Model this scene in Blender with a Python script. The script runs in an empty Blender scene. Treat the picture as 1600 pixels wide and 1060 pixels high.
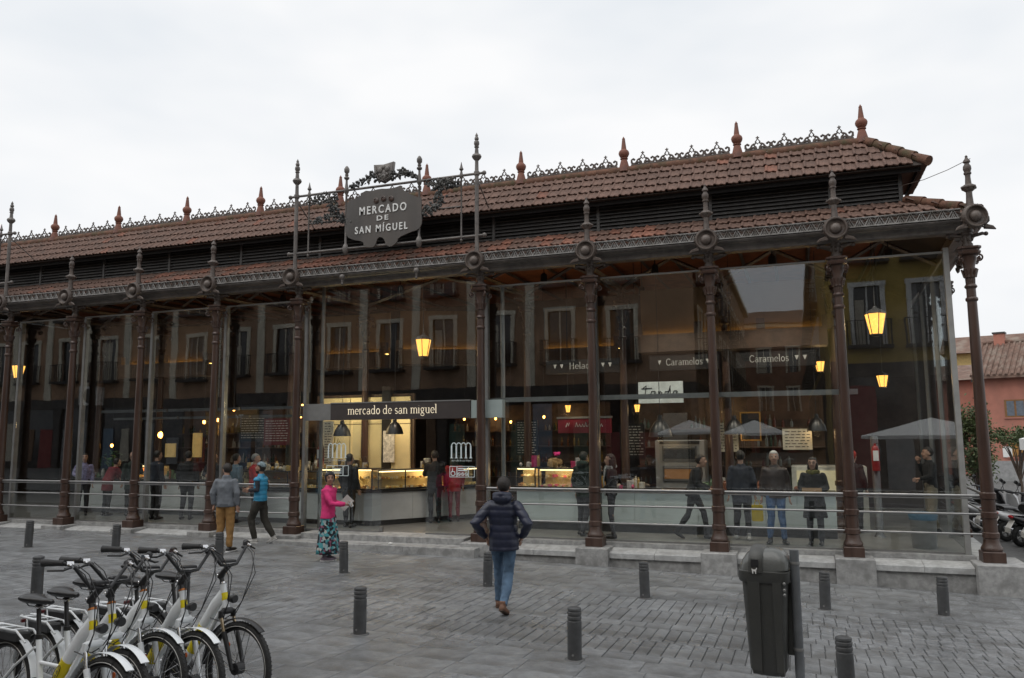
import bpy, bmesh, math, random
from mathutils import Vector, Matrix, noise
R = math.radians
PI = math.pi
random.seed(7)
scene = bpy.context.scene
COL = scene.collection

# ------------------------------------------------------------------ camera, sky, sun, exposure
cam_d = bpy.data.cameras.new('camera')
cam = bpy.data.objects.new('camera', cam_d)
COL.objects.link(cam)
cam_d.sensor_width = 36.0
cam_d.lens = 36.0 * 1226.4 / 1600.0
cam_d.clip_start = 0.1
cam_d.clip_end = 3000
YAW, PIT, ROL = -0.34402, 0.12161, -0.00833
_F = Vector((math.sin(YAW) * math.cos(PIT), math.cos(YAW) * math.cos(PIT), math.sin(PIT)))
_R = Vector((math.cos(YAW), -math.sin(YAW), 0))
_U = _R.cross(_F)
_R2 = _R * math.cos(ROL) + _U * math.sin(ROL)
_U2 = -_R * math.sin(ROL) + _U * math.cos(ROL)
_m = Matrix((_R2, _U2, -_F)).transposed().to_4x4()
_m.translation = Vector((6.28181, -15.03528, 2.11796))
cam.matrix_world = _m
scene.camera = cam

world = bpy.data.worlds.new('World')
scene.world = world
world.use_nodes = True
wn, wl = world.node_tree.nodes, world.node_tree.links
wn.clear()
w_out = wn.new('ShaderNodeOutputWorld')
w_bg = wn.new('ShaderNodeBackground')
w_sky = wn.new('ShaderNodeTexSky')
w_sky.sky_type = 'NISHITA'
w_sky.sun_disc = False
w_sky.sun_elevation = R(60)
w_sky.sun_rotation = R(150)
w_sky.dust_density = 4.0
w_sky.air_density = 1.0
w_bw = wn.new('ShaderNodeHueSaturation')       # an overcast sky has lost nearly all its blue
w_bw.inputs['Saturation'].default_value = 0.10
wl.new(w_sky.outputs[0], w_bw.inputs['Color'])
w_tc = wn.new('ShaderNodeTexCoord')
w_map = wn.new('ShaderNodeMapping')
w_map.inputs['Scale'].default_value = (1.0, 1.0, 2.6)
wl.new(w_tc.outputs['Generated'], w_map.inputs['Vector'])
w_no = wn.new('ShaderNodeTexNoise')
w_no.inputs['Scale'].default_value = 1.7
w_no.inputs['Detail'].default_value = 4
w_no.inputs['Roughness'].default_value = 0.55
wl.new(w_map.outputs[0], w_no.inputs['Vector'])
w_rmp = wn.new('ShaderNodeValToRGB')
w_rmp.color_ramp.elements[0].position = 0.30
w_rmp.color_ramp.elements[0].color = (0.750, 0.805, 0.865, 1)
w_rmp.color_ramp.elements[1].position = 0.62
w_rmp.color_ramp.elements[1].color = (0.985, 0.990, 1.0, 1)
wl.new(w_no.outputs['Fac'], w_rmp.inputs[0])
w_mul = wn.new('ShaderNodeMix')                # even cloud deck with a little of the clear sky's gradient left
w_mul.data_type = 'RGBA'
w_mul.inputs['Factor'].default_value = 0.90
w_cl = wn.new('ShaderNodeVectorMath')
w_cl.operation = 'SCALE'
w_cl.inputs['Scale'].default_value = 10.6
wl.new(w_rmp.outputs[0], w_cl.inputs[0])
wl.new(w_bw.outputs[0], w_mul.inputs[6])
wl.new(w_cl.outputs[0], w_mul.inputs[7])
wl.new(w_mul.outputs[2], w_bg.inputs['Color'])
w_bg.inputs['Strength'].default_value = 0.10
wl.new(w_bg.outputs[0], w_out.inputs[0])

sun_d = bpy.data.lights.new('sun', 'SUN')
sun_d.energy = 1.3
sun_d.angle = R(60)
sun_d.color = (1.0, 0.97, 0.93)
sun = bpy.data.objects.new('sun', sun_d)
COL.objects.link(sun)
sun.rotation_euler = (R(30), 0, R(-30))

scene.view_settings.view_transform = 'Standard'
scene.view_settings.look = 'None'
scene.view_settings.exposure = 0.0
scene.view_settings.gamma = 1.0
scene.render.engine = 'CYCLES'
scene.cycles.use_denoising = True
scene.cycles.max_bounces = 8
scene.cycles.transparent_max_bounces = 16
scene.cycles.diffuse_bounces = 3
scene.cycles.glossy_bounces = 3
scene.cycles.sample_clamp_indirect = 4.0
scene.cycles.caustics_reflective = False
scene.cycles.caustics_refractive = False

# ------------------------------------------------------------------ materials
MATS = {}
def mat(name, col, rough=0.6, metal=0.0, var=0.18, scale=6.0, bump=0.0, bscale=40.0, coat=0.0, rnd=0.0, emit=None, estr=0.0,
        streak=False, tint=None, spec=0.5):
    """Principled surface with noise variation in colour, optional bump, per-object variation and tint patches."""
    if name in MATS:
        return MATS[name]
    m = bpy.data.materials.new(name)
    m.use_nodes = True
    n, l = m.node_tree.nodes, m.node_tree.links
    b = n['Principled BSDF']
    b.inputs['Roughness'].default_value = rough
    b.inputs['Metallic'].default_value = metal
    b.inputs['Specular IOR Level'].default_value = spec
    if coat:
        b.inputs['Coat Weight'].default_value = coat
        b.inputs['Coat Roughness'].default_value = 0.12
    tc = n.new('ShaderNodeTexCoord')
    vec = tc.outputs['Object']
    if streak:
        mp = n.new('ShaderNodeMapping')
        mp.inputs['Scale'].default_value = (1.0, 1.0, 0.15)
        l.new(vec, mp.inputs['Vector'])
        vec = mp.outputs[0]
    no = n.new('ShaderNodeTexNoise')
    no.inputs['Scale'].default_value = scale
    no.inputs['Detail'].default_value = 6
    no.inputs['Roughness'].default_value = 0.6
    l.new(vec, no.inputs['Vector'])
    rp = n.new('ShaderNodeValToRGB')
    c0 = tuple(max(0.0, c * (1 - var)) for c in col) + (1,)
    c1 = tuple(min(1.0, c * (1 + var)) for c in col) + (1,)
    rp.color_ramp.elements[0].position = 0.32
    rp.color_ramp.elements[0].color = c0
    rp.color_ramp.elements[1].position = 0.68
    rp.color_ramp.elements[1].color = c1
    l.new(no.outputs['Fac'], rp.inputs[0])
    out = rp.outputs[0]
    if tint:
        no2 = n.new('ShaderNodeTexNoise')
        no2.inputs['Scale'].default_value = scale * 0.37
        no2.inputs['Detail'].default_value = 5
        l.new(vec, no2.inputs['Vector'])
        r2 = n.new('ShaderNodeValToRGB')
        r2.color_ramp.elements[0].position = 0.48
        r2.color_ramp.elements[0].color = (0, 0, 0, 1)
        r2.color_ramp.elements[1].position = 0.66
        r2.color_ramp.elements[1].color = (1, 1, 1, 1)
        l.new(no2.outputs['Fac'], r2.inputs[0])
        mx = n.new('ShaderNodeMix')
        mx.data_type = 'RGBA'
        l.new(r2.outputs[0], mx.inputs['Factor'])
        l.new(out, mx.inputs[6])
        mx.inputs[7].default_value = tuple(tint) + (1,)
        out = mx.outputs[2]
    if rnd:
        oi = n.new('ShaderNodeObjectInfo')
        hs = n.new('ShaderNodeHueSaturation')
        mr = n.new('ShaderNodeMapRange')
        mr.inputs['To Min'].default_value = 1 - rnd
        mr.inputs['To Max'].default_value = 1 + rnd
        l.new(oi.outputs['Random'], mr.inputs['Value'])
        l.new(mr.outputs[0], hs.inputs['Value'])
        l.new(out, hs.inputs['Color'])
        out = hs.outputs[0]
    l.new(out, b.inputs['Base Color'])
    if bump:
        nb = n.new('ShaderNodeTexNoise')
        nb.inputs['Scale'].default_value = bscale
        nb.inputs['Detail'].default_value = 4
        l.new(tc.outputs['Object'], nb.inputs['Vector'])
        bp = n.new('ShaderNodeBump')
        bp.inputs['Strength'].default_value = bump
        bp.inputs['Distance'].default_value = 0.02
        l.new(nb.outputs['Fac'], bp.inputs['Height'])
        l.new(bp.outputs[0], b.inputs['Normal'])
    if emit:
        b.inputs['Emission Color'].default_value = tuple(emit) + (1,)
        b.inputs['Emission Strength'].default_value = estr
    MATS[name] = m
    return m

def glass_mat(name, tint, base, extra=0.0):
    m = bpy.data.materials.new(name)
    m.use_nodes = True
    n, l = m.node_tree.nodes, m.node_tree.links
    n.clear()
    o = n.new('ShaderNodeOutputMaterial')
    t = n.new('ShaderNodeBsdfTransparent')
    t.inputs['Color'].default_value = tuple(tint) + (1,)
    g = n.new('ShaderNodeBsdfGlossy')
    g.inputs['Roughness'].default_value = 0.0
    g.inputs['Color'].default_value = (0.95, 0.97, 1.0, 1)
    gc = n.new('ShaderNodeNewGeometry')             # float glass is never quite flat
    wv = n.new('ShaderNodeTexNoise')
    wv.inputs['Scale'].default_value = 0.9
    wv.inputs['Detail'].default_value = 1.5
    l.new(gc.outputs['Position'], wv.inputs['Vector'])
    bp = n.new('ShaderNodeBump')
    bp.inputs['Strength'].default_value = 0.16
    bp.inputs['Distance'].default_value = 0.010
    l.new(wv.outputs['Fac'], bp.inputs['Height'])
    l.new(bp.outputs[0], g.inputs['Normal'])
    lw = n.new('ShaderNodeLayerWeight')            # Schlick, the same from both faces of the sheet
    lw.inputs['Blend'].default_value = 0.5
    pw = n.new('ShaderNodeMath')
    pw.operation = 'POWER'
    pw.inputs[1].default_value = 5.0
    l.new(lw.outputs['Facing'], pw.inputs[0])
    mu = n.new('ShaderNodeMath')
    mu.operation = 'MULTIPLY_ADD'
    mu.use_clamp = True
    mu.inputs[1].default_value = base
    mu.inputs[2].default_value = extra
    l.new(pw.outputs[0], mu.inputs[0])
    mx = n.new('ShaderNodeMixShader')
    l.new(mu.outputs[0], mx.inputs[0])
    l.new(t.outputs[0], mx.inputs[1])
    l.new(g.outputs[0], mx.inputs[2])
    l.new(mx.outputs[0], o.inputs[0])
    MATS[name] = m
    return m

def emis(name, col, s):
    if name in MATS:
        return MATS[name]
    m = bpy.data.materials.new(name)
    m.use_nodes = True
    n, l = m.node_tree.nodes, m.node_tree.links
    n.clear()
    o = n.new('ShaderNodeOutputMaterial')
    e = n.new('ShaderNodeEmission')
    e.inputs['Color'].default_value = tuple(col) + (1,)
    e.inputs['Strength'].default_value = s
    l.new(e.outputs[0], o.inputs[0])
    MATS[name] = m
    return m

# ------------------------------------------------------------------ mesh helpers
def circ(n, r, ph=0.0):
    return [(r * math.cos(ph + 2 * PI * i / n), r * math.sin(ph + 2 * PI * i / n)) for i in range(n)]

class MB:
    def __init__(s):
        s.v, s.f = [], []
    def add(s, vs, fs):
        o = len(s.v)
        s.v.extend([tuple(p) for p in vs])
        s.f.extend([tuple(i + o for i in f) for f in fs])
        return s
    def box(s, x0, x1, y0, y1, z0, z1):
        return s.add([(x0, y0, z0), (x1, y0, z0), (x1, y1, z0), (x0, y1, z0), (x0, y0, z1), (x1, y0, z1), (x1, y1, z1), (x0, y1, z1)],
                     [(0, 3, 2, 1), (4, 5, 6, 7), (0, 1, 5, 4), (1, 2, 6, 5), (2, 3, 7, 6), (3, 0, 4, 7)])
    def cbox(s, x0, x1, y0, y1, z0, z1, c=0.01):
        """box with its upper edges chamfered"""
        v = [(x0, y0, z0), (x1, y0, z0), (x1, y1, z0), (x0, y1, z0),
             (x0, y0, z1 - c), (x1, y0, z1 - c), (x1, y1, z1 - c), (x0, y1, z1 - c),
             (x0 + c, y0 + c, z1), (x1 - c, y0 + c, z1), (x1 - c, y1 - c, z1), (x0 + c, y1 - c, z1)]
        f = [(0, 3, 2, 1)]
        for a in (0, 4):
            for i in range(4):
                j = (i + 1) % 4
                f.append((a + i, a + j, a + 4 + j, a + 4 + i))
        f.append((8, 9, 10, 11))
        return s.add(v, f)
    def lathe(s, prof, n=16, c=(0, 0, 0), axis='z', sq=None):
        """prof: list of (r, h); sq: set of profile indices drawn square"""
        vs, fs = [], []
        for k, (r, h) in enumerate(prof):
            for i in range(n):
                a = 2 * PI * (i + 0.5) / n
                x, y = math.cos(a), math.sin(a)
                if sq and k in sq:
                    q = max(abs(x), abs(y))
                    x, y = x / q, y / q
                p = (r * x, r * y, h)
                if axis == 'x':
                    p = (h, r * x, r * y)
                elif axis == 'y':
                    p = (r * x, -h, r * y)
                vs.append((p[0] + c[0], p[1] + c[1], p[2] + c[2]))
        for k in range(len(prof) - 1):
            for i in range(n):
                j = (i + 1) % n
                fs.append((k * n + i, k * n + j, (k + 1) * n + j, (k + 1) * n + i))
        fs.append(tuple(reversed(range(n))))
        fs.append(tuple(range((len(prof) - 1) * n, len(prof) * n)))
        return s.add(vs, fs)
    def tube(s, pts, r, n=8, closed=False, flat=1.0, up=None):
        """tube through pts; r number or list; flat squashes along the second frame axis"""
        P = [Vector(p) for p in pts]
        m = len(P)
        rs = r if isinstance(r, (list, tuple)) else [r] * m
        vs, fs = [], []
        prev = Vector(up) if up else None
        for i in range(m):
            if closed:
                d = P[(i + 1) % m] - P[i - 1]
            else:
                d = P[min(i + 1, m - 1)] - P[max(i - 1, 0)]
            if d.length < 1e-9:
                d = Vector((0, 0, 1))
            d.normalize()
            if prev is None:
                prev = Vector((0, 0, 1)) if abs(d.z) < 0.9 else Vector((1, 0, 0))
            a = prev - d * prev.dot(d)
            if a.length < 1e-6:
                a = d.orthogonal()
            a.normalize()
            prev = a
            b = d.cross(a)
            rr = rs[i]
            ra, rb = (rr if not isinstance(rr, tuple) else rr[0]), (rr * flat if not isinstance(rr, tuple) else rr[1])
            for k in range(n):
                t = 2 * PI * k / n
                vs.append(P[i] + a * (ra * math.cos(t)) + b * (rb * math.sin(t)))
        for i in range(m if closed else m - 1):
            i2 = (i + 1) % m
            for k in range(n):
                k2 = (k + 1) % n
                fs.append((i * n + k, i * n + k2, i2 * n + k2, i2 * n + k))
        if not closed:
            fs.append(tuple(reversed(range(n))))
            fs.append(tuple(range((m - 1) * n, m * n)))
        return s.add(vs, fs)
    def sph(s, c, r, n=12, m=8):
        rx, ry, rz = r if isinstance(r, (tuple, list)) else (r, r, r)
        vs = [(c[0], c[1], c[2] - rz)]
        for j in range(1, m):
            t = PI * j / m - PI / 2
            for i in range(n):
                a = 2 * PI * i / n
                vs.append((c[0] + rx * math.cos(t) * math.cos(a), c[1] + ry * math.cos(t) * math.sin(a), c[2] + rz * math.sin(t)))
        vs.append((c[0], c[1], c[2] + rz))
        fs = []
        for i in range(n):
            fs.append((0, 1 + (i + 1) % n, 1 + i))
        for j in range(m - 2):
            for i in range(n):
                i2 = (i + 1) % n
                fs.append((1 + j * n + i, 1 + j * n + i2, 1 + (j + 1) * n + i2, 1 + (j + 1) * n + i))
        o = 1 + (m - 2) * n
        for i in range(n):
            fs.append((o + i, o + (i + 1) % n, len(vs) - 1))
        return s.add(vs, fs)
    def prism(s, out, y0, y1):
        """outline in XZ (counter-clockwise seen from -Y) extruded from y0 (front) to y1"""
        n = len(out)
        vs = [(x, y0, z) for x, z in out] + [(x, y1, z) for x, z in out]
        fs = [tuple(range(n)), tuple(reversed(range(n, 2 * n)))]
        for i in range(n):
            j = (i + 1) % n
            fs.append((i, i + n, j + n, j))
        return s.add(vs, fs)
    def extx(s, prof, x0, x1):
        """profile in YZ extruded along X"""
        n = len(prof)
        vs = [(x0, y, z) for y, z in prof] + [(x1, y, z) for y, z in prof]
        fs = [tuple(range(n)), tuple(reversed(range(n, 2 * n)))]
        for i in range(n):
            j = (i + 1) % n
            fs.append((i, i + n, j + n, j))
        return s.add(vs, fs)
    def quad(s, a, b, c, d):
        return s.add([a, b, c, d], [(0, 1, 2, 3)])
    def xf(s, M):
        s.v = [tuple(M @ Vector(p)) for p in s.v]
        return s
    def data(s, name, material=None, smooth=False):
        me = bpy.data.meshes.new(name)
        me.from_pydata([tuple(p) for p in s.v], [], s.f)
        bm = bmesh.new()
        bm.from_mesh(me)
        bmesh.ops.recalc_face_normals(bm, faces=bm.faces)
        bm.to_mesh(me)
        bm.free()
        if material:
            me.materials.append(material)
        if smooth:
            me.shade_smooth()
            if smooth != 'all':
                me.set_sharp_from_angle(angle=R(40))
        return me
    def build(s, name, material, parent=None, smooth=False, loc=None, rot=None):
        return link(name, s.data(name, material, smooth), parent, loc, rot)

def link(name, me, parent=None, loc=None, rot=None):
    o = bpy.data.objects.new(name, me)
    COL.objects.link(o)
    if parent:
        o.parent = parent
    if loc:
        o.location = loc
    if rot:
        o.rotation_euler = rot
    return o

def tag(o, label, cat=None, group=None, kind=None):
    if label:
        o['label'] = label
    if cat:
        o['category'] = cat
    if group:
        o['group'] = group
    if kind:
        o['kind'] = kind
    return o

def thing(name, label, cat, loc=(0, 0, 0), rz=0.0, group=None):
    o = bpy.data.objects.new(name, None)
    COL.objects.link(o)
    o.location = loc
    o.rotation_euler = (0, 0, rz)
    o.empty_display_size = 0.2
    return tag(o, label, cat, group)

def copy_tree(o, parent=None):
    c = o.copy()
    COL.objects.link(c)
    c.parent = parent
    for ch in list(o.children):
        copy_tree(ch, c)
    return c

TMP = bpy.data.scenes.new('workbench')                # small scene in which shapes are evaluated quickly
def bake(o):
    TMP.collection.objects.link(o)
    vl = TMP.view_layers[0]
    vl.update()
    me = bpy.data.meshes.new_from_object(o.evaluated_get(vl.depsgraph))
    bpy.data.objects.remove(o)
    return me
def text_mesh(s, x0, x1, z0, z1, y, depth, name, material, parent, space=1.0, shear=0.0, bold=0.0):
    """flat lettering standing in the XZ plane, facing -Y, fitted to the given box"""
    cu = bpy.data.curves.new(name, 'FONT')
    cu.body = s
    cu.extrude = 0.02
    cu.resolution_u = 3
    cu.shear = shear
    cu.space_character = space
    cu.offset = bold
    o = bpy.data.objects.new(name, cu)
    me = bake(o)
    xs = [v.co.x for v in me.vertices]
    ys = [v.co.y for v in me.vertices]
    ax, bx, ay, by = min(xs), max(xs), min(ys), max(ys)
    for v in me.vertices:
        px = x0 + (v.co.x - ax) / (bx - ax) * (x1 - x0)
        pz = z0 + (v.co.y - ay) / (by - ay) * (z1 - z0)
        py = y - depth * (0.5 + v.co.z / 0.04)
        v.co = (px, py, pz)
    me.materials.clear()
    me.materials.append(material)
    return link(name, me, parent)

def GZ(x, y):
    """height of the sloping square"""
    xx = min(x if x > -6 else max(-6 + (x + 6) * 0.15, -8), 16)
    yy = max(min(y, 0.0), -18)
    return -0.2662 - 0.0243 * xx - 0.0284 * yy
# ------------------------------------------------------------------ palette
M_IRON = mat('painted_iron', (0.080, 0.060, 0.050), 0.45, 0.0, 0.35, 9, 0.25, 60, tint=(0.125, 0.100, 0.085))
M_IRONR = mat('rust_brown_iron', (0.052, 0.027, 0.019), 0.32, 0.0, 0.35, 9, 0.25, 60, streak=True, tint=(0.080, 0.050, 0.039))
M_IRONG = mat('grey_iron', (0.115, 0.102, 0.094), 0.42, 0.0, 0.3, 9, 0.2, 60, tint=(0.17, 0.15, 0.135))
M_CREST = mat('weathered_iron_lace', (0.26, 0.25, 0.24), 0.5, 0.0, 0.3, 12, 0.2, 60, tint=(0.15, 0.135, 0.12))
M_TILE = mat('clay_roof_tile', (0.138, 0.080, 0.060), 0.8, 0.0, 0.22, 9, 0.3, 50, rnd=0.14, tint=(0.100, 0.062, 0.048))
M_TILE2 = mat('orange_clay_tile', (0.205, 0.088, 0.058), 0.8, 0.0, 0.25, 9, 0.3, 50, rnd=0.20, tint=(0.13, 0.070, 0.050))
M_RIDGE = mat('mossy_ridge_clay', (0.13, 0.062, 0.038), 0.85, 0.0, 0.4, 10, 0.4, 40, tint=(0.07, 0.055, 0.025))
M_FINIAL = mat('terracotta_finial', (0.20, 0.078, 0.050), 0.7, 0.0, 0.25, 10, 0.2, 50, tint=(0.13, 0.06, 0.045))
M_LOUV = mat('black_louvre', (0.060, 0.057, 0.055), 0.5, 0.0, 0.3, 8)
M_EAVESHADE = mat('eave_shade_board', (0.012, 0.011, 0.011), 0.8)  # near-black colour stands in for the shade under the upper eave
M_STEEL = mat('brushed_steel', (0.24, 0.24, 0.235), 0.42, 0.35, 0.12, 5)
M_STEELD = mat('dark_steel', (0.10, 0.10, 0.10), 0.4, 0.4, 0.15, 5)
M_RAIL = mat('rail_steel', (0.30, 0.30, 0.30), 0.35, 0.7, 0.12, 8)
M_GRAN = mat('granite', (0.33, 0.33, 0.325), 0.75, 0.0, 0.22, 14, 0.25, 120, rnd=0.06, tint=(0.22, 0.22, 0.215))
M_GRANL = mat('pale_granite', (0.42, 0.425, 0.42), 0.7, 0.0, 0.18, 14, 0.2, 120, rnd=0.06, tint=(0.32, 0.32, 0.315))
M_WOOD = mat('red_timber', (0.21, 0.070, 0.030), 0.6, 0.0, 0.35, 4, 0.2, 30)
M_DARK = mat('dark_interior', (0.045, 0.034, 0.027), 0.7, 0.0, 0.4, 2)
M_FLOORIN = mat('hall_floor_stone', (0.17, 0.165, 0.155), 0.35, 0.0, 0.2, 2.5)
M_GLASS = glass_mat('facade_glass', (0.945, 0.968, 0.965), 0.85, 0.074)
M_GLASSD = glass_mat('case_glass', (0.97, 0.98, 0.97), 0.6, 0.03)
M_WHITE = mat('white_letters', (0.78, 0.78, 0.76), 0.5, 0, 0.08)
M_PLATE = mat('sign_plate_iron', (0.072, 0.066, 0.062), 0.5, 0.0, 0.2, 3, 0.15, 60, streak=True, tint=(0.10, 0.085, 0.075))

def sett_mat():
    m = mat('granite_paving', (0.192, 0.199, 0.207), 0.5, 0.0, 0.30, 7.0, 0.6, 90, rnd=0.16, tint=(0.125, 0.127, 0.128))
    n, l = m.node_tree.nodes, m.node_tree.links
    g = n.new('ShaderNodeNewGeometry')
    no = n.new('ShaderNodeTexNoise')
    no.inputs['Scale'].default_value = 0.55
    no.inputs['Detail'].default_value = 7
    l.new(g.outputs['Position'], no.inputs['Vector'])
    mr = n.new('ShaderNodeMapRange')
    mr.inputs['From Min'].default_value = 0.38
    mr.inputs['From Max'].default_value = 0.66
    mr.inputs['To Min'].default_value = 0.20
    mr.inputs['To Max'].default_value = 0.52
    l.new(no.outputs['Fac'], mr.inputs['Value'])
    bc = n['Principled BSDF'].inputs['Base Color'].links[0].from_socket
    st = n.new('ShaderNodeTexNoise')
    st.inputs['Scale'].default_value = 0.8
    st.inputs['Detail'].default_value = 8
    st.inputs['Roughness'].default_value = 0.68
    l.new(g.outputs['Position'], st.inputs['Vector'])
    sr = n.new('ShaderNodeMapRange')
    sr.inputs['From Min'].default_value = 0.30
    sr.inputs['From Max'].default_value = 0.70
    sr.inputs['To Min'].default_value = 0.70
    sr.inputs['To Max'].default_value = 1.30
    l.new(st.outputs['Fac'], sr.inputs['Value'])
    vo = n.new('ShaderNodeTexVoronoi')
    vo.inputs['Scale'].default_value = 1.7
    l.new(g.outputs['Position'], vo.inputs['Vector'])
    vr = n.new('ShaderNodeMapRange')
    vr.inputs['From Min'].default_value = 0.030
    vr.inputs['From Max'].default_value = 0.050
    vr.inputs['To Min'].default_value = 0.55
    vr.inputs['To Max'].default_value = 1.0
    l.new(vo.outputs['Distance'], vr.inputs['Value'])
    m1 = n.new('ShaderNodeMath')
    m1.operation = 'MULTIPLY'
    l.new(sr.outputs[0], m1.inputs[0])
    l.new(vr.outputs[0], m1.inputs[1])
    h2 = n.new('ShaderNodeHueSaturation')
    l.new(bc, h2.inputs['Color'])
    l.new(m1.outputs[0], h2.inputs['Value'])
    l.new(h2.outputs[0], n['Principled BSDF'].inputs['Base Color'])
    ds = n.new('ShaderNodeVectorMath')               # puddled ground towards the corner of the hall
    ds.operation = 'DISTANCE'
    ds.inputs[1].default_value = (10.2, -3.6, -0.4)
    l.new(g.outputs['Position'], ds.inputs[0])
    wr = n.new('ShaderNodeMapRange')
    wr.inputs['From Min'].default_value = 1.2
    wr.inputs['From Max'].default_value = 5.0
    wr.inputs['To Min'].default_value = 0.40
    wr.inputs['To Max'].default_value = 1.0
    l.new(ds.outputs['Value'], wr.inputs['Value'])
    ml = n.new('ShaderNodeMath')
    ml.operation = 'MULTIPLY'
    l.new(mr.outputs[0], ml.inputs[0])
    l.new(wr.outputs[0], ml.inputs[1])
    l.new(ml.outputs[0], n['Principled BSDF'].inputs['Roughness'])
    return m
M_SETT = sett_mat()
M_JOINT = mat('paving_joint', (0.125, 0.126, 0.125), 0.9, 0.0, 0.25, 8, 0.4, 60)

# ------------------------------------------------------------------ the square
def build_ground():
    xs = [-400, -120, -40, -19.3, -16, -12, -9, -6, -3, 0, 3, 6, 9, 12, 16, 25, 60, 150, 400]
    ys = [-400, -120, -40, -18, -15, -12, -9, -6, -3, 0, 3, 6, 12, 20, 30, 40.3, 60, 150, 400]
    mb = MB()
    vs = [(x, y, GZ(x, y) - 0.018) for y in ys for x in xs]
    nx = len(xs)
    fs = [(j * nx + i, j * nx + i + 1, (j + 1) * nx + i + 1, (j + 1) * nx + i) for j in range(len(ys) - 1) for i in range(nx - 1)]
    mb.add(vs, fs)
    g = mb.build('pavement', M_JOINT)
    tag(g, 'grey granite paving of the sloping square', None, None, 'structure')
    rnd = random.Random(3)
    pcs = []                                        # (x0, x1, y0, y1, dz)
    def course(y0, y1, w, jit, gap, dz, xa=-15.5, xb=13.0, off=0.0):
        x = xa + off
        while x < xb:
            ww = w * (1 + rnd.uniform(-jit, jit))
            pcs.append((x + gap / 2, x + ww - gap / 2, y0 + gap / 2, y1 - gap / 2, rnd.uniform(-dz, dz)))
            x += ww
        return x
    y = -0.36
    for h in (0.42, 0.42, 0.42, 0.42, 0.42, 0.42, 0.30):                 # smooth sawn slabs by the building
        course(y - h, y, 0.62, 0.02, 0.004, 0.0008, off=rnd.uniform(0, 0.6))
        y -= h
    # sett bands: long stones set at right angles to the facade, a border course between
    for hs in ((0.83, 0.82), (0.30,), (0.66, 0.66), (0.28,)):
        for h in hs:
            wide = 0.142 if len(hs) == 2 else 0.30
            xe = course(y - h, y, wide, 0.05, 0.010, 0.003, xa=-15.5, xb=6.2, off=rnd.uniform(0, 0.14))
            k = max(1, round(h / 0.28))
            for q in range(k):
                course(y - h * (q + 1) / k, y - h * q / k, 0.145, 0.06, 0.009, 0.003, xa=xe, xb=13.0)
            y -= h
    while y > -12.5:
        h = 0.40
        xe = course(y - h, y, 0.60, 0.03, 0.004, 0.0012, xb=6.4, off=rnd.uniform(0, 0.6))
        course(y - h, y, 0.30, 0.05, 0.008, 0.002, xa=xe)
        y -= h
    def paver_verts(x0, x1, y0, y1, dz):
        c = 0.006
        vs = []
        for (a, b) in ((x0, y0), (x1, y0), (x1, y1), (x0, y1)):
            vs.append((a, b, GZ(a, b) - 0.035))
        for (a, b) in ((x0, y0), (x1, y0), (x1, y1), (x0, y1)):
            vs.append((a, b, GZ(a, b) - 0.005 + dz))
        for (a, b) in ((x0 + c, y0 + c), (x1 - c, y0 + c), (x1 - c, y1 - c), (x0 + c, y1 - c)):
            vs.append((a, b, GZ(a, b) + dz))
        return vs
    PF = [(0, 1, 5, 4), (1, 2, 6, 5), (2, 3, 7, 6), (3, 0, 4, 7), (4, 5, 9, 8), (5, 6, 10, 9), (6, 7, 11, 10), (7, 4, 8, 11), (8, 9, 10, 11)]
    C = cam.matrix_world.translation
    inv = cam.matrix_world.inverted()
    def vis(pc):
        q = inv @ Vector(((pc[0] + pc[1]) / 2, (pc[2] + pc[3]) / 2, GZ(pc[0], pc[2])))
        if q.z > -0.5:
            return -1
        u, v = abs(q.x / -q.z), abs(q.y / -q.z)
        if u > 0.655 or v > 0.435:
            return -1
        return (pc[1] - pc[0]) * (pc[3] - pc[2]) / q.z ** 2 * (1 / -q.z)
    order = sorted(range(len(pcs)), key=lambda i: -vis(pcs[i]))
    big = order[:300]
    for i in big:
        x0, x1, y0, y1, dz = pcs[i]
        cx, cy = (x0 + x1) / 2, (y0 + y1) / 2
        z = GZ(cx, cy)
        me = bpy.data.meshes.new('paving_slab')
        me.from_pydata([(a - cx, b - cy, c - z) for a, b, c in paver_verts(*pcs[i])], [], PF)
        me.materials.append(M_SETT)
        link('paving_slab', me, g, (cx, cy, z))
    bs = set(big)
    # the remaining stones, in ten lots so that their tone varies
    mbs = MB()
    for i in range(len(pcs)):
        if i not in bs:
            mbs.add(paver_verts(*pcs[i]), PF)
    o = mbs.build('paving_slabs', M_SETT, g)
    o['kind'] = 'stuff'
    return g
build_ground()

# ------------------------------------------------------------------ market hall
CX = [-13.347, -11.049, -8.824, -6.565, -4.269, 0.203, 2.567, 4.879, 7.117, 9.203]
XL = -17.8                                             # next column off the frame on the left
hall = thing('market_hall', 'long glazed market hall with brown cast iron columns and clay tile roofs', 'market hall')
SIDE = Matrix.Translation((CX[9], 0, 0)) @ Matrix.Rotation(math.atan2(1.0, 0.045), 4, 'Z')

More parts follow.
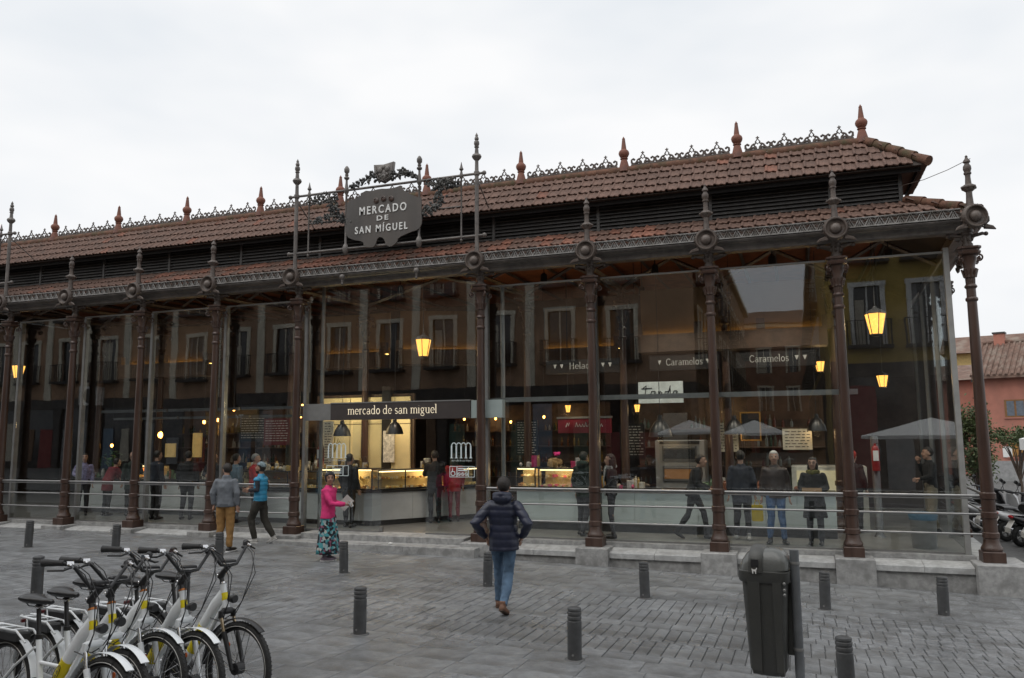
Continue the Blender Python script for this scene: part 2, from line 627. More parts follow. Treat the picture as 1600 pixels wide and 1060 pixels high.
def column_meshes():
    base = MB().cbox(-0.165, 0.165, -0.165, 0.165, 0, 0.17, 0.012)
    base.lathe([(0.150, 0.17), (0.160, 0.19), (0.160, 0.215), (0.150, 0.235), (0.125, 0.285), (0.118, 0.33), (0.112, 0.37)], 20)
    sh = MB().lathe([(0.112, 0.37), (0.128, 0.385), (0.128, 0.46), (0.110, 0.475), (0.106, 0.69), (0.122, 0.705), (0.122, 0.79), (0.105, 0.805),
                     (0.104, 1.0), (0.122, 1.015), (0.122, 1.10), (0.100, 1.12), (0.096, 1.3), (0.088, 2.5), (0.075, 4.30),
                     (0.092, 4.315), (0.098, 4.34), (0.092, 4.365), (0.074, 4.38), (0.073, 4.52), (0.090, 4.54), (0.100, 4.56), (0.090, 4.58), (0.075, 4.60)], 20)
    cap = MB().lathe([(0.075, 4.60), (0.078, 4.70), (0.100, 4.72), (0.092, 4.78), (0.110, 4.84), (0.098, 4.90), (0.135, 5.02), (0.145, 5.10)], 16)
    for k in range(16):                                 # flutes of the neck, leaf tips of the bell
        a = 2 * PI * k / 16
        ca, sa = math.cos(a), math.sin(a)
        cap.tube([(0.076 * ca, 0.076 * sa, 4.60), (0.082 * ca, 0.082 * sa, 4.70)], 0.008, 4)
        if k % 2 == 0:
            cap.tube([(0.095 * ca, 0.095 * sa, 4.72), (0.115 * ca, 0.115 * sa, 4.80), (0.140 * ca, 0.140 * sa, 4.86), (0.130 * ca, 0.130 * sa, 4.835)], [0.022, 0.024, 0.018, 0.006], 5)
    for sx in (-1, 1):
        for sy in (-1, 1):                              # corner volutes
            pts = []
            for t in range(14):
                a = t / 13 * 2.1 * PI
                rr = 0.058 * (1 - 0.62 * t / 13)
                d = 0.135 + 0.020 + rr * math.sin(a) * 0.9
                pts.append((sx * d, sy * d, 5.02 + rr * math.cos(a)))
            cap.tube(pts, 0.017, 5)
            cap.sph((sx * 0.155, sy * 0.155, 5.02), 0.026, 8, 6)
    cap.lathe([(0.150, 5.09), (0.185, 5.105), (0.195, 5.13), (0.195, 5.15), (0.175, 5.165), (0.175, 5.185), (0.205, 5.20), (0.205, 5.235), (0.12, 5.24)], 16, sq=set(range(9)))
    cap.v = [(p[0] * 0.88, p[1] * 0.88, p[2]) for p in cap.v]
    blk = MB().lathe([(0.09, 5.235), (0.085, 5.27), (0.085, 5.30), (0.068, 5.32), (0.068, 5.44), (0.090, 5.46), (0.090, 5.49), (0.105, 5.50), (0.105, 5.54)], 16)
    for k in range(4):
        a = PI / 2 * k
        blk.sph((0.068 * math.cos(a), 0.068 * math.sin(a), 5.39), (0.032, 0.032, 0.05), 8, 6)
    for s in (-1, 1):                                   # little brackets under the beam
        blk.tube([(s * 0.08, 0, 5.44), (s * 0.16, 0, 5.45), (s * 0.24, 0, 5.47), (s * 0.29, 0, 5.45)], [0.035, 0.03, 0.03, 0.02], 6)
        blk.sph((s * 0.29, 0, 5.46), 0.038, 8, 6)
    med = MB()
    n = 28
    pr = [(0.13, -0.05), (0.210, -0.04), (0.202, 0.04), (0.185, 0.070), (0.168, 0.070), (0.150, 0.03), (0.135, 0.02)]
    med.lathe(pr, n, (0, -0.33, 5.70), 'y')
    med.sph((0, -0.35, 5.70), (0.100, 0.085, 0.100), 16, 10)
    for k in range(20):                                 # leaf frill behind the ring
        a = 2 * PI * k / 20
        med.tube([(0.175 * math.cos(a), -0.31, 5.70 + 0.175 * math.sin(a)), (0.232 * math.cos(a), -0.305, 5.70 + 0.232 * math.sin(a))], [0.030, 0.011], 5)
    for s in (-1, 1):
        med.tube([(s * 0.15, -0.31, 5.53), (s * 0.27, -0.33, 5.50), (s * 0.32, -0.33, 5.47)], [0.05, 0.035, 0.01], 6)
    fin = MB().lathe([(0.055, 5.86), (0.075, 5.90), (0.060, 5.95), (0.050, 6.10), (0.050, 6.16), (0.095, 6.20), (0.110, 6.24), (0.095, 6.27), (0.050, 6.30),
                      (0.042, 6.42), (0.045, 6.46), (0.060, 6.475), (0.060, 6.50), (0.048, 6.51), (0.066, 6.56), (0.062, 6.61), (0.040, 6.645), (0.036, 6.67),
                      (0.058, 6.68), (0.054, 6.71), (0.034, 6.735), (0.018, 6.77), (0.024, 6.785), (0.004, 6.81)], 14, (0, -0.20, 0))
    for k in range(6):
        a = PI / 3 * k
        fin.sph((0.105 * math.cos(a), -0.20 + 0.105 * math.sin(a), 6.235), 0.028, 6, 5)
    return [('base', base, M_IRONR), ('shaft', sh, M_IRONR), ('capital', cap, M_IRONR), ('neck_block', blk, M_IRON), ('medallion', med, M_IRON), ('finial', fin, M_IRON)]
COLM = [(n, mb.data('column_' + n, m, True)) for n, mb, m in column_meshes()]

def put_column(x, y, rz=0.0, skip=(), z=0.0, turn=0.0):
    c = bpy.data.objects.new('column', None)
    COL.objects.link(c)
    c.parent = hall
    c.location = (x, y, z)
    c.rotation_euler = (0, 0, rz)
    for n, me in COLM:
        if n not in skip:
            link(n, me, c, None, (0, 0, turn) if turn and n in ('medallion', 'finial') else None)
    return c
for i, x in enumerate(CX):
    if i == 9:
        put_column(x, 0, 0, turn=R(14))
    elif i in (0, 4, 5):
        put_column(x, 0, 0, ('finial',))
    else:
        put_column(x, 0)
put_column(XL, 0, 0, ('finial',))
for k in range(1, 3):                                    # the short side, turning back from the corner
    p = SIDE @ Vector((3.4 * k, 0, 0))
    put_column(p.x, p.y, math.atan2(1.0, 0.045))
for i in (0, 1, 2, 3, 4, 5, 6, 7, 8):                     # inner row
    put_column(CX[i], 3.0, 0, ('finial', 'medallion'))

def seg(name, x0, x1, M, mbfun, m, side=None, smooth=False):
    mb = MB()
    mbfun(mb, x0, x1)
    if side is not None:
        mb.xf(side)
    return mb.build(name, m, hall, smooth)

bays = [(XL, CX[0])] + [(CX[i], CX[i + 1]) for i in range(9)]
sbays = [(0, 3.4), (3.4, 6.8)]

CORN = [(y_, 5.50 + (z_ - 5.50) * 0.68) for y_, z_ in [(0.14, 5.50), (-0.07, 5.50), (-0.085, 5.52), (-0.085, 5.60), (-0.11, 5.63), (-0.20, 5.655), (-0.235, 5.675), (-0.235, 5.69), (-0.25, 5.69), (-0.285, 5.715),
        (-0.30, 5.74), (-0.285, 5.765), (-0.25, 5.785), (-0.25, 5.80), (0.14, 5.80)]]
def lace(mb, x0, x1):
    n = max(1, round((x1 - x0 - 0.30) / 0.165))
    w = (x1 - x0 - 0.30) / n
    y = -0.295
    z0 = 5.690
    mb.box(x0 + 0.12, x1 - 0.12, y - 0.016, y + 0.012, z0, z0 + 0.022)
    mb.box(x0 + 0.12, x1 - 0.12, y - 0.014, y + 0.012, z0 + 0.158, z0 + 0.176)
    for k in range(n):
        a = x0 + 0.15 + k * w
        b = a + w
        c = (a + b) / 2
        zt = z0 + 0.17
        mb.tube([(a + 0.006, y, z0 + 0.02), (c, y, zt), (b - 0.006, y, z0 + 0.02)], 0.0125, 4)
        mb.tube([(a + 0.048, y, z0 + 0.02), (c, y, z0 + 0.105), (b - 0.048, y, z0 + 0.02)], 0.010, 4)
        mb.tube([(a - 0.02, y, zt - 0.005), (a + 0.012, y, z0 + 0.14), (a + 0.05, y, zt - 0.005)], 0.011, 4)
        mb.tube([(c, y, z0 + 0.02), (c, y, z0 + 0.12)], 0.008, 4)
for (a, b) in bays:
    seg('cornice', a, b, None, lambda mb, p, q: mb.extx(CORN, p, q), M_IRONG)
    seg('gutter_lace', a, b, None, lace, M_CREST)
    MB().box(a + 0.12, b - 0.12, -0.280, -0.268, 5.705, 5.86).build('gutter_plate', M_IRON, hall)
for (a, b) in sbays:
    seg('cornice', a, b, None, lambda mb, p, q: mb.extx(CORN, p + 0.002, q), M_IRONG, SIDE)
    seg('gutter_lace', a, b, None, lace, M_CREST, SIDE)
# the corner returns of the moulding
MB().cbox(CX[9] - 0.02, CX[9] + 0.30, -0.29, 0.02, 5.607, 5.702, 0.02).build('cornice_corner', M_IRONG, hall)

# ---- roof planes and tiles
YE0, ZE0, YE1, ZE1 = -0.27, 5.735, 0.80, 6.34           # lower roof
YU0, ZU0, YU1, ZU1 = 0.44, 6.93, 1.41, 7.80             # upper roof
XC = CX[9]
def tile_mesh(w, L, name, m):
    prof = [(0, 0.002), (0.016, 0.028), (0.042, 0.037), (0.068, 0.013), (0.115, 0.006), (0.150, 0.020), (0.185, 0.007), (0.215, 0.002), (0.232, 0.0)]
    s = w / 0.2245
    vs, fs = [], []
    for (u, h) in prof:
        vs += [(u * s - w / 2, 0, h + 0.034), (u * s - w / 2, L, h + 0.004), (u * s - w / 2, 0.006, h + 0.006)]
    for k in range(len(prof) - 1):
        a = 3 * k
        b = a + 3
        fs += [(a, b, b + 1, a + 1), (a + 2, b + 2, b, a)]
    mb = MB().add(vs, fs)
    return mb, mb.data(name, m)
TW = 0.236
lower_roof = bpy.data.objects.new('lower_roof', None)
upper_roof = bpy.data.objects.new('upper_roof', None)
for o in (lower_roof, upper_roof):
    COL.objects.link(o)
    o.parent = hall
cand = []
def collect(roof, y0, z0, y1, z1, ncourse, kind):
    sl = math.hypot(y1 - y0, z1 - z0)
    ang = math.atan2(z1 - z0, y1 - y0)
    L = sl / ncourse
    for c in range(ncourse):
        yy = y0 + (y1 - y0) * c / ncourse
        zz = z0 + (z1 - z0) * c / ncourse
        ymid = y0 + (y1 - y0) * (c + 0.5) / ncourse
        xe = XC - ymid - 0.05
        x = XL
        k = 0
        while True:
            xx = XL + (k + 0.12 * (c % 2)) * TW
            if xx > xe:
                break
            cand.append((roof, xx, yy, zz, ang, L, kind))
            k += 1
collect(lower_roof, YE0, ZE0, YE1, ZE1, 3, 0)
collect(upper_roof, YU0, ZU0, YU1, ZU1, 4, 1)
cp = cam.matrix_world.translation
cand.sort(key=lambda t: (Vector((t[1], t[2], t[3])) - cp).length)
tile_data = {}
rnd = random.Random(11)
rest = {}
for i, (roof, x, y, z, ang, L, kind) in enumerate(cand):
    key = (kind, round(L, 3), rnd.random() < (0.45 if kind == 0 and -9 < x < 4 else 0.03))
    if key not in tile_data:
        tile_data[key] = tile_mesh(TW, L * 1.06, 'tile', M_TILE2 if key[2] else M_TILE)
    mb, me = tile_data[key]
    rr = rnd.uniform(-0.012, 0.012)
    if i < 300:
        o = link('tile', me, roof, (x, y, z + 0.012 + rnd.uniform(0, 0.005)), (ang + rnd.uniform(-.012, .012), 0, rr))
    else:
        rest.setdefault((kind, key[2]), MB()).add([Matrix.Translation((x, y, z + 0.012 + rnd.uniform(0, 0.006))) @ Matrix.Rotation(rr, 4, 'Z') @ Matrix.Rotation(ang + rnd.uniform(-.012, .012), 4, 'X') @ Vector(p) for p in mb.v], mb.f)
for (kind, red), mb in rest.items():
    o = mb.build('tiles', M_TILE2 if red else M_TILE, lower_roof if kind == 0 else upper_roof)
    o['kind'] = 'stuff'
# tiles of the hip ends (seen from the side)
def hip_tiles(roof, y0, z0, y1, z1, nc, ylen, full):
    sl = math.hypot(y1 - y0, z1 - z0)
    ang = math.atan2(z1 - z0, y1 - y0)
    mb0, _ = tile_mesh(TW, sl / nc * 1.06, 'tile', M_TILE)
    out = MB()
    for c in range(nc):
        ins = y0 + (y1 - y0) * (c + 0.5) / nc
        yy = ins + 0.05
        yend = ylen if full else 2 * YU1 - ins
        k = 0
        while yy + k * TW < yend:
            q = y0 + (y1 - y0) * c / nc
            M = Matrix.Translation((XC - q, yy + (k + 0.12 * (c % 2)) * TW, z0 + (z1 - z0) * c / nc + 0.012)) @ Matrix.Rotation(PI / 2, 4, 'Z') @ Matrix.Rotation(ang, 4, 'X')
            out.add([M @ Vector(p) for p in mb0.v], mb0.f)
            k += 1
    o = out.build('tiles', M_TILE, roof)
    o['kind'] = 'stuff'
hip_tiles(lower_roof, YE0, ZE0, YE1, ZE1, 3, 9.0, True)
hip_tiles(upper_roof, YU0, ZU0, YU1, ZU1, 4, 0, False)
# decks under the tiles
dk = MB()
dk.add([(XL, YE0, ZE0), (XC - YE0, YE0, ZE0), (XC - YE1, YE1, ZE1), (XL, YE1, ZE1), (XC - YE0, 9, ZE0), (XC - YE1, 9, ZE1)], [(0, 1, 2, 3), (1, 4, 5, 2)])
dk.build('roof_deck', M_DARK, lower_roof)
dk = MB()
yb = 2 * YU1 - YU0
ex = XC - YU0
dk.add([(XL, YU0, ZU0), (ex, YU0, ZU0), (XC - YU1, YU1, ZU1), (XL, YU1, ZU1), (ex, yb, ZU0), (XL, yb, ZU0)], [(0, 1, 2, 3), (1, 4, 2), (4, 5, 3, 2), (0, 5, 4, 1)])
dk.build('roof_deck', M_DARK, upper_roof)
MB().box(XL, XC - YU0 - 0.10, YU0 + 0.12, YU0 + 0.15, ZU0 - 0.085, ZU0 - 0.004).build('fascia_board', M_EAVESHADE, upper_roof)
MB().box(XC - YU0 - 0.15, XC - YU0 - 0.102, YU0 + 0.152, yb, ZU0 - 0.085, ZU0 - 0.004).build('fascia_board', M_EAVESHADE, upper_roof)
# barrel tiles along the hips
def hip_caps(roof, y0, z0, y1, z1, n):
    A, B = Vector((XC - y0, y0, z0 + 0.05)), Vector((XC - y1, y1, z1 + 0.06))
    d = (B - A) / n
    for k in range(n):
        p, q = A + d * k - d * 0.10, A + d * (k + 1)
        mb = MB()
        mb.tube([p + Vector((0, 0, 0.015)), q], [0.095, 0.078], 12, up=(0, 0, 1))
        mb.build('hip_tile', M_RIDGE, roof, True)
hip_caps(lower_roof, YE0 + 0.10, ZE0 + 0.05, YE1, ZE1, 4)
hip_caps(upper_roof, YU0, ZU0, YU1, ZU1, 5)
# ridge
xr = XC - YU1
k = 0
x = XL
while x < xr - 0.02:
    x2 = min(x + 1.19, xr + 0.02)
    MB().tube([(x, YU1, ZU1 + 0.015), (x2 - 0.004, YU1, ZU1 + 0.015)], [0.10, 0.10], 12).build('ridge_cap', M_RIDGE, upper_roof, True)
    x = x2
# cast cresting: pairs of scrolls with a pierced lozenge between
def crest_mesh():
    mb = MB()
    z0 = 0.0
    for s in (-1, 1):
        pts = [(s * 0.02, 0, 0.03), (s * 0.08, 0, 0.06), (s * 0.14, 0, 0.055), (s * 0.20, 0, 0.03), (s * 0.245, 0, 0.065), (s * 0.245, 0, 0.125), (s * 0.205, 0, 0.150), (s * 0.180, 0, 0.125)]
        mb.tube(pts, [0.026, 0.024, 0.026, 0.026, 0.026, 0.022, 0.022, 0.014], 6, flat=0.7)
        mb.sph((s * 0.186, 0, 0.128), 0.026, 6, 5)
        mb.tube([(s * 0.16, 0, 0.04), (s * 0.11, 0, 0.12), (s * 0.07, 0, 0.15)], [0.020, 0.020, 0.012], 6, flat=0.7)
        mb.tube([(s * 0.03, 0, 0.06), (s * 0.075, 0, 0.11), (s * 0.035, 0, 0.165)], [0.020, 0.018, 0.018], 6, flat=0.7)
    mb.tube([(0, 0, 0.13), (0.045, 0, 0.18), (0, 0, 0.245), (-0.045, 0, 0.18)], 0.016, 6, closed=True)
    mb.tube([(0, 0, 0.235), (0, 0, 0.30)], [0.018, 0.010], 6)
    mb.tube([(-0.035, 0, 0.268), (0.035, 0, 0.268)], 0.012, 6)
    mb.box(-0.26, 0.26, -0.02, 0.02, -0.03, 0.025)
    return mb.data('ridge_crest', M_IRON, True)
CREST = crest_mesh()
fin_me = MB().lathe([(0.135, -0.05), (0.12, 0.02), (0.075, 0.20), (0.062, 0.235), (0.085, 0.245), (0.085, 0.26), (0.060, 0.27), (0.090, 0.30), (0.112, 0.345), (0.118, 0.38),
                     (0.105, 0.42), (0.070, 0.455), (0.058, 0.465), (0.055, 0.50), (0.034, 0.68), (0.030, 0.69), (0.036, 0.705), (0.022, 0.725), (0.004, 0.76)], 16).data('ridge_finial', M_FINIAL, True)
FX = [7.80 - 2.385 * k for k in range(11)]
for k, x in enumerate(FX):
    link('ridge_finial', fin_me, upper_roof, (x, YU1, ZU1 + 0.04))
    if k:
        w = (2.385 - 0.30) / 4
        for j in range(4):
            link('ridge_crest', CREST, upper_roof, (x + 0.15 + w * (j + 0.5), YU1, ZU1 + 0.12))
# louvres
for bi, (a, b) in enumerate(bays):
    x1 = b - 0.03 if bi < 9 else XC - YE1 - 0.10
    pan = MB()
    pan.box(a - 0.03, a + 0.03, YE1 - 0.02, YE1 + 0.06, ZE1 - 0.06, ZU0 - 0.02)
    if bi == 9:
        pan.box(x1, x1 + 0.06, YE1 - 0.022, YE1 + 0.06, ZE1 - 0.06, ZU0 - 0.02)
    pan.box(a + 0.03, x1, YE1 + 0.10, YE1 + 0.12, ZE1 - 0.05, ZU0 - 0.02)
    pan.box(a + 0.03, x1, YE1 - 0.012, YE1 + 0.05, ZE1 - 0.055, ZE1 + 0.02)
    p = pan.build('louvre_panel', M_LOUV, hall)
    for s in range(7):
        z = ZE1 + 0.05 + s * 0.078
        MB().add([(a + 0.03, YE1 - 0.010, z), (x1, YE1 - 0.010, z), (x1, YE1 + 0.055, z + 0.062), (a + 0.03, YE1 + 0.055, z + 0.062),
                  (a + 0.03, YE1 - 0.010, z + 0.014), (x1, YE1 - 0.010, z + 0.014), (x1, YE1 + 0.055, z + 0.076), (a + 0.03, YE1 + 0.055, z + 0.076)],
                 [(0, 3, 2, 1), (4, 5, 6, 7), (0, 1, 5, 4), (1, 2, 6, 5), (2, 3, 7, 6), (3, 0, 4, 7)]).build('louvre_slat', M_LOUV, p)
# clerestory end and hidden flat roof, ceiling, soffit
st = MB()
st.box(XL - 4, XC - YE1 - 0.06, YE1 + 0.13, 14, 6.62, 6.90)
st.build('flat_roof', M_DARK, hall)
MB().box(XC - YE1 - 0.058, XC - YE1 - 0.02, YE1 + 0.06, 9, ZE1 - 0.06, 6.92).build('end_wall', M_LOUV, hall)
for (a, b) in bays:                                       # boarded soffit behind the beam
    sf = MB()
    sf.add([(a, 0.14, 5.66), (b, 0.14, 5.66), (b, 0.92, 6.27), (a, 0.92, 6.27), (a, 0.14, 5.69), (b, 0.14, 5.69), (b, 0.92, 6.30), (a, 0.92, 6.30)],
           [(0, 3, 2, 1), (4, 5, 6, 7), (0, 1, 5, 4), (2, 3, 7, 6)])
    sf.build('soffit', M_WOOD, hall)
    # ceiling boards and rafters beyond
    ce = MB()
    ce.add([(a, 0.92, 6.27), (b, 0.92, 6.27), (b, 9.0, 6.45), (a, 9.0, 6.45)], [(0, 3, 2, 1)])
    ce.build('ceiling', M_WOOD, hall)
    tr = MB()
    for q in range(3):
        xx = a + (b - a) * (q + 0.5) / 3
        tr.tube([(xx, 0.16, 5.62), (xx, 0.92, 6.22), (xx, 8.9, 6.38)], 0.045, 4)
    tr.tube([(a, 0.6, 5.5), ((a + b) / 2, 0.6, 5.95), (b, 0.6, 5.5)], 0.035, 4)
    tr.tube([(a, 3.0, 5.55), ((a + b) / 2, 3.0, 6.15), (b, 3.0, 5.55)], 0.05, 4)
    tr.tube([(a, 3.0, 5.55), (a, 0.0, 5.45)], 0.05, 4)
    tr.build('roof_truss', M_IRON, hall)
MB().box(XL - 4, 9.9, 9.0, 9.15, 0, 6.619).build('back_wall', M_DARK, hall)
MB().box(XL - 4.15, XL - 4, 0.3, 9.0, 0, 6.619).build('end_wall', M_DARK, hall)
fl = MB()
fl.add([(XL - 4, 0.46, 0.05), (8.95, 0.46, 0.05), (9.85, 9, 0.05), (XL - 4, 9, 0.05), (XL - 4, 0.46, -0.6), (8.95, 0.46, -0.6), (9.85, 9, -0.9)],
       [(0, 1, 2, 3), (4, 5, 1, 0), (5, 6, 2, 1)])
fl.build('floor', M_FLOORIN, hall)

# ---- stone plinth
rnd = random.Random(5)
for i, x in enumerate(CX):
    if i == 9:
        MB().cbox(x - 0.30, x + 0.46, -0.43, 0.60, -1.0, -0.003, 0.012).build('plinth_block', M_GRAN, hall)
    else:
        MB().cbox(x - 0.31, x + 0.31, -0.36, 0.16, -0.9, -0.002, 0.012).build('plinth_block', M_GRAN, hall)
for bi, (a, b) in enumerate(bays):
    if bi == 5:
        continue
    x0, x1 = a + 0.312, b - (0.312 if bi < 9 else 0.302)
    MB().extx([(0.46, 0.053), (0.17, 0.053), (0.165, 0.048), (0.165, -0.03), (0.46, -0.03)], a, b if bi < 9 else b - 0.2).build('threshold', M_GRAN, hall)
    n = 2
    for q in range(n):
        p0 = x0 + (x1 - x0) * q / n + (0.003 if q else 0)
        p1 = x0 + (x1 - x0) * (q + 1) / n - 0.003
        MB().extx([(0.16, -0.032), (-0.235, -0.085), (-0.245, -0.095), (-0.245, -0.185), (0.16, -0.185)], p0, p1).build('ledge_stone', M_GRANL, hall)
    MB().extx([(0.12, -0.186), (-0.195, -0.186), (-0.195, -1.0), (0.12, -1.0)], x0, x1).build('base_course', M_GRAN, hall)
for q in range(3):                                        # side plinth
    mb = MB().box(2.25 * q + 0.6, 2.25 * (q + 1) + 0.6, -0.24, 0.4, -1.2, -0.06)
    mb.xf(SIDE)
    mb.build('ledge_stone', M_GRANL, hall)
# steps in front of the doors
xa, xb = CX[4] + 0.312, CX[5] - 0.312
for q in range(3):
    p0, p1 = xa + (xb - xa) * q / 3 + 0.003, xa + (xb - xa) * (q + 1) / 3 - 0.003
    MB().extx([(0.46, 0.052), (-0.17, 0.050), (-0.18, 0.042), (-0.18, -0.5), (0.46, -0.5)], p0, p1).build('step', M_GRAN, hall)
xa, xb = CX[4] - 0.10, CX[5] + 0.10
for q in range(3):
    p0, p1 = xa + (xb - xa) * q / 3 + 0.003, xa + (xb - xa) * (q + 1) / 3 - 0.003
    MB().extx([(-0.362, -0.075), (-0.60, -0.078), (-0.61, -0.086), (-0.61, -0.6), (-0.362, -0.6)], p0, p1).build('step', M_GRAN, hall)
MB().box(CX[4] + 0.314, CX[5] - 0.314, -0.361, -0.182, -0.6, -0.0755).build('step', M_GRAN, hall)

# ---- glazing
YG = 0.33
def pane(x0, x1, z0, z1, y=YG, side=None):
    c = Vector(((x0 + x1) / 2, y, (z0 + z1) / 2))     # every sheet sits a hair out of true
    mb = MB().box(x0 - c.x, x1 - c.x, -0.006, 0.006, z0 - c.z, z1 - c.z)
    return mb.build('glass_pane', M_GLASS, hall, False, c, (rnd.uniform(-.0022, .0022), 0, rnd.uniform(-.005, .005)))
for bi, (a, b) in enumerate(bays):
    if bi == 5:
        continue
    e = b - 0.05 if bi < 9 else CX[9] - 0.335
    s = a + 0.05
    pane(s, e, 0.085, 5.24)
    MB().box(s, e, YG - 0.02, YG + 0.02, 0.053, 0.083).build('glazing_rail', M_STEEL, hall)
    MB().box(s - 0.05, e + 0.05, YG - 0.03, YG + 0.03, 5.242, 5.275).build('glazing_rail', M_STEEL, hall)
for x in [XL] + CX[:9]:
    MB().box(x - 0.035, x + 0.035, YG - 0.022, YG + 0.10, 0.054, 5.241).build('glazing_post', M_STEELD if x > 0.5 else M_STEEL, hall)
MB().box(CX[9] - 0.333, CX[9] - 0.245, YG - 0.05, YG + 0.05, 0.054, 5.33).build('glazing_post', mat('corner_steel', (0.36, 0.36, 0.35), 0.4, 0.2, 0.1), hall)
sx0 = 0.36
for k in range(3):
    M = SIDE @ Matrix.Translation((0, 0, 0))
    mb = MB().box(0.40 + 2.25 * k, 0.40 + 2.25 * (k + 1) - 0.06, 0.285, 0.297, 0.085, 5.24)
    mb.xf(M)
    mb.build('glass_pane', M_GLASS, hall)
    mb = MB().box(0.40 + 2.25 * (k + 1) - 0.055, 0.40 + 2.25 * (k + 1) - 0.005, 0.25, 0.33, 0.054, 5.24)
    mb.xf(M)
    mb.build('glazing_post', M_STEEL, hall)
mb = MB().box(0.35, 7.0, 0.27, 0.31, 5.242, 5.275)
mb.xf(SIDE)
mb.build('glazing_rail', M_STEEL, hall)
# transom bar behind the panes right of the doors and left bays
for (a, b) in bays[6:9]:
    MB().box(a + 0.04, b - 0.04, YG + 0.10, YG + 0.16, 2.80, 2.895).build('transom', M_STEEL, hall)
MB().box(CX[8] + 0.04, CX[8] + 0.25, YG + 0.10, YG + 0.16, 2.80, 2.895).build('transom', M_STEEL, hall)
for (a, b) in bays[2:5]:
    MB().box(a + 0.04, b - 0.04, YG + 0.60, YG + 0.66, 2.78, 2.85).build('transom', M_STEELD, hall)
    MB().box(a + 0.04, b - 0.04, YG + 1.00, YG + 1.06, 2.60, 2.66).build('transom', M_STEELD, hall)
# door bay: fixed lights, open doorway, top light
for x, r, z1 in ((-3.95, 0.045, 5.6), (0.50, 0.045, 5.3)):
    MB().lathe([(r, 0.055), (r, z1)], 14, (x, 0.52, 0)).build('steel_post', M_STEEL, hall, True)
pane(CX[4] + 0.05, -3.05, 0.085, 2.46)
pane(-3.05 + 0.01, -2.30, 0.06, 2.44, YG + 0.05)
pane(-1.20, CX[5] - 0.05, 0.085, 2.46)
pane(CX[4] + 0.05, CX[5] - 0.05, 2.87, 5.55)
for x0, x1 in ((CX[4] + 0.05, -2.3), (-1.2, CX[5] - 0.05)):
    MB().box(x0, x1, YG - 0.022, YG + 0.022, 0.054, 0.083).build('glazing_rail', M_STEEL, hall)
MB().box(-2.33, -2.25, YG + 0.02, YG + 0.08, 0.056, 0.16).build('door_foot', M_STEEL, hall)
# hand rails between the columns
for bi, (a, b) in enumerate(bays):
    if bi in (0, 5):
        continue
    for z, r in ((1.055, 0.024), (0.755, 0.018), (0.43, 0.018)):
        mb = MB().tube([(a + 0.09, 0, z), (b - 0.09, 0, z)], r, 10)
        if r > 0.02:
            mb.box(a + 0.09, b - 0.09, -0.012, 0.012, z - 0.055, z - 0.035)
        mb.build('hand_rail', M_RAIL, hall, True)
for (a, b) in sbays:
    for z, r in ((1.055, 0.024), (0.755, 0.018), (0.43, 0.018)):
        mb = MB().tube([(a + 0.09, 0, z), (b - 0.09, 0, z)], r, 10)
        mb.xf(SIDE)
        mb.build('hand_rail', M_RAIL, hall, True)
# wire from the clerestory to the corner finial
mb = MB()
mb.tube([(XC - 0.9, 0.62, 6.62), (XC - 0.55, 0.30, 6.60), (XC - 0.2, 0.05, 6.66), (XC + 0.12, -0.14, 6.76)], 0.006, 5)
mb.build('wire', M_IRON, hall)
# ------------------------------------------------------------------ the iron sign over the doors
def post_profile(zt):
    return [(0.050, 5.88), (0.045, 6.0), (0.042, zt - 0.95), (0.062, zt - 0.93), (0.062, zt - 0.86), (0.042, zt - 0.84), (0.038, zt - 0.62),
            (0.085, zt - 0.57), (0.105, zt - 0.53), (0.090, zt - 0.49), (0.045, zt - 0.46), (0.036, zt - 0.34), (0.055, zt - 0.32), (0.040, zt - 0.30), (0.060, zt - 0.25), (0.055, zt - 0.20),
            (0.032, zt - 0.17), (0.048, zt - 0.145), (0.042, zt - 0.11), (0.026, zt - 0.09), (0.032, zt - 0.06), (0.010, zt - 0.02), (0.004, zt)]
def leafy(path, n, spread, size, seed, thick=0.05):
    """cast foliage: folded leaves and round fruit crowded along a path in the XZ plane"""
    rr = random.Random(seed)
    mb = MB()
    P = [Vector((p[0], 0, p[1])) for p in path]
    for i in range(n):
        t = rr.random() * (len(P) - 1)
        k = min(int(t), len(P) - 2)
        c = P[k].lerp(P[k + 1], t - k)
        s = spread[k] * (1 - (t - k)) + spread[k + 1] * (t - k)
        a0 = rr.uniform(0, 2 * PI)
        rad = s * math.sqrt(rr.random())
        c = c + Vector((math.cos(a0) * rad, rr.uniform(-thick, thick), math.sin(a0) * rad))
        if rr.random() < 0.22:
            mb.sph(c, size * 0.42, 6, 5)
            continue
        d = Vector((math.cos(a0 + rr.uniform(-.7, .7)), rr.uniform(-.5, .2), math.sin(a0 + rr.uniform(-.7, .7)))).normalized() * size * rr.uniform(0.8, 1.3)
        sd = Vector((-d.z, 0, d.x)) * 0.33
        up = Vector((0, -size * 0.22, 0))
        a, b, e, f = c - d * 0.5, c + d * 0.6, c + sd, c - sd
        mb.add([a, e, b, f, c + up, c - up], [(0, 4, 1), (1, 4, 2), (2, 4, 3), (3, 4, 0), (0, 1, 5), (1, 2, 5), (2, 3, 5), (3, 0, 5)])
    return mb
YS = -0.19
def rail_posts(parent, xs, zr1, zr0):
    MB().tube([(xs[0] - 0.16, YS, zr1), (xs[-1] + 0.16, YS, zr1)], 0.028, 10).build('rail', M_IRONG, parent, True)
    MB().tube([(xs[0] - 0.16, YS, zr0), (xs[-1] + 0.16, YS, zr0)], 0.026, 10).build('rail', M_IRONG, parent, True)
    kn = MB()
    for x in (xs[0] - 0.17, xs[-1] + 0.17):
        for z in (zr1, zr0):
            kn.sph((x, YS, z), 0.048, 10, 8)
    kn.build('rail_knob', M_IRONG, parent, True)

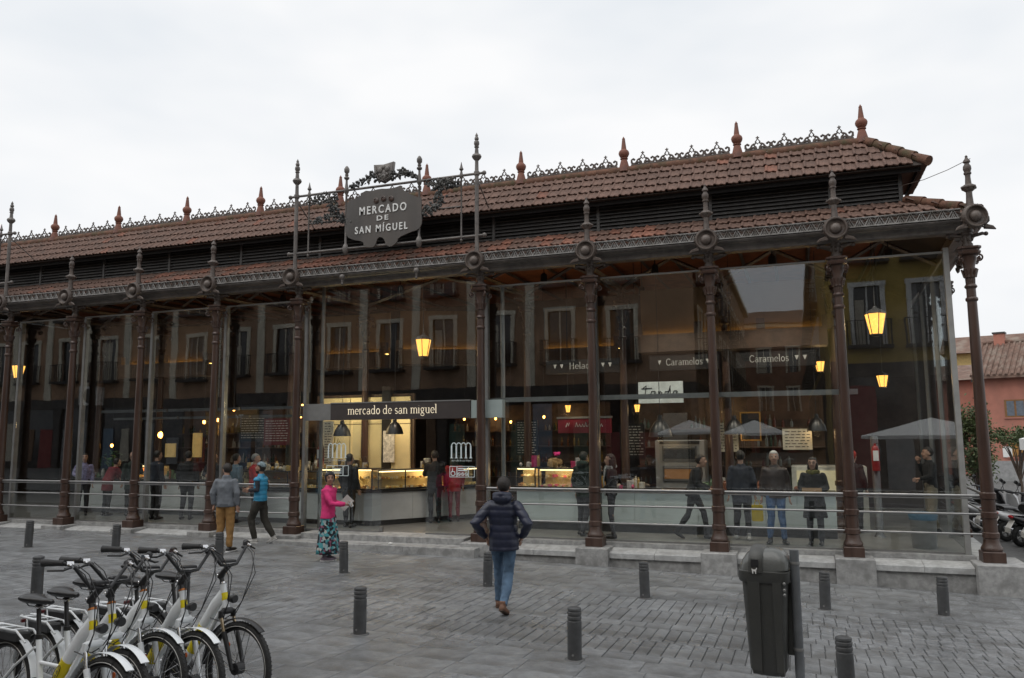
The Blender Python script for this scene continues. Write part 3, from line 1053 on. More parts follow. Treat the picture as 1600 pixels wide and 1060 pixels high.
sg = thing('iron_sign', 'ornate iron roof sign with lettered grey plate, shield and garlands above the doors', 'sign')
for x in (CX[4], CX[5]):
    MB().lathe(post_profile(8.50), 14, (x, YS, 0)).build('post', M_IRONG, sg, True)
    MB().tube([(x, YS, 7.50), (x - 0.02, 0.85, 6.86)], 0.014, 6).build('stay', M_IRONG, sg)
rail_posts(sg, (CX[4], CX[5]), 7.60, 6.26)
for x in (-3.93, -0.15):
    MB().lathe([(0.018, 6.16), (0.035, 6.19), (0.018, 6.22), (0.03, 6.26), (0.018, 6.32), (0.018, 7.52), (0.040, 7.56), (0.048, 7.60), (0.030, 7.65), (0.020, 7.70), (0.050, 7.74), (0.030, 7.78), (0.020, 7.82), (0.004, 7.90)], 10, (x, YS, 0)).build('baluster', M_IRONG, sg, True)
for x in (-2.955, -1.14):
    MB().lathe([(0.03, 6.14), (0.055, 6.18), (0.075, 6.26), (0.055, 6.33), (0.026, 6.38), (0.024, 7.5), (0.05, 7.55), (0.06, 7.60), (0.04, 7.66), (0.026, 7.78), (0.026, 7.84), (0.060, 7.87), (0.060, 7.90), (0.03, 7.92), (0.045, 7.96),
                (0.026, 7.98), (0.060, 8.03), (0.062, 8.09), (0.03, 8.15), (0.004, 8.17)], 12, (x, YS, 0)).build('baluster', M_IRONG, sg, True)
out = [(-2.901, 7.327), (-2.896, 7.075), (-2.924, 6.723), (-2.885, 6.511), (-2.721, 6.424), (-2.468, 6.369), (-2.443, 6.244), (-2.26, 6.207), (-2.17, 6.24), (-2.105, 6.438), (-1.959, 6.404), (-1.901, 6.236),
       (-1.789, 6.175), (-1.63, 6.272), (-1.609, 6.372), (-1.328, 6.462), (-1.11, 6.506), (-1.035, 6.639), (-1.052, 6.882), (-1.054, 7.206), (-1.115, 7.212), (-1.346, 7.316), (-1.517, 7.442), (-1.531, 7.542), (-1.669, 7.5),
       (-1.848, 7.49), (-2.074, 7.516), (-2.279, 7.484), (-2.463, 7.519), (-2.61, 7.348)]
pl = MB()
# smooth the outline once so that the plate is scrolled, not faceted
o2 = []
for i in range(len(out)):
    a, b = Vector(out[i]), Vector(out[(i + 1) % len(out)])
    o2 += [tuple(a.lerp(b, 0.25)), tuple(a.lerp(b, 0.75))]
pl.prism(o2, YS - 0.075, YS - 0.045)
plate = pl.build('plate', M_PLATE, sg)
text_mesh('MERCADO', -2.560, -1.405, 6.958, 7.142, YS - 0.072, 0.02, 'letters', M_WHITE, plate, space=1.35, bold=0.012)
text_mesh('DE', -2.125, -1.842, 6.795, 6.905, YS - 0.072, 0.02, 'letters', M_WHITE, plate, space=1.35, bold=0.012)
text_mesh('SAN MÍGUEL', -2.668, -1.375, 6.540, 6.745, YS - 0.072, 0.02, 'letters', M_WHITE, plate, space=1.35, bold=0.012)
for x, z in ((-2.151, 7.25), (-1.97, 7.275), (-1.779, 7.255)):
    mb = MB().lathe([(0.03, 0), (0.062, 0.004), (0.062, 0.02), (0.045, 0.03), (0.04, 0.015), (0.01, 0.02)], 14, (x, YS - 0.074, z), 'y')
    mb.build('roundel', M_IRONR, plate, True)
sh = MB().prism([(-2.235, 8.08), (-2.215, 7.86), (-2.15, 7.73), (-1.99, 7.645), (-1.83, 7.72), (-1.765, 7.85), (-1.735, 8.10), (-1.99, 8.06)], YS - 0.06, YS + 0.02)
for (cx, cz, r) in ((-2.08, 7.94, 0.07), (-1.90, 7.95, 0.07), (-1.99, 7.78, 0.075), (-2.08, 7.83, 0.04), (-1.9, 7.83, 0.04), (-1.99, 8.0, 0.05)):
    sh.sph((cx, YS - 0.06, cz), (r, 0.025, r), 8, 6)
sh.tube([(-2.2, YS - 0.06, 8.05), (-2.18, YS - 0.06, 7.88), (-2.12, YS - 0.06, 7.76), (-1.99, YS - 0.06, 7.69), (-1.86, YS - 0.06, 7.75), (-1.80, YS - 0.06, 7.87), (-1.775, YS - 0.06, 8.06)], 0.016, 5)
sh.build('shield', M_IRONG, sg, 'all')
M_LEAF = mat('cast_leaf_iron', (0.045, 0.046, 0.044), 0.5, 0, 0.4, 12, tint=(0.09, 0.085, 0.075))
def garland(path, n, spread, size, seed):
    leafy(path, n, spread, size, seed).build('garland', M_LEAF, sg, False, (0, YS - 0.02, 0))
garland([(-2.85, 7.66), (-2.5, 7.74), (-2.25, 7.84), (-1.98, 7.74), (-1.72, 7.86), (-1.45, 7.80), (-1.15, 7.68)], 230, [0.03, 0.08, 0.13, 0.08, 0.15, 0.08, 0.03], 0.085, 1)
garland([(-3.86, 7.40), (-3.55, 7.50), (-3.25, 7.42), (-3.30, 7.15), (-3.05, 6.95), (-2.80, 6.85)], 210, [0.12, 0.13, 0.13, 0.14, 0.12, 0.06], 0.085, 2)
garland([(-3.80, 6.95), (-3.55, 7.0), (-3.3, 7.0)], 70, [0.05, 0.1, 0.1], 0.08, 3)
garland([(-0.20, 7.40), (-0.45, 7.48), (-0.70, 7.40), (-0.62, 7.15), (-0.85, 6.95), (-1.15, 6.82)], 210, [0.12, 0.13, 0.13, 0.14, 0.12, 0.06], 0.085, 4)
garland([(-0.95, 7.50), (-0.7, 7.52), (-0.35, 7.50)], 60, [0.05, 0.08, 0.06], 0.08, 5)
for x0, x1 in ((-3.91, -3.0), (-1.10, -0.17)):
    MB().tube([(x0, YS, 6.93), (x1, YS, 6.93)], 0.016, 6).build('scroll_bar', M_IRONG, sg)
for x in (-2.955, -1.14):
    bl = MB().sph((x, -0.30, 5.60), 0.065, 10, 8)
    bl.tube([(x, -0.30, 5.54), (x, -0.30, 5.44)], [0.03, 0.012], 8)
    bl.sph((x, -0.30, 5.45), 0.03, 8, 6)
    bl.build('drop_knob', M_IRONG, sg, True)

s2 = thing('iron_sign', 'tall iron post and railing of the second roof sign cut by the frame edge', 'sign')
MB().lathe(post_profile(8.50), 14, (CX[0], YS, 0)).build('post', M_IRONG, s2, True)
MB().tube([(CX[0], YS, 7.50), (CX[0] + 0.02, 0.85, 6.86)], 0.014, 6).build('stay', M_IRONG, s2)
rail_posts(s2, (CX[0] - 4.47, CX[0]), 7.60, 6.26)
MB().lathe([(0.018, 6.16), (0.035, 6.19), (0.018, 6.22), (0.03, 6.26), (0.018, 6.32), (0.018, 7.52), (0.040, 7.56), (0.048, 7.60), (0.030, 7.65), (0.020, 7.70), (0.050, 7.74), (0.030, 7.78), (0.020, 7.82), (0.004, 7.90)], 10, (CX[0] - 0.34, YS, 0)).build('baluster', M_IRONG, s2, True)
leafy([(CX[0] - 0.4, 7.4), (CX[0] - 0.8, 7.45), (CX[0] - 1.1, 7.2)], 120, [0.12, 0.14, 0.12], 0.085, 8).build('garland', M_LEAF, s2, False, (0, YS - 0.02, 0))

# ------------------------------------------------------------------ serif lettering drawn with strokes
def stroke_font():
    K = 0.075                                    # half width of a stem, x-height 1
    F = {}
    def stem(x, z0, z1, serif=True):
        q = [('s', [(x, z0), (x, z1)], K)]
        if serif:
            q += [('s', [(x - 0.17, z0 + 0.02), (x + 0.17, z0 + 0.02)], 0.025)]
        return q
    def arc(cx, cz, rx, rz, a0, a1, n=12):
        return [(cx + rx * math.cos(R(a0 + (a1 - a0) * i / n)), cz + rz * math.sin(R(a0 + (a1 - a0) * i / n))) for i in range(n + 1)]
    def v(pts, w):
        return ('s', pts, w)
    flag = lambda x: [('s', [(x - 0.2, 0.95), (x, 0.98)], 0.03)]
    F['m'] = (1.35, stem(0.2, 0, 1) + flag(0.2) + stem(0.68, 0, 0.75) + stem(1.16, 0, 0.75) + [v(arc(0.44, 0.72, 0.24, 0.26, 160, 0), 0.045), v(arc(0.92, 0.72, 0.24, 0.26, 160, 0), 0.045)])
    F['n'] = (0.92, stem(0.2, 0, 1) + flag(0.2) + stem(0.70, 0, 0.75) + [v(arc(0.45, 0.72, 0.25, 0.26, 160, 0), 0.045)])
    F['u'] = (0.92, stem(0.2, 0.28, 1, False) + flag(0.2) + stem(0.70, 0, 1) + flag(0.70) + [v(arc(0.45, 0.28, 0.25, 0.26, 180, 340), 0.045)])
    F['r'] = (0.66, stem(0.2, 0, 1) + flag(0.2) + [v(arc(0.46, 0.70, 0.24, 0.28, 160, 50), 0.04), v([(0.58, 0.86), (0.6, 0.84)], 0.09)])
    F['i'] = (0.44, stem(0.2, 0, 1) + flag(0.2) + [v([(0.2, 1.34), (0.2, 1.36)], 0.09)])
    F['l'] = (0.44, stem(0.2, 0, 1.6) + [('s', [(0.0, 1.56), (0.2, 1.59)], 0.03)])
    F['o'] = (0.86, [v(arc(0.42, 0.5, 0.30, 0.48, 90, 270), 0.07), v(arc(0.42, 0.5, 0.30, 0.48, 270, 450), 0.07)])
    F['c'] = (0.76, [v(arc(0.42, 0.5, 0.31, 0.48, 55, 300), 0.062), v([(0.60, 0.80), (0.62, 0.78)], 0.085)])
    F['e'] = (0.80, [v(arc(0.42, 0.5, 0.31, 0.48, 0, 315), 0.058), v([(0.12, 0.52), (0.72, 0.52)], 0.026)])
    F['a'] = (0.82, [v([(0.60, 0.10), (0.60, 0.72)], K), v(arc(0.38, 0.72, 0.22, 0.26, 0, 150), 0.045), v(arc(0.34, 0.26, 0.24, 0.27, 30, 350), 0.055), v([(0.60, 0.08), (0.78, 0.04)], 0.04), v([(0.18, 0.80), (0.20, 0.78)], 0.07)])
    F['d'] = (0.92, [v([(0.68, 0.0), (0.68, 1.6)], K), v([(0.5, 1.56), (0.68, 1.59)], 0.03), v([(0.68, 0.03), (0.86, 0.04)], 0.03), v(arc(0.40, 0.5, 0.30, 0.48, 20, 340), 0.055)])
    F['s'] = (0.70, [v(arc(0.34, 0.74, 0.20, 0.23, 30, 240), 0.055), v([(0.22, 0.56), (0.48, 0.42)], 0.07), v(arc(0.36, 0.26, 0.20, 0.25, 60, -150), 0.055)])
    F['g'] = (0.84, [v(arc(0.38, 0.66, 0.24, 0.32, 0, 360), 0.055), v([(0.24, 0.38), (0.22, 0.18), (0.55, 0.10)], 0.05), v(arc(0.40, -0.20, 0.30, 0.26, 70, 430), 0.05), v([(0.56, 0.88), (0.76, 0.97)], 0.04)])
    F['H'] = (1.15, stem(0.25, 0, 1.5) + stem(0.90, 0, 1.5) + [v([(0.25, 0.78), (0.9, 0.78)], 0.03)])
    F['C'] = (1.05, [v(arc(0.58, 0.75, 0.46, 0.74, 40, 320), 0.07)])
    F[' '] = (0.42, [])
    return F
SF = stroke_font()
def ribbon(mb, pts, w, y):
    P = [Vector(p) for p in pts]
    n = len(P)
    L, Rr = [], []
    for i in range(n):
        d = P[min(i + 1, n - 1)] - P[max(i - 1, 0)]
        if d.length < 1e-9:
            d = Vector((1, 0))
        d.normalize()
        nn = Vector((-d.y, d.x)) * w
        L.append(P[i] + nn)
        Rr.append(P[i] - nn)
    for i in range(n - 1):
        mb.add([(L[i].x, y, L[i].y), (Rr[i].x, y, Rr[i].y), (Rr[i + 1].x, y, Rr[i + 1].y), (L[i + 1].x, y, L[i + 1].y)], [(0, 1, 2, 3)])
def serif_text(s, x0, x1, z0, xh, y, name, material, parent):
    """each stroke sits a hair in front of the one before, so crossing strokes never share a plane"""
    mb = MB()
    tot = sum(SF[c][0] for c in s)
    sx = (x1 - x0) / tot
    x = x0
    k = 0
    for c in s:
        w, st = SF[c]
        for (_, pts, hw) in st:
            r = MB()
            ribbon(r, [(p[0] * sx / xh, p[1]) for p in pts], hw, 0)
            k += 1
            mb.add([(x + p[0] * xh, y - 0.0004 * (k % 6), z0 + p[2] * xh) for p in r.v], r.f)
        x += w * sx
    return mb.build(name, material, parent)

hd = thing('entrance_sign', 'dark grey header board lettered in lower case above the glass entrance', 'sign', (0, 0, 0))
MB().box(CX[4] + 0.12, -3.46, 0.13, 0.30, 2.475, 2.845).build('end_panel', M_STEEL, hd)
MB().box(-0.075, 0.62, 0.14, 0.30, 2.475, 2.845).build('end_panel', mat('glass_green_panel', (0.36, 0.42, 0.41), 0.25, 0.0, 0.05), hd)
MB().cbox(-3.455, -0.08, 0.12, 0.30, 2.475, 2.835, 0.006).build('board', mat('brown_black_board', (0.052, 0.043, 0.041), 0.45, 0, 0.1), hd)
MB().box(-3.455, -0.08, 0.112, 0.30, 2.836, 2.862).build('top_rail', M_STEEL, hd)
serif_text('mercado de san miguel', -3.02, -0.84, 2.595, 0.118, 0.1165, 'letters', emis('lit_letters', (1.0, 0.86, 0.62), 0.9), hd)
# the etched monogram and pictograms on the glass either side of the doors
M_ETCH = mat('etched_film', (0.74, 0.84, 0.85), 0.6, 0, 0.05)
def etched(x, label, plus):
    t = thing('glass_decal', label, 'decal', (0, 0, 0))
    y = YG - 0.009
    mb = MB()
    for k in range(2):
        for c in range(2):
            xx = x - 0.22 + 0.22 * k + 0.11 * c
            a = [(xx + 0.055 + 0.055 * math.cos(R(180 - q * 18)), 1.89 + 0.07 * math.sin(R(180 - q * 18))) for q in range(11)]
            ribbon(mb, a, 0.011, y)
        for c in range(3):
            xx = x - 0.22 + 0.22 * k + 0.11 * c
            if k and c == 0:
                continue
            ribbon(mb, [(xx, 1.64), (xx, 1.90)], 0.016, y - 0.0006)
            ribbon(mb, [(xx - 0.035, 1.645), (xx + 0.035, 1.645)], 0.006, y - 0.0012)
    mb.build('monogram', M_ETCH, t)
    serif_text('mercado de san miguel', x - 0.22, x + 0.24, 1.575, 0.026, y, 'letters', M_ETCH, t)
    fr = MB()
    for a, b in ((x - 0.26, x - 0.10), (x - 0.09, x + 0.16), (x + 0.17, x + 0.30)):
        z0, z1 = 1.25, 1.47
        for r in ([(a, z0), (b, z0)], [(a, z1), (b, z1)]):
            ribbon(fr, r, 0.006, y)
        for r in ([(a, z0), (a, z1)], [(b, z0), (b, z1)]):
            ribbon(fr, r, 0.006, y - 0.0006)
    if plus:                                      # wheelchair pictogram and three round ones
        cx, cz = x - 0.18, 1.35
        ribbon(fr, [(cx - 0.02, cz + 0.075), (cx - 0.018, cz + 0.01), (cx + 0.03, cz + 0.01), (cx + 0.045, cz - 0.055)], 0.010, y)
        ribbon(fr, [(cx - 0.005 + 0.048 * math.cos(R(q)), cz - 0.025 + 0.048 * math.sin(R(q))) for q in range(110, 350, 20)], 0.008, y - 0.0006)
        ribbon(fr, [(cx - 0.02, cz + 0.09), (cx - 0.018, cz + 0.092)], 0.016, y)
        for q in range(3):
            c0 = x - 0.045 + 0.08 * q
            ribbon(fr, [(c0 + 0.030 * math.cos(R(w)), 1.31 + 0.030 * math.sin(R(w))) for w in range(0, 361, 30)], 0.006, y)
            ribbon(fr, [(c0 - 0.018, 1.328), (c0 + 0.018, 1.292)], 0.006, y - 0.0006)
        for q in range(2):
            ribbon(fr, [(x - 0.07, 1.385 + 0.04 * q), (x + 0.14, 1.385 + 0.04 * q)], 0.012, y)
    else:
        for q in range(3):
            ribbon(fr, [(x - 0.07, 1.31 + 0.045 * q), (x + 0.13, 1.31 + 0.045 * q)], 0.010, y)
    fr.build('pictogram', M_ETCH, t)
etched(-3.40, 'etched white monogram and notices on the glass left of the doors', False)
etched(-0.38, 'etched white monogram with wheelchair pictogram right of the doors', True)
# ------------------------------------------------------------------ houses across the square (they show in the glass)
M_TAN = mat('tan_stucco', (0.40, 0.25, 0.16), 0.85, 0, 0.30, 0.7, 0.1, 30, tint=(0.30, 0.20, 0.135))
M_PALE = mat('pale_stone_trim', (0.72, 0.66, 0.54), 0.8, 0, 0.12, 3)
M_OCHRE = mat('ochre_stucco', (0.50, 0.36, 0.10), 0.85, 0, 0.15, 1.2)
M_BRICKR = mat('red_brown_stucco', (0.26, 0.13, 0.08), 0.85, 0, 0.2, 1.2)
M_WTRIM = mat('white_trim', (0.78, 0.77, 0.74), 0.7, 0, 0.1, 4)
M_PANE = mat('dark_window_pane', (0.02, 0.022, 0.025), 0.08, 0, 0.2, 2, spec=0.8)
M_SHOP = mat('dark_shopfront', (0.05, 0.045, 0.042), 0.5, 0, 0.3, 2)
M_BLACKM = mat('black_metal', (0.02, 0.02, 0.021), 0.45, 0, 0.2, 8)

SHOPC = [mat('shop_cream', (0.50, 0.46, 0.38), 0.7), mat('shop_grey', (0.26, 0.27, 0.28), 0.6), mat('shop_green', (0.06, 0.12, 0.09), 0.5), mat('shop_blue', (0.13, 0.20, 0.28), 0.5), mat('shop_brown', (0.16, 0.09, 0.05), 0.6), mat('shop_red', (0.22, 0.04, 0.04), 0.6)]
def facade(parent, wallm, trim, T, x0, x1, ztop, ws, floors, sill=0.15, ww=1.05, wh=2.3, pil=None, shopz=4.3, balcony=True, depth=6.0):
    """one street front in local XZ (facing +Y after T): wall with recessed windows, surrounds, balconies"""
    w = MB()
    w.box(x0, x1, -depth, -0.12, -1.5, ztop)
    w.xf(T)
    w.build('wall', wallm, parent)
    # facing panels between openings leave real recesses
    f = MB()
    zs = sorted(floors)
    xs = sorted(ws)
    prevz = shopz
    for z in zs:
        f.box(x0, x1, -0.12, 0, prevz, z)
        px = x0
        for x in xs:
            f.box(px, x - ww / 2, -0.12, 0, z, z + wh)
            px = x + ww / 2
        f.box(px, x1, -0.12, 0, z, z + wh)
        prevz = z + wh
    f.box(x0, x1, -0.12, 0, prevz, ztop)
    f.xf(T)
    f.build('wall_face', wallm, parent)
    sh = MB()
    sh.box(x0, x1, -0.12, 0.06, shopz - 0.55, shopz)
    n = int((x1 - x0) / 2.9)
    for i in range(n + 1):
        xx = x0 + (x1 - x0) * i / n
        sh.box(max(x0, xx - 0.25), min(x1, xx + 0.25), -0.12, 0.03, -1.5, shopz - 0.552)
    sh.xf(T)
    sh.build('shop_surround', M_SHOP, parent)
    sw = MB().box(x0, x1, -0.119, -0.105, -1.5, shopz - 0.553)
    sw.xf(T)
    sw.build('shop_window', M_PANE, parent)
    rs = random.Random(int(abs(x0) * 7))
    for i in range(n):                               # shutters, doors and boards of the shops
        a, b = x0 + (x1 - x0) * i / n + 0.3, x0 + (x1 - x0) * (i + 1) / n - 0.3
        for k in range(2):
            q0 = a + (b - a) * (0.5 * k + rs.uniform(0.02, 0.10))
            q1 = a + (b - a) * (0.5 * k + rs.uniform(0.32, 0.48))
            zt = rs.choice((2.2, 2.6, 3.0, shopz - 0.9))
            pn = MB().box(q0, q1, -0.104, rs.uniform(-0.09, -0.04), rs.choice((-0.3, -0.3, 0.8)), zt)
            pn.xf(T)
            pn.build('shop_panel', SHOPC[rs.randrange(len(SHOPC))], parent)
    co = MB().box(x0 - 0.1, x1 + 0.1, -0.12, 0.35, ztop, ztop + 0.4)
    co.xf(T)
    co.build('eaves', trim, parent)
    for z in zs:
        for x in xs:
            p = MB().box(x - ww / 2, x + ww / 2, -0.118, -0.10, z, z + wh)
            p.xf(T)
            po = p.build('window', M_PANE, parent)
            rw = random.Random(int(x * 31 + z * 7))
            k = rw.random()
            if k < 0.35:                              # curtain behind the glass
                cu = MB().box(x - ww / 2 + 0.05, x - ww / 2 + 0.05 + (ww - 0.1) * rw.uniform(0.3, 1.0), -0.0995, -0.090, z + 0.05, z + wh - rw.uniform(0.05, 0.9))
                cu.xf(T)
                cu.build('curtain', SHOPC[0], po)
            elif k < 0.75:                            # folding shutters standing open
                for s in (-1, 1):
                    for q in range(2):
                        sh2 = MB().box(x + s * (ww / 2 - 0.10 + 0.0) - 0.09, x + s * (ww / 2 - 0.10) + 0.09, -0.085 + 0.0, -0.062, z + 0.06 + q * wh / 2, z + wh / 2 - 0.03 + q * wh / 2)
                        sh2.xf(T)
                        sh2.build('shutter', SHOPC[4 if k < 0.55 else 1], po)
            fr = MB()
            for s in (-1, 1):
                fr.box(x + s * (ww / 2 + 0.09) - 0.09, x + s * (ww / 2 + 0.09) + 0.09, 0.001, 0.05, z, z + wh)
            fr.box(x - ww / 2 - 0.22, x + ww / 2 + 0.22, 0.001, 0.07, z + wh, z + wh + 0.2)
            fr.box(x - 0.03, x + 0.03, -0.10, -0.06, z, z + wh)
            fr.xf(T)
            fr.build('window_frame', trim, po)
            if balcony:
                b = MB().box(x - 0.85, x + 0.85, 0.0, 0.5, z - 0.14, z - 0.02)
                for k in range(13):
                    bx = x - 0.82 + 1.64 * k / 12
                    b.box(bx - 0.012, bx + 0.012, 0.47, 0.494, z - 0.02, z + 0.95)
                for s in (-1, 1):
                    for k in range(3):
                        b.box(x + s * 0.82 - 0.012, x + s * 0.82 + 0.012, 0.08 + 0.14 * k, 0.104 + 0.14 * k, z - 0.02, z + 0.95)
                    b.box(x + s * 0.82 - 0.018, x + s * 0.82 + 0.018, 0.02, 0.5, z + 0.951, z + 0.99)
                b.box(x - 0.80, x + 0.80, 0.465, 0.50, z + 0.951, z + 0.99)
                b.xf(T)
                b.build('balcony', M_BLACKM, parent)
    if pil:
        q = MB()
        for x in pil:
            q.box(x - 0.22, x + 0.22, 0.002, 0.06, shopz + 0.01, ztop - 0.01)
        q.xf(T)
        q.build('pilaster', trim, parent)

TF = Matrix.Translation((0, -18.2, 0))                     # fronts face +Y
ha = thing('town_house', 'tan stuccoed house with black balconies across the square, seen mirrored in the glass', 'house')
facade(ha, M_TAN, M_PALE, TF, -66, 2.3, 12.8, [-64.6 + 2.9 * k for k in range(23)], (5.3, 8.8), pil=[-63.15 + 2.9 * k for k in range(22)])
TS = Matrix.Translation((2.3, -18.2, 0)) @ Matrix.Rotation(-PI / 2, 4, 'Z')    # street side faces +X
facade(ha, M_TAN, M_PALE, TS, 6.01, 42, 12.8, [8.0 + 2.9 * k for k in range(12)], (5.3, 8.8), depth=4.0)
facade(ha, M_TAN, M_PALE, TS, 0.13, 6.0, 12.8, [2.0, 4.6], (5.3, 8.8), depth=2.0)
hb = thing('town_house', 'ochre house with white window surrounds across the square, seen mirrored in the glass', 'house')
facade(hb, M_OCHRE, M_WTRIM, TF, 7.7, 30, 11.8, [9.1 + 2.1 * k for k in range(10)], (5.6, 9.0), ww=1.0, wh=2.4, shopz=4.9, balcony=True)
TB = Matrix.Translation((7.7, -18.2, 0)) @ Matrix.Rotation(PI / 2, 4, 'Z')
facade(hb, M_OCHRE, M_WTRIM, TB, -42, -6.01, 11.8, [-40 + 2.9 * k for k in range(11)], (5.6, 9.0), shopz=4.9, depth=4.0, wh=2.4)
hc = thing('town_house', 'red brown house closing the street behind, seen mirrored in the glass', 'house')
facade(hc, M_BRICKR, M_PALE, Matrix.Translation((0, -66, 0)), -6, 20, 12.5, [-4 + 2.6 * k for k in range(9)], (4.2, 8.0), shopz=3.4, balcony=False)
rf = MB().extx([(-72, 12.9), (-65.4, 12.9), (-69, 14.6)], -6.3, 20.3)
rf.build('roof', M_TILE, hc)
# shop sign, air conditioner and banner on the tan house
t = thing('shop_sign', 'yellow brown shop board lettered TOURS on the tan house, mirrored in the glass', 'sign')
MB().box(-23.0, -19.6, -18.12, -18.02, 2.3, 3.5).build('board', mat('mustard_board', (0.30, 0.18, 0.05), 0.6), t)
tm = text_mesh('TOURS', -0.8, 0.8, 2.55, 3.25, 0, 0.02, 'letters', M_WHITE, t)
tm.rotation_euler = (0, 0, PI)
tm.location = (-21.3, -18.015, 0)
t = thing('air_conditioner', 'white air conditioner box on the tan house wall, mirrored in the glass', 'air conditioner')
MB().cbox(-31.2, -29.9, -18.13, -17.65, 3.9, 4.95, 0.03).build('casing', M_WTRIM, t)
MB().lathe([(0.42, 0), (0.42, -0.01), (0.36, -0.012)], 20, (-30.4, -17.648, 4.42), 'y').build('fan_grille', M_SHOP, t)
# cafe parasols
par_me = None
def parasol(x, y, w, h, label):
    z0 = GZ(x, y)
    t = thing('parasol', label, 'parasol', (x, y, z0), R(20), 'white cafe parasols mirrored in the glass')
    n = 8
    mb = MB()
    ap = (0, 0, h)
    ring = [(w / 2 * math.cos(2 * PI * i / n), w / 2 * math.sin(2 * PI * i / n), h - 0.48) for i in range(n)]
    low = [(p[0], p[1], p[2] - 0.09) for p in ring]
    mb.add([ap] + ring + low, [(0, 1 + i, 1 + (i + 1) % n) for i in range(n)] + [(1 + i, 1 + n + i, 1 + n + (i + 1) % n, 1 + (i + 1) % n) for i in range(n)])
    mb.build('canopy', mat('white_canvas', (0.84, 0.84, 0.82), 0.8, 0, 0.04), t)
    MB().lathe([(0.025, 0.05), (0.025, h - 0.02)], 8).build('pole', M_STEEL, t, True)
    MB().lathe([(0.3, 0), (0.3, 0.06), (0.05, 0.09)], 16).build('base', M_SHOP, t)
parasol(9.7, -8.2, 3.7, 2.80, 'big white parasol in front of the ochre house, mirrored right of the last lantern')
parasol(2.2, -16.4, 2.6, 2.5, 'white parasol near the tan house corner, mirrored beside the oven')
parasol(4.8, -16.8, 2.6, 2.5, 'white parasol in the street mouth, mirrored above the man in jeans')

# ------------------------------------------------------------------ right of the hall: side street and red house
M_RED = mat('red_ochre_stucco', (0.44, 0.185, 0.135), 0.9, 0, 0.14, 1.5, 0.15, 20, tint=(0.37, 0.165, 0.125))
M_OLDT = mat('old_roof_tiles', (0.17, 0.105, 0.080), 0.9, 0, 0.35, 3, 0.3, 20, tint=(0.24, 0.19, 0.155))
pb = thing('red_house', 'red ochre plastered house with old tiled roof behind the parked scooters', 'house', (16.35, 36.4, -1.3), R(-20))
# local: front along +X facing -Y, gable end on the left
MB().box(0, 16, 0, 8, -0.5, 6.55).build('wall', M_RED, pb)
MB().box(0.0, 16, -0.04, 0.0, -0.5, 1.75).build('base_band', mat('grey_base_band', (0.30, 0.30, 0.30), 0.85), pb)
ry, rz_, ey, ez = 4.0, 8.75, -0.55, 6.5
rfm = MB().add([(-0.35, ey, ez), (16, ey, ez), (16, ry, rz_), (-0.35, ry, rz_), (-0.35, ey, ez - 0.14), (16, ey, ez - 0.14), (16, ry, rz_ - 0.14), (-0.35, ry, rz_ - 0.14), (-0.35, 8.55, ez), (16, 8.55, ez)],
               [(0, 1, 2, 3), (4, 7, 6, 5), (0, 4, 5, 1), (0, 3, 7, 4), (3, 2, 9, 8)])
roof = rfm.build('roof', M_OLDT, pb)
rows = MB()
ang = math.atan2(rz_ - ez, ry - ey)
for k in range(58):
    x = -0.33 + k * 0.285
    rows.tube([(x, ey - 0.03, ez + 0.03), (x, ry, rz_ + 0.03)], [0.085, 0.07], 6)
o = rows.build('roof_tiles', M_OLDT, roof, True)
o['kind'] = 'stuff'
MB().tube([(-0.36, ry, rz_ + 0.05), (16, ry, rz_ + 0.05)], 0.12, 8).build('ridge', M_OLDT, roof, True)
MB().add([(0, 0, 6.5), (0, 8, 6.5), (0, 4, 8.6), (0.05, 0, 6.5), (0.05, 8, 6.5), (0.05, 4, 8.6)], [(0, 1, 2), (3, 5, 4), (0, 3, 4, 1), (1, 4, 5, 2), (2, 5, 3, 0)]).build('gable', M_RED, pb)
MB().box(-0.36, -0.30, ey, 8.5, ez - 0.3, ez - 0.15).build('barge_board', M_SHOP, pb)
for (x, z, shut) in ((1.62, 4.65, 0), (1.62, 2.45, 1), (4.4, 4.65, 0), (4.4, 2.45, 1)):
    fr = MB().box(x - 0.52, x + 0.52, -0.02, 0.02, z - 0.48, z + 0.50).build('window', mat('brown_window_wood', (0.22, 0.11, 0.04), 0.6), pb)
    for s in (-1, 1):
        MB().box(x + s * 0.23 - 0.18, x + s * 0.23 + 0.18, -0.035, -0.021, z - 0.40, z + 0.42).build('shutter' if shut else 'pane',
             mat('ochre_shutter', (0.38, 0.19, 0.05), 0.6) if shut else mat('blue_grey_pane', (0.16, 0.18, 0.21), 0.15), fr)
    MB().box(x - 0.56, x + 0.56, -0.07, -0.0, z - 0.56, z - 0.482).build('sill', M_RED, fr)
for x in (0.6, 4.2, 9):
    mb = MB().box(x - 0.28, x + 0.28, 3.7, 4.3, 8.5, 9.3)
    mb.build('chimney', M_RED, roof)
    MB().box(x - 0.34, x + 0.34, 3.64, 4.36, 9.302, 9.40).build('chimney_cap', M_SHOP, roof)
MB().box(0.85, 1.3, -0.06, -0.041, 1.95, 2.55).build('notice', M_WTRIM, pb)
lp = MB()
lp.tube([(1.75, -0.02, 2.2), (1.75, -0.35, 2.2), (1.75, -0.35, 2.1)], 0.025, 6)
lp.lathe([(0.04, 1.75), (0.10, 1.78), (0.15, 2.05), (0.17, 2.06), (0.08, 2.16), (0.03, 2.2)], 6, (1.75, -0.35, 0))
lp.build('wall_lantern', M_BLACKM, pb)
yb2 = thing('yellow_house', 'narrow strip of yellow house with tiled roof behind the red house', 'house', (17.3, 52, -1.5), R(-15))
MB().box(0, 6, 0, 5, 0, 9.4).build('wall', mat('yellow_stucco', (0.46, 0.34, 0.14), 0.85), yb2)
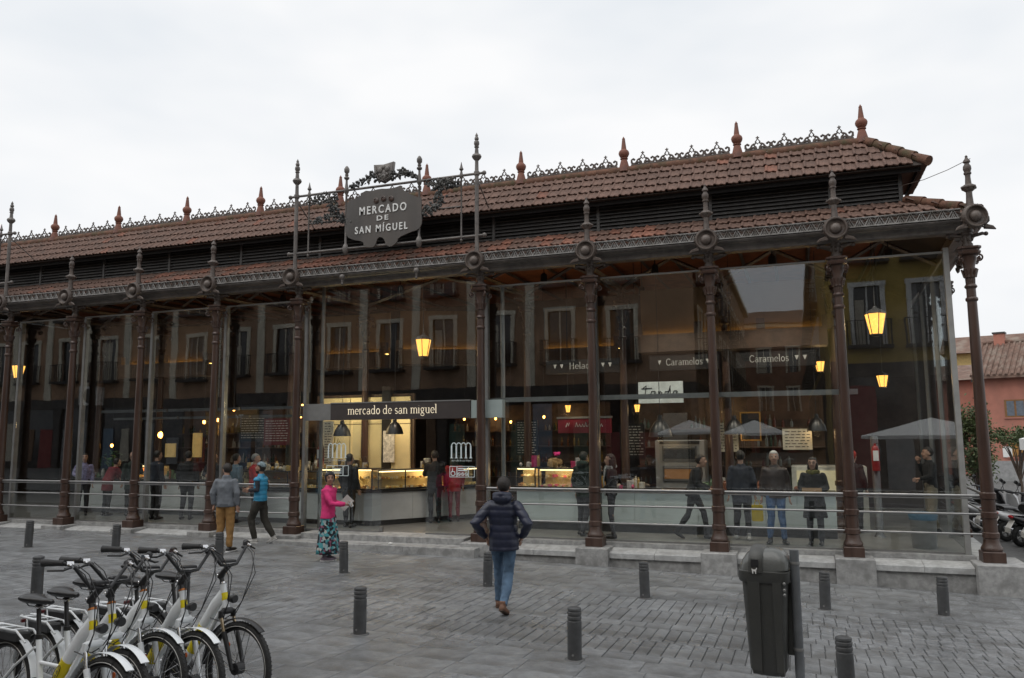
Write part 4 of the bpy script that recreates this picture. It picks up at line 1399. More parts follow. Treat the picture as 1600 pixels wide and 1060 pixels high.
MB().extx([(-0.5, 9.4), (5.5, 9.4), (2.5, 10.9)], -0.4, 6.4).build('roof', M_OLDT, yb2)
MB().box(-3.2, 3.0, -9.0, -0.1, 0, 6.9).build('annex', M_RED, yb2)
MB().extx([(-9.5, 6.9), (-0.1, 6.9), (-4.6, 8.2)], -3.5, 3.3).build('annex_roof', M_OLDT, yb2)
for z in (2.2, 4.6):
    MB().box(-1.5, -0.8, -9.04, -9.0, z, z + 1.2).build('window', M_PANE, yb2)

# ------------------------------------------------------------------ shrubs by the side street
M_LEAFG = mat('shrub_leaf', (0.060, 0.085, 0.030), 0.6, 0, 0.4, 5, tint=(0.10, 0.12, 0.04))
M_BARK = mat('bark', (0.09, 0.065, 0.05), 0.9, 0, 0.3, 12, 0.4, 40)
def shrub(x, y, h, rx, rz, n, seed, label, trunk_h):
    t = thing('small_tree', label, 'tree', (x, y, GZ(x, y)))
    rr = random.Random(seed)
    tk = MB()
    tk.tube([(0, 0, -0.05), (0.04, 0, trunk_h * 0.5), (0, 0.03, trunk_h)], [0.06, 0.05, 0.04], 8)
    tips = []
    for k in range(12):
        a = k * 2.4
        q = (math.cos(a) * rx * rr.uniform(0.4, 0.85), math.sin(a) * rx * rr.uniform(0.4, 0.85), h - rz + rr.uniform(-0.6, 0.8) * rz)
        tips.append(q)
        tk.tube([(0, 0.03, trunk_h * rr.uniform(0.6, 1)), (q[0] * 0.5, q[1] * 0.5, (trunk_h + q[2]) / 2), q], [0.03, 0.02, 0.008], 6)
    tk.build('trunk', M_BARK, t, True)
    cr = MB()
    for i in range(n):
        c = Vector(rr.choice(tips)) + Vector((rr.gauss(0, 0.22) * rx, rr.gauss(0, 0.22) * rx, rr.gauss(0, 0.24) * rz))
        d = Vector((rr.uniform(-1, 1), rr.uniform(-1, 1), rr.uniform(-0.6, 0.9))).normalized() * 0.07
        s = d.cross(Vector((rr.uniform(-1, 1), rr.uniform(-1, 1), rr.uniform(-1, 1)))).normalized() * 0.03
        cr.add([c - d, c + s, c + d, c - s], [(0, 1, 2, 3)])
    o = cr.build('crown', M_LEAFG, t)
shrub(12.05, 16.0, 3.35, 0.62, 1.2, 4200, 1, 'dense dark green bush seen between glass post and corner column', 0.9)
shrub(14.20, 19.9, 2.95, 0.72, 0.55, 1500, 2, 'small thin-leaved tree in front of the red house', 1.2)
# ------------------------------------------------------------------ inside the hall
M_MARB = mat('grey_marble', (0.52, 0.53, 0.52), 0.3, 0, 0.16, 1.6, tint=(0.42, 0.43, 0.43))
M_MARBG = mat('green_white_marble', (0.56, 0.62, 0.61), 0.3, 0, 0.1, 1.6)
M_BLACK = mat('black_lacquer', (0.015, 0.014, 0.014), 0.35, 0, 0.2, 5)
M_BROWNW = mat('dark_timber', (0.075, 0.045, 0.028), 0.55, 0, 0.35, 4)
M_CREAM = mat('cream_panel', (0.72, 0.60, 0.33), 0.6, 0, 0.1, 1.5)
M_UPPER = mat('tan_plaster', (0.17, 0.11, 0.055), 0.8, 0, 0.15, 1.5)
M_WARM = emis('warm_tube', (1.0, 0.62, 0.20), 2.2)
M_WARM2 = emis('warm_case_tube', (1.0, 0.74, 0.36), 3.0)
M_COVE = emis('cove_tube', (1.0, 0.58, 0.15), 8.0)
M_LANT = emis('lantern_pane', (1.0, 0.47, 0.09), 2.3)
M_BULB = emis('bulb_glow', (1.0, 0.42, 0.08), 14.0)
def lamp(name, loc, power, col, parent=None, r=0.06):
    d = bpy.data.lights.new(name, 'POINT')
    d.energy = power
    d.color = col
    d.shadow_soft_size = r
    o = bpy.data.objects.new(name, d)
    COL.objects.link(o)
    o.location = loc
    if parent:
        o.parent = parent
    return o
WARMC = (1.0, 0.66, 0.32)

def lantern(x, y, z, s, label, power):
    t = thing('lantern', label, 'lantern', (x, y, z), R(15), 'lit lanterns hung in the hall')
    t.scale = (s, s, s)
    g = MB()
    n = 6
    g.lathe([(0.115, -0.22), (0.195, 0.18)], n)
    g.build('lamp_glass', M_LANT, t)
    f = MB()
    for i in range(n):
        a = 2 * PI * (i + 0.5) / n
        f.tube([(0.118 * math.cos(a), 0.118 * math.sin(a), -0.22), (0.200 * math.cos(a), 0.200 * math.sin(a), 0.18)], 0.010, 4)
    f.lathe([(0.21, 0.18), (0.215, 0.20), (0.12, 0.27), (0.05, 0.30), (0.03, 0.34)], n)
    f.lathe([(0.05, -0.27), (0.128, -0.235), (0.128, -0.22)], n)
    f.build('frame', M_BLACKM, t)
    MB().tube([(0, 0, 0.33), (0, 0, (6.25 - z) / s)], 0.014 / s * 0.6, 6).build('hanger', M_BLACKM, t)
    lamp('lantern_light', (x, y - 0.35 * s, z - 0.05), power, WARMC, None, 0.12)
lantern(-2.10, 2.0, 4.24, 1.0, 'large lit lantern hanging inside above the entrance sign', 14)
lantern(7.88, 2.0, 4.27, 1.0, 'large lit lantern hanging at the corner end of the hall', 14)
lantern(-15.75, 2.2, 4.15, 0.9, 'lit lantern hanging inside at the frame edge', 10)
lantern(6.86, 3.9, 3.6, 0.55, 'small lit lantern left of the last column', 4)
lantern(8.15, 4.2, 3.25, 0.62, 'small lit lantern below the large corner lantern', 4)

# upper beams with cove light
def cove(x0, x1, y, z, label, ang=0.0):
    t = thing('light_cove', label, 'cove light', (x0, y, z), ang, 'warm light coves above the stalls')
    L = x1 - x0
    MB().box(0, L, -0.12, 0.30, -0.35, 0.0).build('beam', M_BROWNW, t)
    MB().box(0, L, -0.12, -0.08, 0.002, 0.05).build('lip', M_BROWNW, t)
    MB().box(0.02, L - 0.02, 0.25, 0.28, 0.004, 0.03).build('light_strip', M_COVE, t)
    MB().box(0, L, 0.32, 0.36, -0.35, 1.15).build('back_panel', M_UPPER, t)
    n = max(1, int(L / 1.3))
    for k in range(n + 1):
        MB().box(L * k / n - 0.09, L * k / n + 0.09, -0.075, 0.09, 0.005, 0.30).build('beam_block', M_BROWNW, t)
cove(3.0, 7.0, 2.75, 4.30, 'glowing cove above the sweets counter right of the doors')
cove(0.2, 2.2, 4.2, 4.25, 'glowing cove above the ice cream board')
cove(-5.9, -3.9, 3.3, 4.28, 'short glowing cove left of the entrance lantern')
cove(-3.6, -1.2, 3.6, 4.36, 'glowing cove running back behind the entrance lantern', R(25))
cove(-12.6, -9.4, 3.0, 4.22, 'glowing cove above the tavern stalls at the far left')

# fascia boards with the stall names
def board(x0, x1, z0, z1, y, text, label, tx0, tx1):
    t = thing('stall_board', label, 'stall sign', (0, 0, 0))
    MB().box(x0, x1, y, y + 0.06, z0, z1).build('board', M_BLACK, t)
    m = mat('chalk_grey', (0.46, 0.45, 0.42), 0.7)
    xh = (z1 - z0) * 0.30
    serif_text(text, tx0, tx1, z0 + (z1 - z0) * 0.33, xh, y - 0.004, 'letters', m, t)
    ic = MB()
    for q in (x0 + 0.22, x0 + 0.38, x1 - 0.38, x1 - 0.22):
        if tx0 - 0.1 < q < tx1 + 0.1:
            continue
        ic.add([(q - 0.04, y - 0.003, z1 - 0.10), (q + 0.04, y - 0.003, z1 - 0.10), (q, y - 0.003, z0 + 0.12)], [(0, 1, 2)])
    ic.build('cone_mark', m, t)
board(0.90, 2.63, 3.50, 3.82, 2.30, 'Helados', 'black hanging board lettered Helados', 1.45, 2.15)
board(3.30, 4.78, 3.50, 3.82, 2.30, 'Caramelos', 'black board lettered Caramelos above the oven', 3.66, 4.46)
board(5.15, 6.75, 3.50, 3.82, 2.30, 'Caramelos', 'black board lettered Caramelos nearest the hall corner', 5.42, 6.22)
t = thing('stall_board', 'white square board with handwritten black lettering tanda', 'stall sign')
MB().box(3.02, 4.0, 2.38, 2.43, 2.79, 3.26).build('board', mat('white_board', (0.60, 0.64, 0.62), 0.5), t)
mb = MB()
for pts in ([(0.06, 0.10), (0.13, 0.16), (0.10, -0.06), (0.14, -0.09), (0.19, -0.04)], [(0.02, 0.09), (0.26, 0.10)],
            [(0.32, 0.03), (0.25, 0.03), (0.22, -0.05), (0.28, -0.07), (0.33, 0.03), (0.34, -0.07), (0.38, -0.05)],
            [(0.40, 0.03), (0.40, -0.07), (0.44, 0.03), (0.47, 0.0), (0.47, -0.07), (0.52, -0.05)],
            [(0.62, 0.02), (0.55, 0.02), (0.53, -0.05), (0.58, -0.07), (0.63, 0.03), (0.66, 0.15), (0.65, -0.06), (0.70, -0.05)],
            [(0.80, 0.03), (0.74, 0.03), (0.71, -0.05), (0.76, -0.07), (0.81, 0.03), (0.83, -0.07), (0.88, -0.04)]):
    mb.tube([(3.07 + p[0], 2.372, 3.02 + p[1]) for p in pts], 0.010, 5)
mb.build('letters', M_BLACK, t)

def marble_counter(name, label, path, z0, z1, m, w=1.15, depth=0.75, group=None):
    """counter front along a path in plan, clad in separate marble slabs, black kick and top"""
    t = thing(name, label, 'counter', (0, 0, 0), 0, group)
    for k in range(len(path) - 1):
        A, B = Vector(path[k]), Vector(path[k + 1])
        L = (B - A).length
        M = Matrix.Translation((A.x, A.y, 0)) @ Matrix.Rotation(math.atan2(B.y - A.y, B.x - A.x), 4, 'Z')
        n = max(1, round(L / w))
        for q in range(n):
            mb = MB().cbox(L * q / n + 0.003, L * (q + 1) / n - 0.003, 0, 0.04, z0, z1, 0.003)
            mb.xf(M)
            mb.build('marble_slab', m, t)
        for nm, bx, mm in (('kick', (0.0, L, 0.10, 0.16, 0.052, z0), M_STEELD), ('top', (-0.02, L + 0.02, -0.03, depth, z1 + 0.002, z1 + 0.045), M_BLACK), ('carcass', (0.05, L - 0.05, 0.05, depth - 0.02, z0, z1 - 0.002), M_BLACK)):
            mb = MB().box(*bx)
            mb.xf(M)
            mb.build(nm, mm, t)
    return t

def showcase(parent_label, A, B, z0, z1, depth, seed, cols, power, group='glass showcases on the counters', lit=True):
    """glass case with shelves of wares and a lit tube under its top"""
    A, B = Vector(A), Vector(B)
    L = (B - A).length
    ang = math.atan2(B.y - A.y, B.x - A.x)
    t = thing('glass_showcase', parent_label, 'showcase', (A.x, A.y, 0), ang, group)
    MB().box(0, L, 0, 0.010, z0 + 0.03, z1 - 0.02).build('front_glass', M_GLASSD, t)
    fr = MB()
    n = max(1, round(L / 0.8))
    for q in range(n + 1):
        xx = min(max(L * q / n, 0.012), L - 0.012)
        fr.box(xx - 0.012, xx + 0.012, -0.004, 0.02, z0, z1)
    fr.box(0, L, -0.005, depth, z1 - 0.001, z1 + 0.02)
    fr.box(0, L, -0.005, 0.02, z0, z0 + 0.03)
    fr.build('frame', M_BLACKM, t)
    MB().box(0.02, L - 0.02, 0.02, depth, z0 + 0.001, z0 + 0.02).build('tray', mat('steel_tray', (0.6, 0.55, 0.42), 0.3, 0.3), t)
    MB().box(0.02, L - 0.02, depth - 0.02, depth, z0 + 0.03, z1 - 0.03).build('back_panel', M_CREAM, t)
    rr = random.Random(seed)
    zs = [z0 + 0.02, z0 + 0.02 + (z1 - z0) * 0.48]
    MB().box(0.02, L - 0.02, depth * 0.45, depth - 0.03, zs[1] - 0.012, zs[1]).build('shelf', M_GLASSD, t)
    for c, col in enumerate(cols):
        wares = MB()
        for q in range(int(L * 16)):
            row = rr.random() < 0.4
            x = rr.uniform(0.05, L - 0.05)
            y = rr.uniform(depth * 0.5, depth - 0.08) if row else rr.uniform(0.06, depth - 0.1)
            z = zs[1] if row else zs[0]
            s = rr.uniform(0.018, 0.04)
            if rr.random() < 0.5:
                wares.sph((x, y, z + s * 0.8), (s * 1.2, s, s * 0.8), 7, 5)
            else:
                wares.cbox(x - s, x + s, y - s, y + s, z, z + s * rr.uniform(1, 2.4), 0.006)
        o = wares.build('wares', mat('ware_%d%d%d' % tuple(int(v * 100) for v in col), col, 0.5), t)
        o['kind'] = 'stuff'
    if lit:
        MB().box(0.04, L - 0.04, 0.04, 0.075, z1 - 0.035, z1 - 0.008).build('light_tube', M_WARM2, t)
        lamp('case_light', (A.x + (B.x - A.x) * 0.5 - math.sin(ang) * 0.2, A.y + (B.y - A.y) * 0.5 + math.cos(ang) * 0.2, z1 - 0.06), power, WARMC, None, 0.15)
    return t

GOLD = [(0.62, 0.40, 0.10), (0.70, 0.55, 0.25), (0.40, 0.20, 0.06), (0.72, 0.66, 0.50)]
SWEET = [(0.65, 0.10, 0.22), (0.70, 0.62, 0.52), (0.60, 0.42, 0.12), (0.50, 0.05, 0.10)]
# bakery beside the entrance
marble_counter('bakery_counter', 'pale grey marble bakery counter turning the corner inside the entrance', [(-7.3, 1.30), (-3.05, 1.30), (-1.15, 3.75)], 0.17, 0.80, M_MARB)
showcase('lit bakery showcase left of the pink cardigan woman', (-7.2, 1.42), (-4.62, 1.42), 0.86, 1.26, 0.55, 1, GOLD, 10, lit=False)
showcase('lit bakery showcase facing the entrance glass', (-4.55, 1.42), (-3.12, 1.42), 0.86, 1.34, 0.55, 2, GOLD, 16)
showcase('lit bakery showcase on the receding side of the corner counter', (-3.02, 1.50), (-1.28, 3.74), 0.86, 1.30, 0.5, 3, GOLD, 14)
bp = thing('bakery_wall', 'pale yellow lit back wall of the bakery with framed panels', 'stall wall')
for k, (x0, x1) in enumerate(((-5.6, -4.75), (-4.73, -3.78), (-3.52, -2.98))):
    MB().box(x0, x1, 3.05, 3.10, 0.9, 2.42).build('panel', M_CREAM, bp)
    MB().box(x0, x1, 3.05, 3.10, 2.44, 3.12).build('panel', M_CREAM, bp)
MB().box(-3.77, -3.53, 3.0, 3.2, 0.05, 3.4).build('pillar', M_BLACK, bp)
MB().box(-5.8, -2.9, 3.12, 3.2, 0.05, 3.2).build('backing', M_BROWNW, bp)
dec = MB()
rr = random.Random(4)
for (cx, cz, s) in ((-5.2, 2.78, 0.17), (-4.2, 2.76, 0.13), (-3.25, 2.75, 0.10), (-5.2, 1.9, 0.2), (-4.3, 1.7, 0.12)):
    for q in range(9):
        a = rr.uniform(0, PI)
        dec.tube([(cx, 3.045, cz - s), (cx + s * 0.5 * math.cos(a), 3.045, cz), (cx + s * math.cos(a), 3.045, cz + s * math.sin(a))], 0.010, 4)
dec.build('sprig_drawing', mat('olive_print', (0.30, 0.24, 0.06), 0.7), bp)
mb = MB().box(-3.70, -3.38, 2.96, 2.99, 1.45, 2.25)
mb.build('poster', mat('grey_poster', (0.55, 0.52, 0.46), 0.7, 0, 0.5, 14), bp)
lamp('bakery_light', (-4.6, 2.4, 2.9), 26, (1.0, 0.80, 0.45), None, 0.25)
lamp('bakery_light', (-3.2, 2.5, 2.6), 12, (1.0, 0.80, 0.45), None, 0.2)
# black bell pendants
def pendant(x, y, z, s, label, top=3.3, power=0.0):
    t = thing('pendant_lamp', label, 'pendant lamp', (x, y, z), 0, 'black bell pendant lamps')
    MB().lathe([(0.04 * s, 0.36 * s), (0.05 * s, 0.28 * s), (0.10 * s, 0.24 * s), (0.17 * s, 0.12 * s), (0.20 * s, 0.0), (0.185 * s, 0.0), (0.15 * s, 0.10 * s), (0.05 * s, 0.2 * s)], 20).build('shade', M_BLACK, t, True)
    MB().sph((0, 0, 0.06 * s), 0.05 * s, 10, 8).build('bulb', M_WARM, t, True)
    MB().tube([(0, 0, 0.34 * s), (0, 0, 6.2 - z)], 0.006, 5).build('cord', M_BLACK, t)
    if power:
        lamp('pendant_light', (x, y, z - 0.05), power, WARMC, None, 0.08)
pendant(-4.32, 2.0, 2.12, 1.1, 'black bell pendant over the bakery counter, left one of the pair', power=5)
pendant(-3.02, 2.3, 2.16, 1.1, 'black bell pendant over the bakery counter, right one of the pair', power=5)
pendant(3.50, 2.25, 2.05, 1.3, 'black bell pendant below the tanda board', power=8)
pendant(5.05, 2.4, 2.10, 1.1, 'black bell pendant behind the column left of the white haired man', power=4)
pendant(6.7, 3.0, 2.15, 1.0, 'black bell pendant right of the woman with the cardboard', power=4)

# bar with bottles at the back of the entrance aisle
def bottle_shelf(x0, x1, y, label, seed, zs=(0.9, 1.35, 1.8, 2.25), cols=None, power=3.0):
    t = thing('bottle_shelf', label, 'shelf', (0, 0, 0), 0, 'back shelves of the stalls')
    MB().box(x0, x1, y + 0.30, y + 0.34, 0.05, 3.0).build('back_board', M_BROWNW, t)
    rr = random.Random(seed)
    for k, z in enumerate(zs):
        MB().box(x0, x1, y, y + 0.30, z - 0.03, z).build('shelf_board', M_BROWNW, t)
    for ci, col in enumerate(cols or ((0.02, 0.03, 0.015), (0.14, 0.05, 0.015), (0.20, 0.13, 0.04), (0.26, 0.25, 0.22))):
        b = MB()
        for z in zs:
            x = x0 + 0.08
            while x < x1 - 0.06:
                if rr.random() < 0.17 + 0.10 * math.sin(x * 2.1 + z * 7):
                    h = rr.uniform(0.12, 0.32)
                    b.lathe([(0.036, 0), (0.036, h * 0.6), (0.014, h * 0.75), (0.014, h)], 7, (x, y + rr.uniform(0.08, 0.2), z + 0.001))
                x += 0.095
        o = b.build('bottles', mat('bottle_%d' % ci if not cols else 'jar_%d%d%d' % tuple(int(v * 100) for v in col), col, 0.12), t)
        o['kind'] = 'stuff'
    if power:
        lamp('shelf_light', ((x0 + x1) / 2, y - 0.25, zs[-1] + 0.35), power * 0.6, WARMC, None, 0.1)
bottle_shelf(-3.6, -1.2, 7.0, 'dark bottle shelves seen through the open doorway', 1, power=12)
bottle_shelf(-1.0, 1.4, 6.4, 'dark bottle shelves right of the doorway aisle', 2, power=8)
bottle_shelf(-12.4, -9.6, 5.2, 'dark tavern shelves far left behind the plant', 3, power=7)
bottle_shelf(-9.2, -6.2, 5.0, 'dark tavern shelves behind the standing drinkers', 5, power=7)
bottle_shelf(2.6, 6.9, 4.3, 'shelves of jars behind the sweets counter', 4, cols=((0.14, 0.15, 0.14), (0.10, 0.04, 0.03), (0.05, 0.07, 0.05)), power=10)

# sweets counter right of the doors
marble_counter('sweets_counter', 'long pale green marble counter behind the railings right of the doors', [(0.35, 1.75), (6.95, 1.75)], 0.22, 0.90, M_MARBG, 1.3)
showcase('lit yellow showcase of pastries at the counter end beside the doors', (0.30, 1.80), (0.78, 1.80), 0.95, 1.38, 0.5, 4, GOLD, 5)
showcase('showcase packed with pink and white sweets', (0.84, 1.80), (1.86, 1.80), 0.95, 1.36, 0.5, 5, SWEET, 6)
t = thing('sweet_canister', 'slim glossy pink canister at the end of the sweets showcase', 'canister', (1.98, 1.95, 0.947))
MB().lathe([(0.075, 0), (0.075, 0.36), (0.05, 0.39), (0.02, 0.40)], 16).build('body', mat('hot_pink_gloss', (0.45, 0.02, 0.10), 0.25), t, True)
MB().lathe([(0.078, 0.30), (0.078, 0.34)], 16).build('band', M_WHITE, t, True)
t = thing('sweet_basket', 'wrapped sweets basket with a pink bow on the showcase', 'basket', (1.18, 2.0, 1.382))
mb = MB()
rr = random.Random(9)
for k in range(40):
    a, r = rr.uniform(0, 6.28), rr.uniform(0.02, 0.15)
    mb.cbox(r * math.cos(a) - 0.035, r * math.cos(a) + 0.035, r * math.sin(a) - 0.03, r * math.sin(a) + 0.03, rr.uniform(0, 0.10), rr.uniform(0.12, 0.22), 0.01)
mb.build('sweets', mat('amber_wrap', (0.45, 0.28, 0.12), 0.4, 0, 0.4, 20), t)
mb = MB()
for k in range(8):
    mb.sph((0.04 + rr.uniform(-0.05, 0.05), rr.uniform(-0.04, 0.04), 0.25 + rr.uniform(0, 0.08)), (0.045, 0.03, 0.03), 8, 6)
mb.build('bow', mat('magenta_bow', (0.75, 0.03, 0.22), 0.5), t, True)
t = thing('stall_awning', 'crimson stall awning board with pale edge hung left of the sweets stall', 'awning', (1.55, 3.6, 2.35), R(-14))
MB().box(-0.85, 0.60, 0, 0.06, -0.20, 0.15).build('board', mat('crimson_board', (0.20, 0.010, 0.026), 0.5), t)
MB().box(-0.87, 0.62, -0.03, 0.07, 0.152, 0.20).build('edge', M_STEEL, t)
mb = MB()
for k in range(9):
    x = -0.35 + k * 0.085
    mb.tube([(x, -0.008, -0.05), (x + 0.03, -0.008, 0.06 if k % 3 == 0 else 0.02), (x + 0.06, -0.008, -0.05)], 0.008, 4)
mb.tube([(-0.62, -0.008, -0.05), (-0.58, -0.008, 0.05), (-0.55, -0.008, -0.03), (-0.52, -0.008, 0.05)], 0.012, 4)
mb.build('letters', M_WHITE, t)
# bread oven
ov = thing('bread_oven', 'stainless steel deck oven with glowing lower window', 'oven', (3.22, 3.2, 0.95))
MB().cbox(0, 1.10, 0, 0.75, -0.1, 1.02, 0.02).build('body', M_STEEL, ov)
for k, z in enumerate((0.10, 0.55)):
    MB().box(0.16, 0.94, -0.03, -0.001, z, z + 0.34).build('door', M_STEELD, ov)
    MB().box(0.20, 0.90, -0.036, -0.031, z + 0.05, z + 0.27).build('window', M_PANE if k else mat('oven_glow', (0.10, 0.05, 0.02), 0.2, emit=(1.0, 0.42, 0.12), estr=0.10), ov)
    MB().tube([(0.20, -0.07, z + 0.31), (0.90, -0.07, z + 0.31)], 0.012, 6).build('handle', M_RAIL, ov)
MB().box(0.1, 1.0, -0.02, -0.001, 0.93, 1.0).build('hood', M_BLACK, ov)
t = thing('framed_board', 'yellow edged menu frame hanging above the yellow bag', 'menu board', (5.15, 2.7, 1.95))
fr = MB()
for a in ((0, 0.03, 0, 0.62), (0.40, 0.43, 0, 0.62)):
    fr.box(a[0], a[1], 0, 0.03, a[2], a[3])
fr.box(0.03, 0.40, 0, 0.03, 0, 0.03)
fr.box(0.03, 0.40, 0, 0.03, 0.59, 0.62)
fr.build('frame', mat('amber_frame', (0.22, 0.11, 0.02), 0.4), t)
MB().box(0.03, 0.40, 0.012, 0.02, 0.03, 0.59).build('sheet', M_BLACK, t)
t = thing('display_fridge', 'cream lit display fridge behind the woman with the cardboard', 'fridge', (6.15, 3.3, 0.05))
MB().cbox(0, 1.5, 0, 0.7, 0, 1.35, 0.02).build('body', mat('fridge_white', (0.55, 0.55, 0.50), 0.4), t)
MB().box(0.1, 1.4, -0.02, -0.001, 0.72, 1.25).build('window', mat('fridge_glow', (0.5, 0.45, 0.3), 0.3, emit=(1.0, 0.85, 0.5), estr=0.25), t)

# tavern end on the left
marble_counter('tavern_counter', 'grey white marble tavern counter at the far left', [(-13.2, 2.2), (-7.6, 2.2)], 0.2, 0.95, M_MARB, 1.2)
showcase('orange lit showcase on the tavern counter', (-11.6, 2.35), (-10.45, 2.35), 1.0, 1.36, 0.5, 6, [(0.7, 0.3, 0.05), (0.6, 0.2, 0.05), (0.75, 0.5, 0.1)], 7)
t = thing('potted_plant', 'leafy green plant standing on the tavern counter', 'plant', (-12.2, 2.5, 1.0))
MB().lathe([(0.08, 0), (0.12, 0.22), (0.13, 0.24), (0.11, 0.24), (0.1, 0.2)], 14).build('pot', M_BLACK, t, True)
pl = MB()
rr = random.Random(2)
for k in range(260):
    a, e = rr.uniform(0, 6.28), rr.uniform(-0.3, 1.4)
    r = rr.uniform(0.05, 0.36)
    c = Vector((r * math.cos(a) * math.cos(e), r * math.sin(a) * math.cos(e), 0.42 + r * math.sin(e)))
    d = Vector((math.cos(a), math.sin(a), rr.uniform(-0.4, 0.6))).normalized() * 0.06
    s = d.cross(Vector((0, 0, 1))).normalized() * 0.02
    pl.add([c - d, c + s, c + d, c - s], [(0, 1, 2, 3)])
for k in range(14):
    a = k * 2.4
    pl.tube([(0, 0, 0.2), (0.2 * math.cos(a), 0.2 * math.sin(a), 0.45)], 0.006, 4)
pl.build('leaves', mat('plant_leaf', (0.10, 0.20, 0.03), 0.5, 0, 0.4, 8), t)
def bulb(x, y, z, label, col='orange', s=1.0):
    t = thing('hanging_bulb', label, 'bulb', (x, y, z), 0, 'glowing bulbs hung in the hall')
    MB().sph((0, 0, 0), (0.04 * s, 0.04 * s, 0.055 * s), 10, 8).build('glass', M_BULB if col == 'orange' else M_WARM, t, True)
    MB().lathe([(0.025, 0.045 * s), (0.025, 0.11 * s)], 8).build('socket', M_BLACK, t)
    MB().tube([(0, 0, 0.10 * s), (0, 0, 6.2 - z)], 0.005, 5).build('cord', M_BLACK, t)
bulb(-8.1, 2.6, 2.88, 'single orange bulb below the bar left of the grey jacket man')
bulb(-5.9, 2.6, 2.92, 'single orange bulb above the bakery end by the entrance column')
for k, (dx, dz) in enumerate(((0, 0), (0.16, -0.12), (0.08, -0.25), (0.22, 0.06), (-0.05, -0.3))):
    bulb(-9.35 + dx, 2.9 + 0.1 * k, 2.55 + dz, ('topmost', 'middle', 'lower', 'upper right', 'lowest')[k] + ' bulb of the hanging cluster in the tavern')
bulb(-11.0, 3.0, 2.2, 'reddish bulb above the lit tavern showcase', s=2.0)
bulb(-13.2, 3.4, 1.9, 'small round bulb at the far left of the tavern')
for k, (x, z) in enumerate(((1.05, 2.75), (2.75, 2.73))):
    lantern(x, 3.6, z, 0.42, ('small lit lantern over the pastry showcase', 'small lit lantern right of the Helados board column')[k], 2)
for k, (x0, x1, z0, z1) in enumerate(((-11.35, -11.0, 1.55, 1.95), (-10.35, -10.05, 1.55, 2.25))):
    t = thing('light_box', ('small lit yellow price box on the tavern shelf', 'tall lit yellow menu box in the tavern')[k], 'light box', (0, 0, 0))
    MB().box(x0, x1, 3.6, 3.66, z0, z1).build('panel', mat('lit_menu', (0.4, 0.3, 0.11), 0.5, emit=(1.0, 0.66, 0.22), estr=0.15), t)
    MB().box(x0 - 0.02, x1 + 0.02, 3.662, 3.70, z0 - 0.02, z1 + 0.02).build('frame', M_BLACK, t)
# extinguishers
def extinguisher(x, y, z, label):
    t = thing('fire_extinguisher', label, 'extinguisher', (x, y, z), 0, 'red fire extinguishers')
    MB().lathe([(0.07, 0), (0.075, 0.02), (0.075, 0.42), (0.05, 0.48), (0.025, 0.50), (0.025, 0.54)], 16).build('cylinder', mat('extinguisher_red', (0.25, 0.012, 0.012), 0.3), t, True)
    MB().box(-0.05, 0.05, -0.080, -0.070, 0.20, 0.40).build('label_plate', M_WHITE, t)
    mb = MB().tube([(0, 0, 0.53), (0.06, -0.03, 0.55), (0.09, -0.03, 0.40), (0.08, -0.03, 0.2)], 0.012, 6)
    mb.build('hose', M_BLACK, t)
extinguisher(-4.08, 0.72, 1.42, 'red extinguisher on the steel post left of the entrance')
extinguisher(7.75, 2.3, 1.35, 'red extinguisher on the grey stand at the hall corner')
t = thing('steel_stand', 'grey steel post carrying the extinguisher at the hall corner', 'post', (7.75, 2.42, 0.05))
MB().lathe([(0.11, 0), (0.10, 0.02), (0.075, 0.05), (0.075, 1.95), (0.06, 1.98)], 14).build('post', M_STEELD, t, True)
t = thing('waste_basket', 'steel waste basket with blue liner inside the corner glass', 'basket', (8.35, 1.0, 0.05))
MB().lathe([(0.19, 0), (0.20, 0.02), (0.22, 0.55), (0.225, 0.56), (0.20, 0.56), (0.18, 0.10)], 20).build('body', M_STEEL, t, True)
MB().lathe([(0.226, 0.50), (0.24, 0.58), (0.235, 0.62), (0.20, 0.60)], 20).build('liner', mat('blue_liner', (0.05, 0.13, 0.20), 0.5), t, True)
# spotlights under the hall roof, front row added to brighten counters and floor
for x, y, p, lab in ((-12.2, 0.95, 26, 'added as fill above the lilac shirt'), (-9.9, 0.95, 26, 'added as fill above the tavern showcase'), (-7.4, 0.95, 26, 'added as fill above the black puffer'), (-5.4, 0.95, 30, 'added as fill above the red jacket'), (-2.2, 1.0, 60, 'added as fill inside the entrance'),
                     (1.3, 0.95, 70, 'added as fill above the sweets showcase'), (3.7, 0.95, 75, 'added as fill above the stooped person'), (6.0, 0.95, 80, 'added as fill above the white haired man'), (8.1, 1.2, 60, 'added as fill in the hall corner'), (-8, 3.6, 10, 'over the tavern back shelves'), (3.0, 3.3, 14, 'over the oven')):
    t = thing('spot_lamp', 'small black spotlight under the roof ' + lab, 'spotlight', (x, y, 5.4), 0, 'black spotlights under the roof')
    MB().lathe([(0.03, 0.2), (0.07, 0.16), (0.08, 0.0), (0.07, 0.0), (0.05, 0.05)], 12).build('can', M_BLACK, t, True)
    MB().tube([(0, 0, 0.18), (0, 0, 0.85)], 0.01, 5).build('hanger', M_BLACK, t)
    MB().lathe([(0.05, 0.045), (0.02, 0.05)], 12).build('lens', M_WARM, t)
    d = bpy.data.lights.new('spot_light', 'SPOT')
    d.energy = p * 3.0
    d.color = (1.0, 0.90, 0.76)
    d.spot_size = R(110)
    d.spot_blend = 0.8
    d.shadow_soft_size = 0.08
    o = bpy.data.objects.new('spot_light', d)
    COL.objects.link(o)
    o.location = (x, y, 5.38)
    o.rotation_euler = (R(14), 0, 0)

